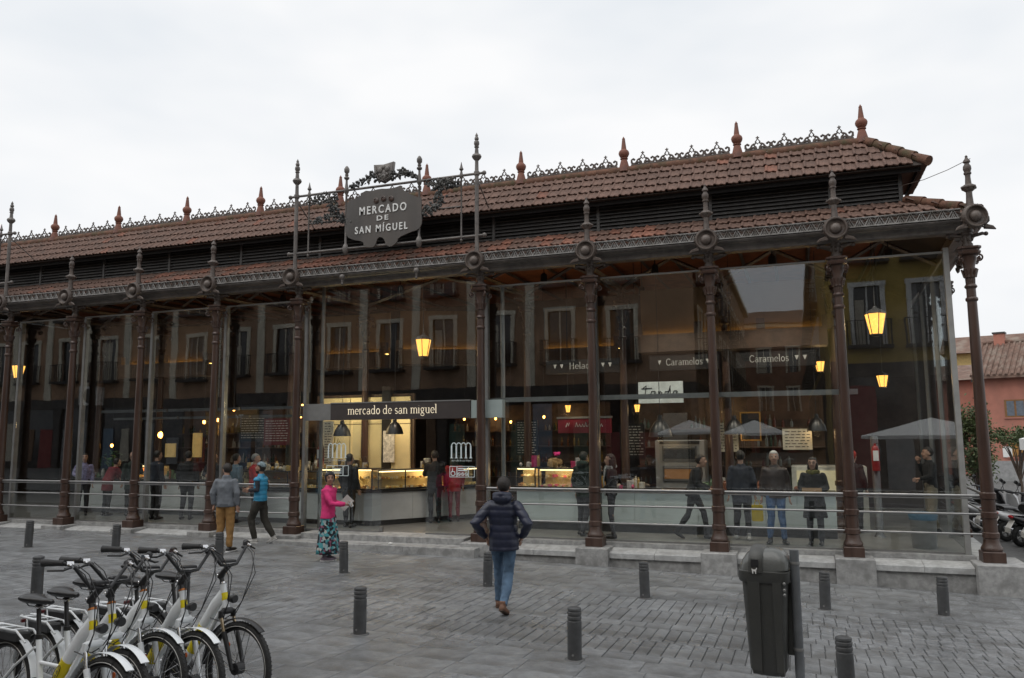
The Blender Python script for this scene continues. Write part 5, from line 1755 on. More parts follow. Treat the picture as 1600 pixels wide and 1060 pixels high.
# clutter that fills the stalls: goods on the counters, chalk boards, more small lights
def goods(x, y, z, w, seed, label, cols):
    t = thing('stall_goods', label, 'goods', (x, y, z), 0, 'goods set out on the counters')
    rr = random.Random(seed)
    for c, col in enumerate(cols):
        mb = MB()
        for k in range(max(3, int(w * 9))):
            px, py = rr.uniform(-w / 2, w / 2), rr.uniform(-0.10, 0.16)
            q = rr.random()
            h = rr.uniform(0.06, 0.26)
            if q < 0.45:
                r = rr.uniform(0.025, 0.05)
                mb.lathe([(r, 0), (r * 1.05, h * 0.75), (r * 0.7, h * 0.85), (r * 0.7, h)], 9, (px, py, 0))
            elif q < 0.75:
                a = rr.uniform(0.03, 0.07)
                mb.cbox(px - a, px + a, py - 0.03, py + 0.03, 0, h, 0.006)
            else:
                mb.sph((px, py, 0.05), (rr.uniform(0.03, 0.07), 0.05, 0.05), 8, 6)
        o = mb.build('wares', mat('goods_%d%d%d' % tuple(int(v * 100) for v in col), col, 0.4, 0, 0.3, 20), t)
        o['kind'] = 'stuff'
G1 = ((0.45, 0.30, 0.10), (0.50, 0.46, 0.38), (0.08, 0.06, 0.04))
G2 = ((0.45, 0.04, 0.12), (0.50, 0.44, 0.40), (0.35, 0.22, 0.06))
G3 = ((0.10, 0.16, 0.08), (0.40, 0.38, 0.34), (0.22, 0.08, 0.04))
for x, y, z, w, sd, lab, cc in ((-6.4, 1.75, 1.285, 1.2, 1, 'jars and boxes on the bakery showcase behind the red jacket', G1), (-5.2, 1.75, 1.285, 0.9, 2, 'cake stands on the bakery showcase by the entrance column', G1),
                                (-3.9, 1.75, 1.365, 0.8, 3, 'pale cakes on top of the showcase facing the entrance', G1), (-2.3, 2.75, 1.325, 0.5, 4, 'pastry bags on the receding bakery showcase', G1),
                                (0.55, 2.0, 1.405, 0.4, 5, 'small pink packets on the pastry showcase end', G2), (1.65, 2.0, 1.385, 0.35, 6, 'packets and bottles beside the basket with the bow', G2),
                                (2.55, 2.0, 0.947, 0.8, 7, 'sweet jars on the counter behind the scarf woman', G2), (3.0, 2.3, 0.947, 0.5, 8, 'bread baskets on the counter left of the oven', G1),
                                (4.75, 2.1, 0.947, 0.8, 9, 'trays and jars on the counter right of the oven', G3), (5.75, 2.1, 0.947, 0.6, 10, 'jars on the counter behind the white haired man', G3), (6.5, 2.1, 0.947, 0.5, 11, 'boxes on the counter end by the display fridge', G3),
                                (-12.8, 2.5, 0.997, 0.6, 12, 'glasses on the tavern counter left of the plant', G3), (-9.9, 2.5, 0.997, 0.8, 13, 'bottles on the tavern counter beside the lit showcase', G3), (-8.5, 2.5, 0.997, 1.2, 14, 'plates and bottles at the near tavern counter end', G1)):
    goods(x, y, z, w, sd, lab, cc)
def chalk(x0, x1, z0, z1, y, seed, label, m, lm):
    t = thing('menu_board', label, 'menu board', (0, 0, 0), 0, 'menu boards hung in the stalls')
    MB().box(x0, x1, y, y + 0.03, z0, z1).build('panel', m, t)
    rr = random.Random(seed)
    mb = MB()
    z = z1 - 0.07
    while z > z0 + 0.05:
        x = x0 + 0.05
        while x < x1 - 0.08:
            w = rr.uniform(0.03, 0.12)
            mb.box(x, min(x + w, x1 - 0.04), y - 0.004, y - 0.001, z, z + 0.018)
            x += w + 0.03
        z -= 0.065
    o = mb.build('chalk_lines', lm, t)
    o['kind'] = 'stuff'
MC = mat('chalk_line', (0.40, 0.38, 0.34), 0.8)
MP = mat('paper_panel', (0.50, 0.46, 0.36), 0.7)
MK = mat('ink_line', (0.05, 0.04, 0.04), 0.8)
chalk(-8.2, -7.3, 2.0, 2.75, 3.0, 1, 'black chalk menu board over the tavern counter end', M_BLACK, MC)
chalk(-7.1, -6.3, 1.9, 2.6, 2.6, 2, 'dark red menu board above the red jacket', mat('dark_red_board', (0.10, 0.012, 0.014), 0.6), MC)
chalk(-5.0, -4.7, 1.4, 2.5, 2.2, 3, 'tall cream price list beside the bakery pendants', MP, MK)
chalk(2.35, 2.95, 1.55, 2.35, 3.4, 4, 'black menu board left of the bread oven', M_BLACK, MC)
chalk(4.45, 5.05, 1.7, 2.35, 3.5, 5, 'pale price list right of the bread oven', MP, MK)
chalk(6.0, 6.6, 1.75, 2.2, 3.2, 6, 'pale price list above the display fridge', MP, MK)
chalk(-0.6, 0.0, 1.6, 2.5, 4.4, 7, 'dark menu board seen right of the doorway', M_BLACK, MC)
for k, (x, y, z) in enumerate(((-3.0, 6.6, 2.6), (-2.5, 6.7, 2.45), (-2.0, 6.6, 2.6), (-1.6, 6.8, 2.5), (-0.2, 5.6, 2.6), (0.6, 5.8, 2.5), (1.2, 5.4, 2.7), (-10.4, 4.6, 2.8), (-7.2, 4.4, 2.7), (-6.6, 4.5, 2.5))):
    bulb(x, y, z, ('first', 'second', 'third', 'fourth', 'fifth', 'sixth', 'seventh', 'eighth', 'ninth', 'tenth')[k] + ' of the small back bulbs, counted from the doorway bar outwards', s=0.8)
# ------------------------------------------------------------------ bollards
M_BOLL = mat('bollard_grey', (0.060, 0.062, 0.064), 0.5, 0, 0.2, 14, 0.2, 60, tint=(0.09, 0.09, 0.09))
boll_me = MB().lathe([(0.074, -0.08), (0.074, 0.385), (0.068, 0.390), (0.068, 0.402), (0.074, 0.407), (0.074, 0.430), (0.068, 0.435), (0.068, 0.447), (0.074, 0.452), (0.074, 0.475),
                      (0.068, 0.480), (0.068, 0.490), (0.073, 0.495), (0.070, 0.512), (0.050, 0.522), (0.01, 0.526)], 24).data('bollard_shaft', M_BOLL, True)
scr_me = MB().lathe([(0.012, 0), (0.012, 0.004), (0.004, 0.006)], 8, (0, -0.073, 0.06), 'y').data('screw', M_STEEL, True)
col_me = MB().lathe([(0.105, -0.06), (0.105, 0.004), (0.076, 0.008)], 24).data('ground_collar', M_JOINT, True)
BOL = [(1.519, -6.939, 'grey bollard standing alone in the middle foreground paving'),
       (4.039, -6.956, 'grey bollard in front of the man in the navy jacket, nearest the bin'),
       (6.600, -7.15, 'grey bollard cut by the bottom edge right of the bin'),
       (6.549, -2.876, 'grey bollard between the bin post and the last two column plinths'),
       (8.070, -2.542, 'grey bollard closest to the corner plinth of the hall'),
       (4.080, -3.195, 'grey bollard in front of the ledge between two column plinths'),
       (1.672, -3.379, 'grey bollard just left of the navy jacket man'),
       (-0.936, -3.311, 'grey bollard in front of the floral skirt'),
       (-3.500, -3.300, 'grey bollard in front of the mustard trousers'),
       (-5.950, -3.250, 'grey bollard rising behind the bicycle grips'),
       (-8.185, -3.258, 'grey bollard farthest away at the left of the railings'),
       (-3.500, -6.900, 'grey bollard behind the bicycle saddles'),
       (-1.000, -6.930, 'grey bollard half hidden behind the outermost bicycle handlebar')]
rr = random.Random(21)
for x, y, lab in BOL:
    t = thing('bollard', lab, 'bollard', (x, y, GZ(x, y)), rr.uniform(-0.6, 0.6), 'grey bollards in two rows across the square')
    t.rotation_euler = (rr.uniform(-.015, .015), rr.uniform(-.02, .02), rr.uniform(-0.6, 0.6))
    link('shaft', boll_me, t)
    link('ground_collar', col_me, t)
    link('screw', scr_me, t)

# ------------------------------------------------------------------ litter bin on its post
M_BIN = mat('bin_plastic', (0.056, 0.057, 0.053), 0.42, 0, 0.15, 3, 0.12, 90, tint=(0.06, 0.06, 0.056))
bn = thing('litter_bin', 'dark grey plastic litter bin with domed lid and dog sign on a post', 'litter bin', (6.045, -9.40, 0.552), R(-6))
def rrect(w, d, r, n=5):
    pts = []
    for cx, cy, a0 in ((w / 2 - r, d / 2 - r, 0), (-w / 2 + r, d / 2 - r, 90), (-w / 2 + r, -d / 2 + r, 180), (w / 2 - r, -d / 2 + r, 270)):
        for k in range(n + 1):
            a = R(a0 + 90 * k / n)
            pts.append((cx + r * math.cos(a), cy + r * math.sin(a)))
    return pts
def loft(rings, cap=True):
    mb = MB()
    n = len(rings[0])
    vs = [p for r in rings for p in r]
    fs = []
    for k in range(len(rings) - 1):
        for i in range(n):
            j = (i + 1) % n
            fs.append((k * n + i, k * n + j, (k + 1) * n + j, (k + 1) * n + i))
    if cap:
        fs.append(tuple(reversed(range(n))))
        fs.append(tuple(range((len(rings) - 1) * n, len(rings) * n)))
    return mb.add(vs, fs)
bn.scale = (0.98, 0.95, 1.0)
body = loft([[(p[0], p[1], z) for p in rrect(w, d, r)] for z, w, d, r in ((0, 0.16, 0.15, 0.05), (0.012, 0.205, 0.19, 0.055), (0.04, 0.235, 0.215, 0.06), (0.30, 0.262, 0.235, 0.06), (0.60, 0.292, 0.258, 0.06), (0.66, 0.298, 0.262, 0.06))])
body.build('body', M_BIN, bn, True)
for x0, w in ((-0.062, 0.085), (0.085, 0.06)):                     # raised ribs down the front
    rb = loft([[(x0 + (w * s) * a, -d - b, z) for a, b in ((-0.5, -0.03), (0.5, -0.03), (0.46, 0.014), (-0.46, 0.014))] for z, d, s in ((0.015, 0.098, 0.75), (0.04, 0.110, 0.8), (0.30, 0.119, 0.9), (0.60, 0.130, 1.0), (0.655, 0.132, 1.0))])
    rb.build('rib', M_BIN, bn)
loft([[(p[0], p[1], z) for p in rrect(w, d, r)] for z, w, d, r in ((0.595, 0.315, 0.28, 0.06), (0.605, 0.325, 0.29, 0.06), (0.665, 0.330, 0.295, 0.06), (0.67, 0.315, 0.28, 0.06))]).build('rim', M_BIN, bn, True)
lid = loft([[(p[0] + 0.004, p[1], z + p[0] * 0.10) for p in rrect(w, d, r)] for z, w, d, r in ((0.664, 0.31, 0.275, 0.05), (0.715, 0.308, 0.27, 0.05), (0.745, 0.285, 0.25, 0.06), (0.780, 0.235, 0.21, 0.06), (0.800, 0.17, 0.15, 0.05), (0.805, 0.09, 0.08, 0.03))])
lid.build('lid', mat('bin_lid_plastic', (0.115, 0.120, 0.115), 0.27, 0, 0.12, 3, 0.08, 90), bn, True)
MB().tube([(-0.045, -0.148, 0.66), (-0.045, -0.146, 0.72), (-0.042, -0.128, 0.768), (-0.035, -0.07, 0.808), (-0.03, 0.02, 0.815)], [(0.012, 0.045)] * 5, 8, up=(0, -1, 0)).build('lid_strap', M_BIN, bn, True)
MB().box(-0.070, -0.022, -0.1625, -0.150, 0.700, 0.745).build('ash_slot', M_BLACKM, bn)
dog = MB()
dog.prism([(0.0, 0.0), (0.006, 0.0), (0.006, 0.014), (0.018, 0.014), (0.018, 0.0), (0.024, 0.0), (0.025, 0.022), (0.032, 0.034), (0.027, 0.040), (0.022, 0.028), (0.006, 0.026), (-0.003, 0.034), (-0.004, 0.028)], -0.1632, -0.1615)
dog.xf(Matrix.Translation((-0.062, 0, 0.655)))
dog.build('dog_mark', M_WHITE, bn)
for z in (0.60, 0.56, 0.53):
    MB().lathe([(0.010, 0), (0.010, 0.006), (0.005, 0.010)], 8, (0.135, -0.142, z), 'y').build('rivet', M_STEEL, bn, True)
pst = MB().lathe([(0.030, -0.80), (0.030, 0.80)], 16, (0.190, 0.0, 0))
pst.build('post', mat('post_paint', (0.15, 0.16, 0.17), 0.4, 0.2, 0.2, 8), bn, True)
for z in (0.705, 0.16):
    MB().lathe([(0.032, z), (0.0335, z + 0.006), (0.0335, z + 0.014), (0.032, z + 0.02)], 16, (0.190, 0.0, 0)).build('clamp', M_STEEL, bn, True)
MB().box(0.10, 0.20, 0.032, 0.10, 0.12, 0.58).build('bracket', M_BIN, bn)

# ------------------------------------------------------------------ hire bicycles
M_BW = mat('white_bike_paint', (0.80, 0.83, 0.85), 0.28, 0, 0.06, 4, coat=0.4)
M_BK = mat('bike_black', (0.018, 0.018, 0.019), 0.4, 0, 0.2, 8)
M_RUB = mat('tyre_rubber', (0.022, 0.022, 0.022), 0.75, 0, 0.25, 20, 0.3, 80)
M_GRIP = mat('grip_rubber', (0.028, 0.028, 0.029), 0.65, 0, 0.2, 20, 0.2, 80)
M_CHR = mat('chrome', (0.65, 0.65, 0.66), 0.18, 1.0, 0.08, 6)
M_YEL = mat('yellow_decal', (0.74, 0.60, 0.01), 0.4, 0, 0.08, 6)
M_REFL = mat('reflective_band', (0.42, 0.42, 0.40), 0.4, 0, 0.1)
M_COP = mat('copper_ring', (0.42, 0.16, 0.05), 0.35, 0.6, 0.1)
def ring(c, rad, r, n=40, m=8, y=0.0):
    return MB().tube([(c[0] + rad * math.cos(2 * PI * i / n), c[1] + y, c[2] + rad * math.sin(2 * PI * i / n)) for i in range(n)], r, m, closed=True, up=(0, 1, 0))
def make_bike(dark):
    t = thing('bicycle', 'x', 'bicycle', (0, 0, 0), 0, 'hire bicycles parked side by side')
    WR = 0.352
    FH, RH = Vector((0.56, 0, WR)), Vector((-0.54, 0, WR))
    for c, nm in ((FH, 'f'), (RH, 'r')):
        w = bpy.data.objects.new('wheel', None)
        COL.objects.link(w)
        w.parent = t
        ring(c, WR - 0.024, 0.024, 44, 8).build('tyre', M_RUB, w, True)
        kb = MB()                                    # tread blocks
        for i in range(72):
            a = 2 * PI * i / 72
            for s in (-1, 1):
                p = Vector((math.cos(a), 0, math.sin(a)))
                q = c + p * (WR - 0.004) + Vector((0, s * 0.012, 0))
                kb.tube([q - p * 0.004, q + p * 0.003], 0.006, 4)
        kb.build('tread', M_RUB, w)
        b = MB()
        for s in (-1, 1):
            r2 = ring(c, WR - 0.036, 0.0035, 44, 4, s * 0.0215)
            b.add(r2.v, r2.f)
        b.build('reflective_band', M_REFL, w)
        ring(c, WR - 0.056, 0.012, 44, 6).build('rim', M_BK, w, True)
        sp = MB()
        for i in range(32):
            a = 2 * PI * i / 32
            s = -1 if i % 2 else 1
            a2 = a + (0.5 if (i // 2) % 2 else -0.5)
            sp.tube([c + Vector((0.03 * math.cos(a2), s * 0.03, 0.03 * math.sin(a2))), c + Vector(((WR - 0.06) * math.cos(a), 0, (WR - 0.06) * math.sin(a)))], 0.0013, 3)
        sp.build('spokes', M_CHR, w)
        hr = 0.045 if nm == 'f' else 0.03
        MB().lathe([(0.010, -0.06), (0.012, -0.04), (hr, -0.035), (hr, 0.035), (0.012, 0.04), (0.010, 0.06)], 16, c, 'y').build('hub', M_BK, w, True)
    fm = M_BK if dark else M_BW
    for c, a0, a1 in ((FH, 52, 182), (RH, 20, 172)):
        pts = [c + Vector(((WR + 0.022) * math.cos(R(a0 + (a1 - a0) * k / 22)), 0, (WR + 0.022) * math.sin(R(a0 + (a1 - a0) * k / 22)))) for k in range(23)]
        MB().tube(pts, [(0.005, 0.030)] * 23, 8, up=pts[0] - c).build('mudguard', fm, t, True)
        ms = MB()
        for s in (-1, 1):
            ms.tube([c + Vector((0, s * 0.045, 0)), pts[4] + Vector((0, s * 0.025, 0))], 0.003, 4)
            ms.tube([c + Vector((0, s * 0.045, 0)), pts[18] + Vector((0, s * 0.025, 0))], 0.003, 4)
        ms.build('mudguard_stay', M_BK, t)
    HT, HB = Vector((0.315, 0, 0.965)), Vector((0.375, 0, 0.795))
    fr = MB()
    fr.tube([HB - (HT - HB) * 0.05, HB + (HT - HB) * 0.1, HB.lerp(HT, 0.5), HT - (HT - HB) * 0.1, HT], [0.029, 0.027, 0.024, 0.026, 0.031], 16)
    BBk = Vector((-0.06, 0, 0.30))
    dt = [HB.lerp(HT, 0.55), Vector((0.25, 0, 0.80)), Vector((0.14, 0, 0.64)), Vector((0.03, 0, 0.44)), BBk]
    fr.tube(dt, [(0.060, 0.026), (0.052, 0.030), (0.046, 0.031), (0.042, 0.031), (0.040, 0.030)], 14, up=(-0.6, 0, 0.8))
    fr.tube([HB.lerp(HT, 0.15), Vector((0.28, 0, 0.70)), Vector((0.20, 0, 0.56)), Vector((0.08, 0, 0.42))], [0.022, 0.020, 0.018, 0.016], 10)
    ST = Vector((-0.225, 0, 0.735))
    fr.tube([BBk, ST], [0.022, 0.019], 14)
    fr.tube([Vector((0.10, 0, 0.58)), Vector((-0.17, 0, 0.58))], 0.014, 10)
    for s in (-1, 1):
        fr.tube([BBk + Vector((0, s * 0.02, 0)), Vector((-0.2, s * 0.05, 0.31)), RH + Vector((0, s * 0.062, 0))], 0.011, 8)
        fr.tube([ST + Vector((0.01, s * 0.02, -0.06)), Vector((-0.36, s * 0.055, 0.54)), RH + Vector((0, s * 0.062, 0))], 0.009, 8)
    fr.build('frame', M_BW, t, True)
    # decals wrapped round head and down tube
    dc = MB()
    a, b, c3, d = dt[2].lerp(dt[3], 0.05), dt[2].lerp(dt[3], 0.3), dt[2].lerp(dt[3], 0.65), dt[3].lerp(dt[4], 0.15)
    dc.tube([a, b, c3, d], [(0.0475, 0.0325), (0.0465, 0.0325), (0.0452, 0.0325), (0.0435, 0.0325)], 14, up=(-0.6, 0, 0.8))
    MB().tube([HB.lerp(HT, 0.30), HB.lerp(HT, 0.62)], [0.0262, 0.0262], 16).build('decal', M_YEL, t, True)
    dec = dc.build('decal', M_YEL, t, True)
    for s in (-1, 1):
        ov = MB()
        m0 = b.lerp(c3, 0.45)
        ax = (c3 - b).normalized()
        bx = Vector((ax.z, 0, -ax.x))
        ov.tube([m0 + ax * (0.055 * math.cos(2 * PI * i / 18)) + bx * (0.022 * math.sin(2 * PI * i / 18)) + Vector((0, s * 0.0335, 0)) for i in range(18)], 0.0024, 4, closed=True)
        for k in range(5):
            q = m0 + ax * (0.032 - 0.016 * k) + Vector((0, s * 0.0335, 0))
            ov.tube([q - bx * 0.009, q + bx * 0.009], 0.0024, 4)
            if k % 2:
                ov.tube([q - bx * 0.008, q + ax * 0.012 + bx * 0.008], 0.0020, 4)
        ov.build('oval_mark', M_BLACK, dec)
    # fork with chromed stanchions
    fk = MB()
    CR = Vector((0.392, 0, 0.748))
    for s in (-1, 1):
        fk.tube([CR + Vector((0, s * 0.062, -0.01)) + (FH - CR) * 0.30, CR + Vector((0, s * 0.062, 0)) + (FH - CR) * 0.55, FH + Vector((0, s * 0.058, -0.005))], [0.021, 0.019, 0.015], 12)
        fk.tube([CR + Vector((0, s * 0.028, 0.02)), CR + Vector((0, s * 0.062, 0.012)), CR + Vector((0, s * 0.062, -0.03))], [0.022, 0.024, 0.020], 10)
    fk.tube([CR + Vector((0, -0.04, 0.02)), CR + Vector((0, 0.04, 0.02))], 0.026, 10)
    fk.build('fork', M_BK if dark else M_BW, t, True)
    for s in (-1, 1):
        sc = MB().tube([CR + Vector((0, s * 0.062, -0.01)), CR + Vector((0, s * 0.062, -0.01)) + (FH - CR) * 0.33], 0.0135, 12)
        sc.build('stanchion', mat('bronze_stanchion', (0.40, 0.32, 0.22), 0.25, 0.9) if dark else M_CHR, t, True)
    # steerer, stem and bar
    sm = MB()
    S1 = Vector((0.278, 0, 1.035))
    sm.tube([HT, S1], [0.019, 0.017], 12)
    sm.tube([S1 - Vector((0.0, 0, 0.02)), Vector((0.305, 0, 1.060)), Vector((0.365, 0, 1.112))], [0.028, 0.024, 0.021], 12)
    sm.sph(S1, 0.028, 10, 8)
    sm.build('stem', M_BK, t, True)
    MB().tube([HT, HT + (S1 - HT) * 0.18], 0.0285, 14).build('headset_ring', M_COP if not dark else M_CHR, t, True)
    bl = MB()
    for s in (-1, 1):
        bl.lathe([(0.010, 0), (0.010, 0.006), (0.006, 0.010)], 10, (S1.x, s * 0.026 + (0.006 if s > 0 else -0.0), S1.z), 'y')
    bl.build('stem_bolt', M_CHR, t)
    bar = [Vector((0.290, -0.25, 1.275)), Vector((0.335, -0.185, 1.245)), Vector((0.362, -0.08, 1.125)), Vector((0.366, 0, 1.113)), Vector((0.362, 0.08, 1.125)), Vector((0.335, 0.185, 1.245)), Vector((0.290, 0.25, 1.275))]
    MB().tube(bar, 0.0125, 10).build('handlebar', M_BK, t, True)
    for s in (-1, 1):
        e0, e1 = Vector((0.295, s * 0.245, 1.275)), Vector((0.185, s * 0.325, 1.272))
        g = MB().tube([e0, e0.lerp(e1, 0.25), e0.lerp(e1, 0.7), e1.lerp(e0, 0.03), e1], [0.020, 0.019, 0.023, 0.026, 0.021], 12)
        g.build('grip', M_GRIP, t, True)
        lv = MB()
        m = Vector((0.318, s * 0.215, 1.268))
        lv.tube([m - Vector((0.0, s * 0.02, 0)), m + Vector((-0.012, s * 0.02, 0.0))], 0.021, 10)
        lv.tube([m, m + Vector((0.035, s * 0.01, -0.015))], 0.016, 8)
        lv.build('brake_clamp', M_CHR, t, True)
        l2 = MB()
        l2.tube([m + Vector((0.035, s * 0.01, -0.015)), m + Vector((0.030, s * 0.06, -0.035)), m + Vector((-0.035, s * 0.125, -0.040))], [0.009, 0.0075, 0.006], 8)
        l2.sph(m + Vector((0.0, s * -0.035, -0.02)), (0.022, 0.018, 0.014), 8, 6)
        l2.build('brake_lever', M_BK, t, True)
    cb = MB()
    for s, k in ((-1, 0), (1, 0), (1, 1), (-1, 1)):
        m = Vector((0.345, s * (0.205 - 0.03 * k), 1.262))
        cb.tube([m, m + Vector((0.10, -s * 0.02, -0.05)), Vector((0.50 + 0.04 * k, s * 0.12, 1.06)), Vector((0.47, s * 0.07, 0.84)), Vector((0.40, s * 0.05, 0.74 - 0.05 * k)), Vector((0.34 - 0.1 * k, s * 0.03, 0.70))], 0.0038, 6)
    cb.build('cable', M_BK, t, True)
    MB().cbox(0.33, 0.385, -0.055, 0.055, 1.140, 1.161, 0.006).build('display', M_BK, t)
    # lamp under the stem
    MB().tube([(0.40, 0, 0.86), (0.45, 0, 0.865), (0.47, 0, 0.865)], [0.022, 0.034, 0.030], 12).build('head_lamp', M_BK, t, True)
    # saddle and post
    SP = Vector((-0.285, 0, 0.93))
    MB().tube([ST, SP], [0.0155, 0.0150], 12).build('seat_post', M_BK, t, True)
    MB().lathe([(0.024, -0.01), (0.026, 0.02)], 14, ST).build('seat_clamp', M_BK, t, True)
    sd = MB().tube([(-0.43, 0, 0.985), (-0.41, 0, 0.985), (-0.36, 0, 0.982), (-0.29, 0, 0.978), (-0.22, 0, 0.976), (-0.16, 0, 0.980), (-0.135, 0, 0.978)],
                   [(0.020, 0.060), (0.030, 0.088), (0.034, 0.090), (0.028, 0.060), (0.023, 0.033), (0.021, 0.026), (0.012, 0.014)], 14, up=(0, 0, 1))
    sd.build('saddle', M_BK, t, True)
    sr = MB()
    for s in (-1, 1):
        sr.tube([(-0.40, s * 0.04, 0.965), (-0.36, s * 0.028, 0.935), (-0.24, s * 0.022, 0.935), (-0.16, s * 0.012, 0.965)], 0.0045, 6)
    sr.sph((-0.285, 0, 0.935), (0.03, 0.03, 0.018), 8, 6)
    sr.build('saddle_rail', M_CHR, t, True)
    # rear rack and battery
    rk = MB()
    for s in (-1, 1):
        rk.tube([(-0.28, s * 0.055, 0.70), (-0.40, s * 0.06, 0.765), (-0.80, s * 0.06, 0.765), (-0.84, s * 0.03, 0.765)], 0.008, 8)
        rk.tube([(-0.70, s * 0.06, 0.765), RH + Vector((0, s * 0.07, 0.03))], 0.006, 6)
    for k in range(3):
        rk.tube([(-0.46 - 0.15 * k, -0.06, 0.765), (-0.46 - 0.15 * k, 0.06, 0.765)], 0.006, 6)
    rk.build('rear_rack', M_BW, t, True)
    MB().cbox(-0.74, -0.40, -0.05, 0.05, 0.690, 0.752, 0.012).build('battery', M_BK, t)
    MB().cbox(-0.855, -0.835, -0.03, 0.03, 0.71, 0.735, 0.004).build('tail_lamp', mat('tail_red', (0.10, 0.01, 0.01), 0.3), t)
    # crank, chain guard, pedals, reflectors
    ck = MB().lathe([(0.085, -0.004), (0.085, 0.004)], 24, (BBk.x, -0.058, BBk.z), 'y')
    ck.tube([(BBk.x, -0.075, BBk.z), (BBk.x + 0.12, -0.078, BBk.z - 0.11)], 0.010, 8)
    ck.tube([(BBk.x, 0.075, BBk.z), (BBk.x - 0.12, 0.078, BBk.z + 0.11)], 0.010, 8)
    ck.lathe([(0.05, -0.06), (0.05, 0.06)], 16, BBk, 'y')
    ck.build('crank', M_BK, t, True)
    for s, q in ((-1, Vector((0.12, 0, -0.11))), (1, Vector((-0.12, 0, 0.11)))):
        p = BBk + q
        MB().cbox(p.x - 0.045, p.x + 0.045, s * 0.135 - 0.045, s * 0.135 + 0.045, p.z - 0.012, p.z + 0.012, 0.005).build('pedal', M_BK, t)
    MB().tube([(BBk.x + 0.05, -0.058, BBk.z + 0.085), (RH.x, -0.055, RH.z + 0.05)], [(0.028, 0.006)] * 2, 8, up=(0, 0, 1)).build('chain_guard', M_BW if not dark else M_BK, t)
    MB().lathe([(0.020, -0.004), (0.020, 0.004)], 12, (FH.x - 0.14, 0.012, FH.z + 0.16), 'y').build('reflector', mat('orange_reflector', (0.60, 0.11, 0.01), 0.3), t)
    return t
bk_dark = make_bike(True)
bk_white = make_bike(False)
BIKES = [(1.53, -9.68, -9, 4, 'white hire bicycle with black fork, outermost on the open paving', True),
         (1.46, -10.05, -13, 5, 'white hire bicycle second from the open paving, headset ring showing', False),
         (1.22, -10.28, -7, 8, 'white hire bicycle in the middle of the row', False),
         (1.40, -10.64, -14, 4, 'white hire bicycle second from the camera end of the row', False),
         (1.44, -10.92, -9, 7, 'white hire bicycle nearest the camera with a long yellow decal', False),
         (-1.35, -9.95, 174, -5, 'white hire bicycle facing away behind the row, farther one', False),
         (-1.20, -10.40, 175, -5, 'white hire bicycle facing away behind the row, nearer one', False)]
used = False
for x, y, a, lean, lab, dk in BIKES:
    if dk:
        o = bk_dark
    elif not used:
        o, used = bk_white, True
    else:
        o = copy_tree(bk_white)
    o.location = (x, y, GZ(x, y) + 0.002)
    o.rotation_euler = (R(-lean), 0, R(a))
    o['label'] = lab

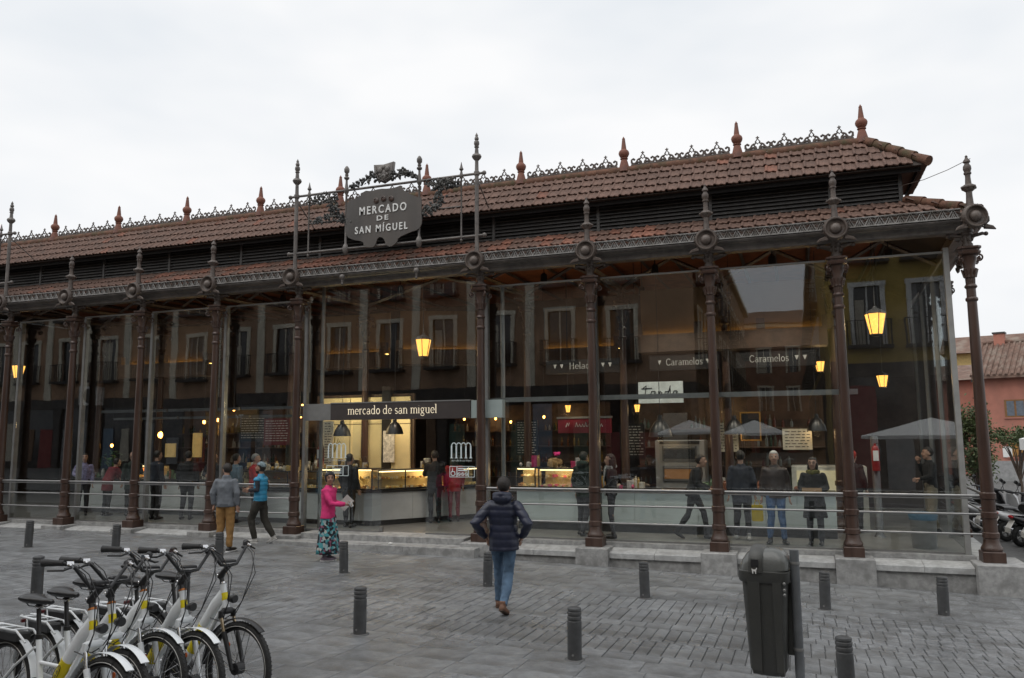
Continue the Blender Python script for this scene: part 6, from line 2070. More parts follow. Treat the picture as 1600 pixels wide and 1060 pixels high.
# ------------------------------------------------------------------ scooters in the side street
def make_scooter(bodym, screen, case):
    t = thing('motor_scooter', 'x', 'scooter', (0, 0, 0), 0, 'motor scooters parked in the side street')
    for c in (Vector((0.66, 0, 0.26)), Vector((-0.62, 0, 0.26))):
        w = bpy.data.objects.new('wheel', None)
        COL.objects.link(w)
        w.parent = t
        ring(c, 0.205, 0.058, 28, 10).build('tyre', M_RUB, w, True)
        mb = MB().lathe([(0.05, -0.05), (0.05, 0.05)], 12, c, 'y')
        for k in range(5):
            a = 2 * PI * k / 5
            mb.tube([c, c + Vector((0.16 * math.cos(a), 0, 0.16 * math.sin(a)))], [0.03, 0.018], 6)
        r2 = ring(c, 0.155, 0.018, 28, 6)
        mb.add(r2.v, r2.f)
        mb.build('rim', M_STEEL, w, True)
    # front shield, leg board, rear body
    MB().tube([(0.42, 0, 0.30), (0.50, 0, 0.50), (0.48, 0, 0.70), (0.42, 0, 0.92), (0.36, 0, 1.02)], [(0.06, 0.10), (0.07, 0.20), (0.08, 0.23), (0.08, 0.19), (0.05, 0.10)], 14, up=(1, 0, 0)).build('front_shield', bodym, t, True)
    MB().tube([(0.40, 0, 0.28), (0.20, 0, 0.24), (-0.15, 0, 0.26)], [(0.05, 0.16), (0.045, 0.17), (0.06, 0.16)], 12, up=(0, 0, 1)).build('foot_board', M_BK, t, True)
    MB().tube([(-0.05, 0, 0.38), (-0.20, 0, 0.50), (-0.48, 0, 0.56), (-0.78, 0, 0.64), (-0.92, 0, 0.70)], [(0.10, 0.12), (0.16, 0.17), (0.15, 0.17), (0.10, 0.13), (0.05, 0.08)], 14, up=(0, 0, 1)).build('rear_body', bodym, t, True)
    MB().tube([(0.02, 0, 0.70), (-0.14, 0, 0.755), (-0.34, 0, 0.76), (-0.50, 0, 0.80), (-0.78, 0, 0.83)], [(0.03, 0.08), (0.05, 0.14), (0.05, 0.15), (0.05, 0.14), (0.03, 0.10)], 14, up=(0, 0, 1)).build('seat', M_BK, t, True)
    MB().tube([(0.66, 0, 0.57), (0.80, 0, 0.53), (0.90, 0, 0.42)], [(0.02, 0.07), (0.02, 0.08), (0.015, 0.06)], 10, up=(0, 0, 1)).build('front_mudguard', bodym, t, True)
    fk = MB()
    for s in (-1, 1):
        fk.tube([(0.46, s * 0.07, 0.72), (0.66, s * 0.08, 0.26)], 0.022, 8)
    fk.build('fork', M_STEEL, t, True)
    MB().tube([(0.32, -0.34, 1.03), (0.36, -0.18, 1.05), (0.37, 0, 1.04), (0.36, 0.18, 1.05), (0.32, 0.34, 1.03)], [0.02, 0.022, 0.05, 0.022, 0.02], 10).build('handlebar', M_BK, t, True)
    for s in (-1, 1):
        MB().tube([(0.36, s * 0.20, 1.06), (0.38, s * 0.28, 1.22), (0.37, s * 0.30, 1.26)], 0.008, 6).build('mirror_stalk', M_BK, t)
        MB().sph((0.37, s * 0.31, 1.30), (0.020, 0.075, 0.05), 12, 8).build('mirror', M_BK, t, True)
    MB().sph((0.535, 0, 0.80), (0.05, 0.10, 0.07), 14, 8).build('head_lamp', M_CHR, t, True)
    MB().sph((-0.93, 0, 0.70), (0.03, 0.08, 0.035), 12, 8).build('tail_lamp', mat('tail_lamp_red', (0.50, 0.02, 0.03), 0.25), t, True)
    MB().tube([(-0.88, 0, 0.62), (-1.0, 0, 0.45), (-1.0, 0, 0.34)], [(0.01, 0.07), (0.008, 0.08), (0.006, 0.08)], 8, up=(0, 0, 1)).build('number_plate', M_WTRIM, t)
    MB().tube([(-0.10, -0.13, 0.24), (-0.40, -0.17, 0.26), (-0.80, -0.18, 0.36)], [0.03, 0.06, 0.055], 12).build('exhaust', M_CHR, t, True)
    MB().tube([(-0.1, 0, 0.3), (-0.62, 0.1, 0.27)], 0.07, 10).build('engine', M_STEELD, t, True)
    MB().tube([(0.0, 0.12, 0.22), (0.05, 0.26, 0.01)], 0.012, 6).build('stand', M_BK, t)
    if screen:
        sc = MB()
        sc.add([(0.44, -0.20, 1.0), (0.44, 0.20, 1.0), (0.30, 0.17, 1.42), (0.30, -0.17, 1.42), (0.47, 0, 1.0), (0.33, 0, 1.45)], [(0, 4, 5, 3), (4, 1, 2, 5)])
        sc.build('wind_screen', M_GLASSD, t)
    if case:
        MB().tube([(-0.62, 0, 0.98), (-0.70, 0, 0.98), (-0.98, 0, 0.98), (-1.04, 0, 0.98)], [(0.08, 0.12), (0.14, 0.19), (0.14, 0.19), (0.09, 0.14)], 14, up=(0, 0, 1)).build('top_case', M_BK, t, True)
        MB().box(-0.95, -0.65, -0.08, 0.08, 0.84, 0.86).build('carrier', M_BK, t)
    return t
M_SB = mat('scooter_black', (0.014, 0.014, 0.016), 0.2, 0, 0.1, 4, coat=0.5)
M_SW = mat('scooter_white', (0.62, 0.63, 0.64), 0.25, 0, 0.05, 4, coat=0.5)
M_SBL = mat('scooter_blue', (0.02, 0.03, 0.08), 0.25, 0, 0.1, 4, coat=0.5)
SC = [(11.75, 5.0, M_SB, True, False, 'black scooter nearest the hall corner, cut by the frame edge', 33),
      (11.70, 5.9, M_SBL, False, True, 'dark blue scooter with top case second from the frame edge', 32),
      (11.60, 6.8, M_SB, True, False, 'black scooter with windscreen third from the frame edge', 31),
      (11.50, 7.7, M_SW, False, False, 'white scooter in the middle of the side street row', 30),
      (11.35, 8.6, M_SB, False, True, 'black scooter with top case right behind the white scooter', 29),
      (11.20, 9.5, M_SW, True, False, 'white scooter with windscreen seen beside the corner column', 28),
      (11.05, 10.4, M_SB, True, False, 'black scooter just left of the corner column', 27),
      (10.90, 11.4, M_SBL, False, True, 'dark blue scooter at the far end of the row', 26)]
for x, y, m, s, c, lab, a in SC:
    o = make_scooter(m, s, c)
    o.location = (x, y, GZ(x, y))
    o.rotation_euler = (R(7), 0, R(a))
    o['label'] = lab
# crumpled paper on the step
t = MB().sph((0, 0, 0.02), (0.05, 0.03, 0.022), 7, 5)
t.v = [(p[0] + random.uniform(-.01, .01), p[1] + random.uniform(-.01, .01), p[2] + random.uniform(-.006, .006)) for p in t.v]
o = t.build('paper_scrap', M_WHITE, None, False, (-1.62, -0.45, -0.078))
tag(o, 'crumpled white paper scrap lying on the entrance step', 'litter')
# roof aerials far behind
for x, y, z, h, lab in ((-2.2, 12, 7.4, 3.3, 'thin television aerial rising behind the roof sign'), (-13.5, 12, 7.6, 1.7, 'thin television aerial behind the ridge at the left')):
    t = thing('roof_aerial', lab, 'aerial', (x, y, 6.9))
    MB().tube([(0, 0, 0), (0, 0, h)], 0.025, 5).build('mast', M_STEELD, t)
    mb = MB().tube([(-0.7, 0, h - 0.5), (0.15, 0, h - 0.35)], 0.015, 4)
    for k in range(5):
        mb.tube([(-0.6 + 0.16 * k, -0.25, h - 0.48 + 0.03 * k), (-0.6 + 0.16 * k, 0.25, h - 0.48 + 0.03 * k)], 0.01, 4)
    mb.build('boom', M_STEELD, t)
# ------------------------------------------------------------------ people
def remesh(mb, voxel, iters, material, name, parent, disp=None):
    """weld overlapping closed shapes into one continuous skin, relax it, then push folds into it"""
    me = mb.data('tmp')
    o = bpy.data.objects.new('tmp', me)
    md = o.modifiers.new('r', 'REMESH')
    md.mode = 'VOXEL'
    md.voxel_size = voxel
    md.use_smooth_shade = True
    ms = o.modifiers.new('s', 'SMOOTH')
    ms.factor = 0.5
    ms.iterations = iters
    m2 = bake(o)
    bpy.data.meshes.remove(me)
    m2.name = name
    if disp:
        nn = [v.normal.copy() for v in m2.vertices]
        for v, n in zip(m2.vertices, nn):
            v.co = v.co + n * disp(v.co)
    m2.materials.clear()
    m2.materials.append(material)
    m2.shade_smooth()
    return link(name, m2, parent)

def folds(amp, sc=9.0, seed=0.0):
    return lambda p: amp * (noise.noise(Vector((p.x * sc + seed, p.y * sc, p.z * sc * 0.55))) + 0.5 * noise.noise(Vector((p.x * sc * 2.3, p.y * sc * 2.3 + seed, p.z * sc * 1.6))))
def quilt(amp, pitch):
    return lambda p: amp * (abs(math.sin(PI * p.z / pitch)) ** 0.6 - 0.6) + 0.004 * noise.noise(Vector((p.x * 14, p.y * 14, p.z * 14)))

SKIN = mat('skin_light', (0.42, 0.25, 0.18), 0.5, 0, 0.1, 10)
SKIN2 = mat('skin_tan', (0.30, 0.165, 0.11), 0.5, 0, 0.1, 10)
HAIRB = mat('hair_dark', (0.018, 0.013, 0.010), 0.55, 0, 0.4, 40, 0.5, 120)
HAIRW = mat('hair_white', (0.50, 0.49, 0.46), 0.6, 0, 0.2, 40, 0.5, 120)
def cloth(name, col, rough=0.85, var=0.16, scale=7):
    return mat(name, col, rough, 0, var, scale, 0.15, 140)

DEF = dict(hipL=(.09, 0, .93), knL=(.10, -.02, .50), anL=(.10, .02, .085), hipR=(-.09, 0, .93), knR=(-.10, -.02, .50), anR=(-.10, .02, .085),
           shL=(.176, 0, 1.39), elL=(.235, .03, 1.15), wrL=(.235, -.06, .90), shR=(-.176, 0, 1.39), elR=(-.235, .03, 1.15), wrR=(-.235, -.06, .90),
           pelvis=(0, 0, .97), chest=(0, 0, 1.28), neck=(0, .005, 1.47), head=(0, -.02, 1.625), look=0.0, footL=0.0, footR=0.0, nod=0.0)

def person(label, x, y, z, rz, H, pose, wear, fine=False):
    J = dict(DEF)
    J.update(pose)
    P = {k: (Vector(v) if isinstance(v, tuple) else v) for k, v in J.items()}
    s = H / 1.75
    vox = 0.013 if fine else 0.018
    skin = wear.get('skin', SKIN)
    M_look = Matrix.Translation(P['head']) @ Matrix.Scale(1.07, 4) @ Matrix.Rotation(P['look'], 4, 'Z') @ Matrix.Rotation(P['nod'], 4, 'X')
    b = MB()
    b.tube([P['pelvis'], P['pelvis'].lerp(P['chest'], 0.5), P['chest'], P['neck'] - Vector((0, 0, 0.03))], [(0.10, 0.13), (0.09, 0.12), (0.10, 0.15), (0.07, 0.12)], 12, up=(0, 1, 0))
    b.tube([P['neck'] - Vector((0, 0, 0.05)), P['neck'], P['head'] + Vector((0, 0.015, -0.05))], [0.065, 0.053, 0.052], 12)
    for q in 'LR':
        b.tube([P['hip' + q], P['kn' + q], P['an' + q]], [0.075, 0.05, 0.035], 10)
        b.tube([P['sh' + q], P['el' + q], P['wr' + q]], [0.045, 0.036, 0.026], 10)
    hd = MB()
    hd.sph((0, 0.005, 0.025), (0.076, 0.095, 0.098), 18, 14)
    hd.sph((0, -0.026, -0.045), (0.058, 0.062, 0.068), 14, 10)
    hd.sph((0, -0.065, -0.092), (0.026, 0.020, 0.020), 10, 8)
    hd.tube([(0, -0.088, 0.022), (0, -0.108, -0.012), (0, -0.094, -0.028)], [0.010, 0.015, 0.012], 8)
    for sx in (-1, 1):
        hd.sph((sx * 0.078, 0.012, -0.005), (0.010, 0.020, 0.032), 8, 8)
        hd.sph((sx * 0.034, -0.075, -0.022), (0.022, 0.018, 0.018), 8, 6)
    b.add([M_look @ Vector(p) for p in hd.v], hd.f)
    hands = MB()
    for q, sx in (('L', 1), ('R', -1)):
        W, E = P['wr' + q], P['el' + q]
        d = (W - E).normalized()
        lat = d.cross(Vector((sx, 0.25, 0))).normalized() if abs(d.x) < 0.9 else Vector((0, 0, 1))
        nrm = lat.cross(d).normalized()
        pc = W + d * 0.045
        for k in range(5):
            b.sph(W + d * (0.02 + 0.013 * k) , 0.021, 8, 6)
        b.tube([W + d * 0.01, W + d * 0.05, W + d * 0.085], [(0.018, 0.024), (0.016, 0.036), (0.013, 0.036)], 10, up=nrm)
        curl = P.get('curl' + q, 0.5) if isinstance(P.get('curl' + q, 0.5), float) else 0.5
        for k, (off, ln) in enumerate(((-0.028, 0.070), (-0.010, 0.080), (0.010, 0.076), (0.028, 0.060))):
            a = W + d * 0.078 + lat * off
            m1 = a + d * ln * 0.5 + nrm * ln * 0.30 * curl
            e = m1 + d * ln * (0.42 - 0.3 * curl) + nrm * ln * 0.55 * curl
            hands.tube([a - d * 0.012, a, m1, e], [0.0095, 0.0095, 0.009, 0.007], 8)
        a = W + d * 0.035 + lat * -0.032
        hands.tube([a, a + d * 0.03 - lat * 0.022 + nrm * 0.01, a + d * 0.062 - lat * 0.018 + nrm * 0.02], [0.012, 0.011, 0.008], 8)
    t = remesh(b, 0.0105 if fine else 0.014, 2, skin, 'person', None)
    # fingers stay separate, joined to the same skin
    bm = bmesh.new()
    bm.from_mesh(t.data)
    hm = hands.data('h', skin, 'all')
    bm.from_mesh(hm)
    bm.to_mesh(t.data)
    bm.free()
    t.data.shade_smooth()
    t.location = (x, y, z)
    t.rotation_euler = (0, 0, rz)
    t.scale = (s, s, s)
    tag(t, label, 'person', wear.get('group'))
    # face
    if wear.get('face', True):
        for sx in (-1, 1):
            e = MB().sph(M_look @ Vector((sx * 0.031, -0.082, 0.022)), (0.011, 0.008, 0.007), 8, 6)
            e.build('eye', M_BLACK, t, True)
            br = MB().tube([M_look @ Vector((sx * 0.016, -0.090, 0.040)), M_look @ Vector((sx * 0.034, -0.088, 0.046)), M_look @ Vector((sx * 0.050, -0.076, 0.040))], 0.0045, 5)
            br.build('eyebrow', wear.get('hairm', HAIRB), t)
        MB().tube([M_look @ Vector((-0.024, -0.084, -0.052)), M_look @ Vector((0, -0.094, -0.056)), M_look @ Vector((0.024, -0.084, -0.052))], [0.003, 0.006, 0.003], 6).build('mouth', mat('lips', (0.30, 0.11, 0.09), 0.5), t)
    if wear.get('beard'):
        bd = MB().sph((0, -0.030, -0.058), (0.062, 0.064, 0.060), 14, 10)
        bd.v = [p for p in bd.v]
        bd.xf(M_look)
        keep = [f for f in bd.f if all((M_look.inverted() @ Vector(bd.v[i])).z < -0.045 for i in f)]
        bd.f = keep
        bd.build('beard', HAIRB, t, True)
    # hair
    hk = wear.get('hair', 'short')
    rr = random.Random(int(abs(x * 100)) + 1)
    if hk:
        h = MB().sph((0, 0.012, 0.032), (0.085, 0.102, 0.100), 22, 18)
        vv = []
        for p in h.v:
            n_ = noise.noise(Vector(p) * 38)
            vv.append(tuple(Vector((0, 0.012, 0.032)) + (Vector(p) - Vector((0, 0.012, 0.032))) * (1 + 0.05 * n_)))
        h.v = vv
        lim = -0.075 if hk == 'short' else -0.11
        h.f = [f for f in h.f if all((h.v[i][2] > 0.072 + 0.25 * max(0, -h.v[i][1] - 0.06)) or (h.v[i][1] > 0.012 - 0.0 and h.v[i][2] > lim) or (h.v[i][1] > -0.03 and h.v[i][2] > 0.035) for i in f)]
        h.xf(M_look)
        ho = h.build('hair', wear.get('hairm', HAIRB), t, True)
        so = ho.modifiers.new('thick', 'SOLIDIFY')
        so.thickness = 0.008
        if hk == 'long':
            lg = MB()
            for k in range(15):
                a = R(-20 + 220 * k / 14)
                lg.tube([M_look @ Vector((0.075 * math.cos(a), 0.02 + 0.085 * math.sin(a), 0.02)), M_look @ Vector((0.082 * math.cos(a), 0.025 + 0.085 * math.sin(a), -0.08)), M_look @ Vector((0.080 * math.cos(a), 0.035 + 0.07 * math.sin(a), -0.17 + rr.uniform(-.02, .02)))], [0.022, 0.022, 0.012], 6)
            remesh(lg, 0.012, 2, wear.get('hairm', HAIRB), 'hair', t)
    # top
    top = wear['top']
    hem = top.get('hem', 0.86)
    f = top.get('fat', 1.0)
    j = MB()
    pz = P['pelvis']
    cz = P['chest']
    nk = P['neck']
    up1 = pz.lerp(cz, 0.5)
    hemp = pz + (pz - cz).normalized() * (0.97 - hem) if hem > 0.75 else Vector((pz.x, pz.y, hem))
    ringr = [(0.125 * f, 0.172 * f), (0.122 * f, 0.170 * f), (0.116 * f, 0.160 * f), (0.128 * f, 0.178 * f), (0.112 * f, 0.158 * f), (0.080, 0.098), (0.062, 0.066)]
    flare = top.get('flare', 1.0)
    ringr[0] = (ringr[0][0] * flare, ringr[0][1] * flare)
    j.tube([hemp, pz + Vector((0, 0, 0.02)), up1, cz, cz.lerp(nk, 0.62), nk - Vector((0, 0, 0.025)), nk + Vector((0, 0, top.get('collar', 0.025)))], ringr, 18, up=(0, 1, 0))
    for q in 'LR':
        j.sph(P['sh' + q], (0.064 * f, 0.074 * f, 0.062), 12, 8)
        if top.get('sleeves', True):
            e, w = P['el' + q], P['wr' + q]
            j.tube([P['sh' + q], P['sh' + q].lerp(e, 0.5), e, e.lerp(w, 0.5), w + (e - w).normalized() * 0.005], [0.062 * f, 0.062 * f, 0.057 * f, 0.051 * f, 0.042], 12)
    if top.get('hood'):
        j.sph(nk + Vector((0, 0.085, 0.015)), (0.13, 0.075, 0.085), 14, 10)
        j.tube([nk + Vector((-0.09, -0.02, 0.02)), nk + Vector((-0.10, 0.07, 0.05)), nk + Vector((0, 0.12, 0.06)), nk + Vector((0.10, 0.07, 0.05)), nk + Vector((0.09, -0.02, 0.02))], 0.042, 10)
    disp = quilt(top['quilt'], 0.095) if top.get('quilt') else folds(top.get('fold', 0.017), 8.0, x)
    jo = remesh(j, vox, 3, top['m'], top.get('name', 'jacket'), t, disp)
    if top.get('rib'):
        rb = MB().tube([hemp + Vector((0, 0, -0.01)), hemp + Vector((0, 0, 0.05))], [(0.127 * f, 0.172 * f)] * 2, 24, up=(0, 1, 0))
        rb.build('hem_band', top['rib'], jo, True)
    if top.get('arm_m'):                                    # sleeves of another garment
        a = MB()
        for q in 'LR':
            e, w = P['el' + q], P['wr' + q]
            a.tube([P['sh' + q], P['sh' + q].lerp(e, 0.5), e, e.lerp(w, 0.5), w + (e - w).normalized() * 0.005], [0.058, 0.056, 0.052, 0.047, 0.040], 12)
        remesh(a, vox, 2, top['arm_m'], 'sleeves', t, folds(0.008, 12, x))
    # bottom
    bt = wear.get('bottom')
    if bt and bt.get('kind', 'trousers') == 'trousers':
        g = MB()
        g.tube([pz + Vector((0, 0, 0.07)), pz - Vector((0, 0, 0.02)), pz - Vector((0, 0, 0.10))], [(0.112, 0.155), (0.118, 0.165), (0.105, 0.155)], 16, up=(0, 1, 0))
        wd = bt.get('wide', 1.0)
        for q in 'LR':
            h_, k_, a_ = P['hip' + q], P['kn' + q], P['an' + q]
            g.tube([h_, h_.lerp(k_, 0.4), k_, k_.lerp(a_, 0.5), a_ + Vector((0, 0, 0.01))], [0.098, 0.088 * wd, 0.068 * wd, 0.062 * wd, 0.052 * wd], 14)
        remesh(g, vox, 3, bt['m'], 'trousers', t, folds(0.016, 9, x + 3))
    elif bt:
        n = 48
        rings_ = []
        for k in range(12):
            u = k / 11
            zz = 1.0 - u * (1.0 - bt.get('hem', 0.14))
            r0 = 0.125 + 0.10 * u ** 0.8
            rings_.append([(pz.x + (r0 + 0.022 * u * math.sin(i * 2 * PI / n * 9 + 1.3 * math.sin(3 * u))) * math.cos(2 * PI * i / n) * 1.15 + 0.03 * u,
                            pz.y + (r0 + 0.022 * u * math.sin(i * 2 * PI / n * 9)) * math.sin(2 * PI * i / n), zz) for i in range(n)])
        loft(rings_).build('skirt', bt['m'], t, 'all')
    # shoes
    sm = wear.get('shoes', M_BLACK)
    for q in 'LR':
        a_ = P['an' + q]
        ft = P['foot' + q]
        d = Vector((math.sin(ft), -math.cos(ft), 0))
        tilt = P.get('tip' + q, 0.0)
        pit = tilt if isinstance(tilt, float) else 0.0
        sh = MB()
        base = a_ - Vector((0, 0, 0.045))
        dd = Vector((d.x * math.cos(pit), d.y * math.cos(pit), -math.sin(pit)))
        sh.tube([base - dd * 0.075, base - dd * 0.05, base + dd * 0.04, base + dd * 0.12, base + dd * 0.175, base + dd * 0.19], [(0.030, 0.030), (0.040, 0.038), (0.042, 0.042), (0.034, 0.046), (0.022, 0.036), (0.010, 0.015)], 12, up=(0, 0, 1))
        sh.tube([a_ + Vector((0, 0, 0.06)), base], [0.045, 0.042], 12)
        so = remesh(sh, 0.012, 2, sm, 'shoe', t)
        if wear.get('sole'):
            sl = MB().tube([base - dd * 0.085 - Vector((0, 0, 0.033)), base - dd * 0.04 - Vector((0, 0, 0.033)), base + dd * 0.10 - Vector((0, 0, 0.033)), base + dd * 0.19 - Vector((0, 0, 0.030))], [(0.010, 0.030), (0.010, 0.042), (0.010, 0.046), (0.010, 0.022)], 12, up=(0, 0, 1))
            sl.build('sole', wear['sole'], so, True)
    return t, P, M_look

C_GREY = cloth('grey_blouson', (0.150, 0.165, 0.185))
C_MUST = cloth('mustard_cotton', (0.30, 0.165, 0.055))
C_NAVY = cloth('navy_nylon', (0.014, 0.018, 0.040), 0.42, 0.2)
C_JEAN = cloth('blue_denim', (0.085, 0.145, 0.225), 0.85, 0.35, 5)
C_BLUE = cloth('sky_blue_quilt', (0.03, 0.25, 0.43), 0.5)
C_DNAVY = cloth('dark_navy_knit', (0.018, 0.022, 0.033))
C_OLIVE = cloth('dark_olive_cotton', (0.030, 0.027, 0.021))
C_PINK = cloth('hot_pink_knit', (0.62, 0.035, 0.17))
C_BLK = cloth('black_wool', (0.013, 0.013, 0.014))
C_BRN = cloth('dark_brown_leather', (0.040, 0.026, 0.022), 0.5)
C_DGRN = cloth('dark_green_wool', (0.016, 0.026, 0.019))
C_RED = cloth('red_nylon', (0.33, 0.018, 0.022))
C_DRED = cloth('dark_red_wool', (0.16, 0.012, 0.018))
C_KHA = cloth('khaki_cotton', (0.20, 0.17, 0.12))
C_PURP = cloth('lilac_check', (0.22, 0.20, 0.33), 0.8, 0.5, 30)
C_CHAR = cloth('charcoal_cotton', (0.030, 0.030, 0.034))
C_SNK = mat('grey_sneaker', (0.36, 0.35, 0.33), 0.7)
C_BOOT = mat('tan_boot', (0.13, 0.062, 0.035), 0.6, 0, 0.25)
def floral():
    m = bpy.data.materials.new('floral_print')
    m.use_nodes = True
    n, l = m.node_tree.nodes, m.node_tree.links
    b = n['Principled BSDF']
    b.inputs['Roughness'].default_value = 0.8
    tc = n.new('ShaderNodeTexCoord')
    v = n.new('ShaderNodeTexVoronoi')
    v.inputs['Scale'].default_value = 21
    l.new(tc.outputs['Object'], v.inputs['Vector'])
    sp = n.new('ShaderNodeSeparateColor')
    l.new(v.outputs['Color'], sp.inputs[0])
    r = n.new('ShaderNodeValToRGB')
    r.color_ramp.interpolation = 'CONSTANT'
    cols = [(0, (0.012, 0.012, 0.018, 1)), (0.34, (0.07, 0.30, 0.33, 1)), (0.52, (0.30, 0.40, 0.42, 1)), (0.64, (0.02, 0.02, 0.03, 1)), (0.76, (0.26, 0.08, 0.13, 1)), (0.85, (0.04, 0.16, 0.20, 1)), (0.94, (0.45, 0.45, 0.42, 1))]
    r.color_ramp.elements[0].color = cols[0][1]
    r.color_ramp.elements[1].position = cols[1][0]
    r.color_ramp.elements[1].color = cols[1][1]
    for p, c in cols[2:]:
        e = r.color_ramp.elements.new(p)
        e.color = c
    l.new(sp.outputs[0], r.inputs[0])
    l.new(r.outputs[0], b.inputs['Base Color'])
    return m
C_FLOR = floral()

def face_dir(dx, dy):
    """heading so that local -Y points along (dx, dy)"""
    return math.atan2(dy, dx) + PI / 2

# --- man in grey blouson, back to the camera, head turned to his left
person('man in grey blouson and mustard trousers standing with his back turned', -4.37, -2.12, GZ(-4.37, -2.12), face_dir(-0.25, 1.0), 1.70,
       dict(look=0.75, elL=(.255, .06, 1.16), wrL=(.245, .02, .93), elR=(-.255, .05, 1.16), wrR=(-.245, .0, .91), anL=(.12, .03, .085), anR=(-.11, .0, .085), footL=0.3, footR=-0.35),
       dict(top=dict(m=C_GREY, hem=0.90, fat=1.10, fold=0.016, rib=cloth('grey_rib', (0.09, 0.10, 0.115)), collar=0.05), bottom=dict(m=C_MUST, wide=1.12), shoes=M_BLACK, sole=M_WHITE, hair='short', beard=True), True)
# --- man in blue quilted gilet and knit cap, in profile
t, P, ML = person('man in sky blue quilted gilet and grey knit cap stepping left', -4.62, -0.72, GZ(-4.62, -0.72), face_dir(-1.0, -0.18), 1.70,
       dict(look=0.0, nod=-0.18, elL=(.24, .05, 1.17), wrL=(.10, -.22, 1.16), elR=(-.24, .04, 1.17), wrR=(-.08, -.24, 1.17), knL=(.10, -.16, .53), anL=(.10, -.06, .10), knR=(-.10, .06, .50), anR=(-.10, .28, .13), tipR=0.5, curlL=0.9, curlR=0.9),
       dict(top=dict(m=C_BLUE, hem=0.92, fat=1.08, quilt=0.014, sleeves=False, arm_m=C_DNAVY, name='gilet', collar=0.045, hood=False), bottom=dict(m=C_OLIVE, wide=1.15), shoes=C_SNK, sole=M_WHITE, hair='short', beard=True, skin=SKIN2), True)
cp_ = MB().sph((0, 0.012, 0.048), (0.092, 0.108, 0.098), 20, 16)
cp_.f = [f for f in cp_.f if all(cp_.v[i][2] > 0.052 - 0.35 * cp_.v[i][1] * 0.3 for i in f)]
cp_.xf(ML)
k_ = cp_.build('knit_cap', cloth('grey_blue_knit', (0.16, 0.21, 0.23), 0.9, 0.5, 30), t, True)
k_.modifiers.new('thick', 'SOLIDIFY').thickness = 0.014
MB().cbox(-0.05, 0.05, -0.34, -0.27, 1.15, 1.19, 0.01).build('wrapped_roll', mat('bread_paper', (0.55, 0.45, 0.30), 0.7), t)
fs = MB().tube([(-0.035, -0.128, 0.96), (-0.035, -0.155, 1.25), (-0.02, -0.135, 1.43)], [(0.012, 0.05)] * 3, 8, up=(0, -1, 0))
fs.build('hoodie_front', cloth('pale_hoodie', (0.42, 0.46, 0.52)), t, True)
# --- woman in pink cardigan, long floral skirt, head scarf
t, P, ML = person('woman in hot pink cardigan, head scarf and long floral skirt holding out a cup', -1.98, -2.18, GZ(-1.98, -2.18), face_dir(0.985, 0.10), 1.60,
       dict(look=R(-58), elR=(-.205, -.17, 1.14), wrR=(-.13, -.44, 1.13), elL=(.235, .02, 1.15), wrL=(.13, -.24, 1.10), footR=0.2, footL=-0.3, curlR=0.7, curlL=0.8),
       dict(top=dict(m=C_PINK, hem=0.84, fat=1.10, flare=1.08, fold=0.014), bottom=dict(kind='skirt', m=C_FLOR, hem=0.14), shoes=mat('mauve_sock_shoe', (0.20, 0.16, 0.20), 0.8), sole=M_WHITE, hair='short', skin=SKIN2), True)
sf = MB().sph((0, 0.024, 0.030), (0.103, 0.118, 0.116), 24, 20)
sf.f = [f for f in sf.f if all(sf.v[i][1] > -0.050 - 0.03 * (sf.v[i][2] > 0.05) and (sf.v[i][2] > -0.12) for i in f)]
sf.xf(ML)
mscarf = mat('black_white_scarf', (0.020, 0.020, 0.024), 0.8, 0, 0.9, 26, tint=(0.22, 0.22, 0.22))
o = sf.build('head_scarf', mscarf, t, True)
o.modifiers.new('thick', 'SOLIDIFY').thickness = 0.012
tl = MB().tube([ML @ Vector((0, 0.085, -0.03)), ML @ Vector((0.01, 0.125, -0.10)), ML @ Vector((0.02, 0.13, -0.22)), ML @ Vector((0.02, 0.12, -0.30))], [(0.05, 0.09), (0.045, 0.10), (0.035, 0.085), (0.015, 0.05)], 10, up=(0, 1, 0))
tl.build('scarf_tail', mscarf, t, True)
cup = MB().lathe([(0.030, -0.055), (0.040, 0.055), (0.036, 0.055), (0.027, -0.045)], 16)
cup.xf(Matrix.Translation(Vector((-.115, -.545, 1.135))) @ Matrix.Rotation(R(-32), 4, 'Y') @ Matrix.Rotation(R(-18), 4, 'X'))
tag(cup.build('paper_cup', M_WHITE, None, True), 'white paper cup held out by the woman in pink', 'cup')
bpy.data.objects['paper_cup'].matrix_world = Matrix.Translation((-1.98, -2.18, GZ(-1.98, -2.18))) @ Matrix.Rotation(face_dir(0.985, 0.10), 4, 'Z') @ Matrix.Scale(1.60 / 1.75, 4)
tb = MB().cbox(-0.008, 0.008, -0.10, 0.10, -0.14, 0.14, 0.004)
tb.xf(Matrix.Translation((0.10, -0.33, 1.14)) @ Matrix.Rotation(R(40), 4, 'X') @ Matrix.Rotation(R(20), 4, 'Y'))
o = tb.build('folder', mat('grey_card_folder', (0.33, 0.31, 0.29), 0.6))
o.matrix_world = Matrix.Translation((-1.98, -2.18, GZ(-1.98, -2.18))) @ Matrix.Rotation(face_dir(0.985, 0.10), 4, 'Z') @ Matrix.Scale(1.60 / 1.75, 4)
tag(o, 'grey card folder tucked in the arm of the woman in pink', 'folder')
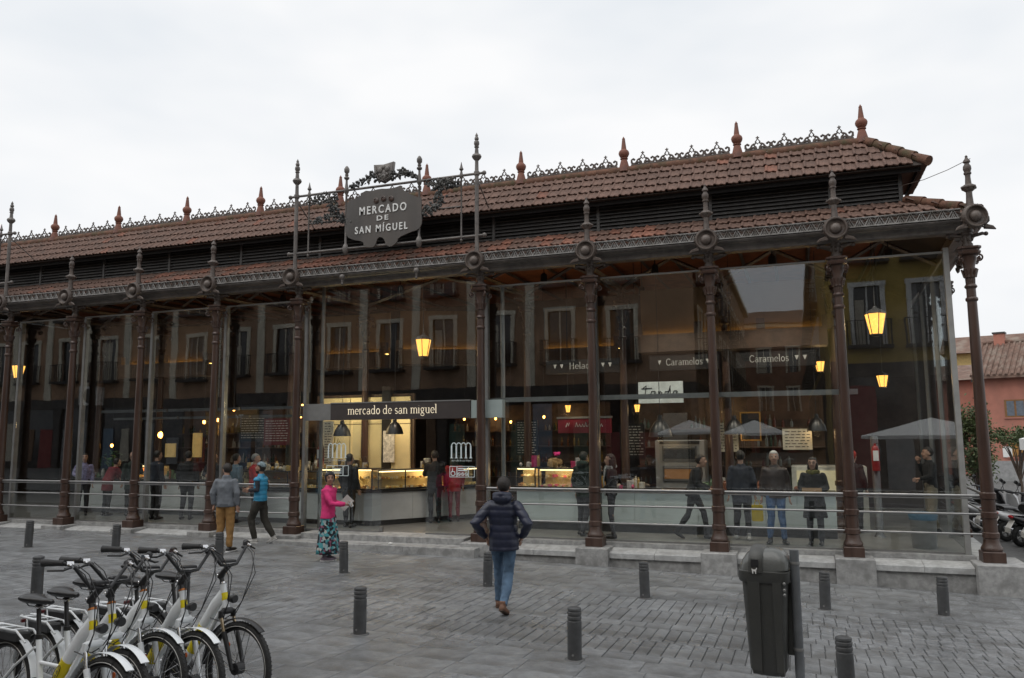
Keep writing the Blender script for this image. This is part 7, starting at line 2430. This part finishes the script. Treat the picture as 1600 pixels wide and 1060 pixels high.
# --- man in navy puffer walking away
person('man in navy hooded puffer jacket, jeans and tan boots walking towards the hall', 2.58, -5.09, GZ(2.58, -5.09), face_dir(-0.12, 1.0), 1.74,
       dict(look=0.12, nod=0.10, elL=(.36, .16, 1.16), wrL=(.255, -.03, .955), elR=(-.36, .12, 1.15), wrR=(-.24, -.03, .965), knL=(.12, -.20, .54), anL=(.15, -.30, .09), knR=(-.06, -.03, .50), anR=(-.04, .24, .14),
            hipL=(.085, 0, .93), hipR=(-.085, 0, .93), footL=0.15, footR=-0.15, tipR=0.45, pelvis=(0, 0.0, .97), chest=(.015, -.01, 1.28)),
       dict(top=dict(m=C_NAVY, hem=0.80, fat=1.17, quilt=0.009, hood=True, collar=0.04), bottom=dict(m=C_JEAN, wide=1.05), shoes=C_BOOT, sole=mat('boot_sole', (0.08, 0.05, 0.035), 0.8), hair='short', face=False), True)

# --- people inside, behind the glass
FZ = 0.052
def inside(label, x, y, d, H, pose, top, bottom, **kw):
    w = dict(top=top, bottom=bottom, group='people inside the hall')
    w.update(kw)
    return person(label, x, y, FZ, face_dir(*d), H, pose, w)
walk = dict(knL=(.09, -.20, .54), anL=(.09, -.26, .085), knR=(-.09, .10, .50), anR=(-.09, .34, .16), tipR=0.6)
t, P, ML = inside('woman in black jacket with long pale scarf eating, beside the column', 2.72, 0.78, (-1, -0.25), 1.66, dict(elR=(-.24, .0, 1.16), wrR=(-.08, -.20, 1.40), elL=(.25, .0, 1.15), wrL=(.16, -.2, 1.0)), dict(m=C_BLK, hem=0.88), dict(m=C_CHAR, wide=0.85), hair='long')
fs = MB().tube([(0.05, -0.13, 0.88), (0.05, -0.16, 1.2), (0.03, -0.12, 1.44), (-0.05, -0.10, 1.46)], [(0.015, 0.06), (0.015, 0.06), (0.03, 0.06), (0.03, 0.05)], 8, up=(0, -1, 0))
fs.tube([(-0.09, 0.0, 1.47), (0, -0.10, 1.47), (0.09, 0.0, 1.47), (0, 0.09, 1.50)], 0.045, 8, closed=True)
fs.build('scarf', cloth('pale_scarf', (0.34, 0.34, 0.33), 0.9, 0.5, 20), t, True)
inside('person in dark green coat leaning over the sweets counter', 2.06, 1.12, (0.3, 1), 1.70, dict(elR=(-.25, -.08, 1.17), wrR=(-.18, -.30, 1.10), knR=(-.10, .05, .50), anR=(-.08, .22, .09)), dict(m=C_DGRN, hem=0.78, fat=1.12, hood=True), dict(m=C_CHAR), face=False)
inside('stooped person in black jacket striding past the oven', 4.29, 1.12, (1, 0.05), 1.68, dict(chest=(0, -.07, 1.26), neck=(0, -.13, 1.44), head=(0, -.19, 1.58), shL=(.18, -.10, 1.40), shR=(-.18, -.10, 1.40), elL=(.24, -.12, 1.12), wrL=(.2, -.34, 1.0), elR=(-.24, -.1, 1.12), wrR=(-.2, -.34, 1.0), **walk), dict(m=C_BLK, hem=0.84, fat=1.05), dict(m=C_BLK, wide=0.9), hair='short')
t, P, ML = inside('person in dark blue coat with back turned beside the yellow bag', 5.22, 1.22, (-0.1, 1), 1.72, dict(wrR=(-.25, -.02, .88), wrL=(.25, -.02, .88), anL=(.13, -.08, .085), anR=(-.10, .12, .085)), dict(m=C_DNAVY, hem=0.72, fat=1.10), dict(m=C_BLK), shoes=C_SNK, face=False)
bg = loft([[(p[0], p[1], zz) for p in rrect(w_, 0.07, 0.02, 3)] for zz, w_ in ((0, 0.18), (0.02, 0.22), (0.30, 0.21), (0.31, 0.20))])
bg.tube([(-0.05, 0, 0.31), (-0.03, 0, 0.40), (0.03, 0, 0.40), (0.05, 0, 0.31)], 0.008, 6)
tag(bg.build('shopping_bag', mat('yellow_bag', (0.65, 0.47, 0.02), 0.5), None, False, (5.50, 1.18, 0.42), (0, 0, 0.2)), 'bright yellow carrier bag hanging behind the railings', 'bag')
inside('white haired man in dark brown jacket and blue jeans facing out', 5.86, 0.78, (0.05, -1), 1.72, dict(wrL=(.25, -.03, .88), wrR=(-.25, -.03, .88), anL=(.13, .0, .085), anR=(-.13, .0, .085), footL=0.3, footR=-0.3), dict(m=C_BRN, hem=0.86, fat=1.1), dict(m=cloth('inside_denim', (0.06, 0.12, 0.24), 0.85, 0.3)), hairm=HAIRW)
t, P, ML = inside('woman in long black coat with green scarf and glasses holding cardboard', 6.54, 0.82, (-0.15, -1), 1.60, dict(elL=(.25, -.02, 1.14), wrL=(.11, -.24, 1.10), elR=(-.25, -.02, 1.14), wrR=(-.15, -.24, 1.08)), dict(m=C_BLK, hem=0.55, fat=1.12, flare=1.25), dict(m=C_CHAR), hair='long')
fs = MB().tube([(-0.09, 0.0, 1.46), (0, -0.11, 1.45), (0.09, 0.0, 1.46), (0, 0.09, 1.49)], 0.05, 8, closed=True)
fs.build('scarf', cloth('olive_scarf', (0.13, 0.12, 0.03), 0.9, 0.4, 20), t, True)
gl = MB()
for sx in (-1, 1):
    gl.tube([ML @ Vector((sx * 0.033 + 0.024 * math.cos(a * PI / 6), -0.098, 0.020 + 0.020 * math.sin(a * PI / 6))) for a in range(12)], 0.003, 5, closed=True)
gl.build('glasses', M_BLACK, t)
tag(MB().cbox(-0.17, 0.17, -0.012, 0.012, -0.055, 0.055, 0.003).build('cardboard_sheet', mat('cardboard', (0.33, 0.20, 0.10), 0.8), None, False, (6.50, 0.52, 1.055), (R(-12), 0, 0)), 'flat brown cardboard held by the woman in the long coat', 'cardboard')
inside('man in black shirt and khaki trousers, hand at his face, by the corner', 8.82, 3.2, (-1, -0.15), 1.74, dict(elR=(-.24, -.06, 1.18), wrR=(-.10, -.17, 1.44), elL=(.24, -.05, 1.17), wrL=(.14, -.24, 1.12), anL=(.1, -.12, .085), anR=(-.1, .1, .085)), dict(m=C_BLK, hem=0.92), dict(m=C_KHA, wide=1.15))
inside('dark clad person with red cap behind the last column', 7.36, 3.0, (0.5, 1), 1.68, dict(), dict(m=C_BLK, hem=0.84, fat=1.1), dict(m=C_BLK), hairm=cloth('red_cap', (0.35, 0.03, 0.02)), face=False)
inside('person in black coat ordering at the bakery corner', -1.95, 2.35, (-0.6, 0.8), 1.70, dict(elR=(-.24, -.06, 1.18), wrR=(-.14, -.26, 1.15), elL=(.24, -.06, 1.18), wrL=(.14, -.26, 1.15)), dict(m=C_BLK, hem=0.84, fat=1.12), dict(m=C_BLK), face=False)
inside('person in red coat waiting in the doorway aisle', -1.62, 2.75, (-0.5, 0.9), 1.62, dict(), dict(m=C_RED, hem=0.76, fat=1.08), dict(m=C_DRED, wide=0.9), hair='long', face=False)
inside('person in black standing at the bakery glass behind the woman in pink', -3.44, 0.92, (0.1, 1), 1.66, dict(anL=(.12, -.06, .085)), dict(m=C_BLK, hem=0.80, fat=1.1), dict(m=C_BLK), face=False)
inside('person in red jacket behind the railing next to the blue gilet', -6.02, 0.88, (0.9, 0.5), 1.66, dict(elR=(-.25, -.06, 1.17), wrR=(-.15, -.24, 1.08), elL=(.25, -.05, 1.17), wrL=(.15, -.24, 1.08)), dict(m=C_RED, hem=0.80, fat=1.18), dict(m=C_BLK), hairm=mat('hair_grey', (0.20, 0.19, 0.18), 0.7))
inside('person in grey blue jacket behind the grey blouson man', -6.72, 1.05, (0.3, 1), 1.66, dict(), dict(m=cloth('grey_blue_jacket', (0.12, 0.17, 0.21)), hem=0.84, fat=1.1), dict(m=C_BLK), face=False)
inside('person in lilac checked shirt beside the plant at the far left', -12.04, 1.42, (0.6, -0.6), 1.66, dict(elR=(-.25, -.05, 1.17), wrR=(-.15, -.24, 1.10)), dict(m=C_PURP, hem=0.88), dict(m=C_CHAR), hair='long')
inside('person in dark red coat leaning on the tavern counter', -11.30, 1.52, (0.3, 1), 1.62, dict(chest=(0, -.12, 1.22), neck=(0, -.20, 1.38), head=(0, -.26, 1.52), shL=(.18, -.16, 1.34), shR=(-.18, -.16, 1.34), elL=(.24, -.28, 1.12), wrL=(.15, -.42, 1.05), elR=(-.24, -.28, 1.12), wrR=(-.15, -.42, 1.05)), dict(m=C_DRED, hem=0.72, fat=1.12), dict(m=C_CHAR), face=False)
inside('bald person in dark coat right of the lit tavern showcase', -10.65, 1.72, (-0.7, 0.4), 1.70, dict(elR=(-.25, -.05, 1.17), wrR=(-.15, -.26, 1.12)), dict(m=C_DGRN, hem=0.72, fat=1.1), dict(m=C_BLK), hair=None)
inside('tall person in navy jacket standing with back turned between two columns', -9.24, 1.12, (0.2, 1), 1.74, dict(), dict(m=C_DNAVY, hem=0.86, fat=1.1), dict(m=C_BLK), shoes=M_BLACK, face=False)
inside('broad person in black puffer seen through the bay before the grey blouson man', -8.42, 1.32, (-0.4, 1), 1.72, dict(anL=(.15, -.05, .085)), dict(m=C_BLK, hem=0.84, fat=1.25, quilt=0.014), dict(m=C_CHAR), face=False)
inside('person in black coat facing out behind the tavern railing', -7.85, 1.62, (0.3, -1), 1.68, dict(elR=(-.25, -.05, 1.17), wrR=(-.12, -.22, 1.14)), dict(m=C_CHAR, hem=0.80, fat=1.1), dict(m=C_BLK))

bpy.data.scenes.remove(TMP)
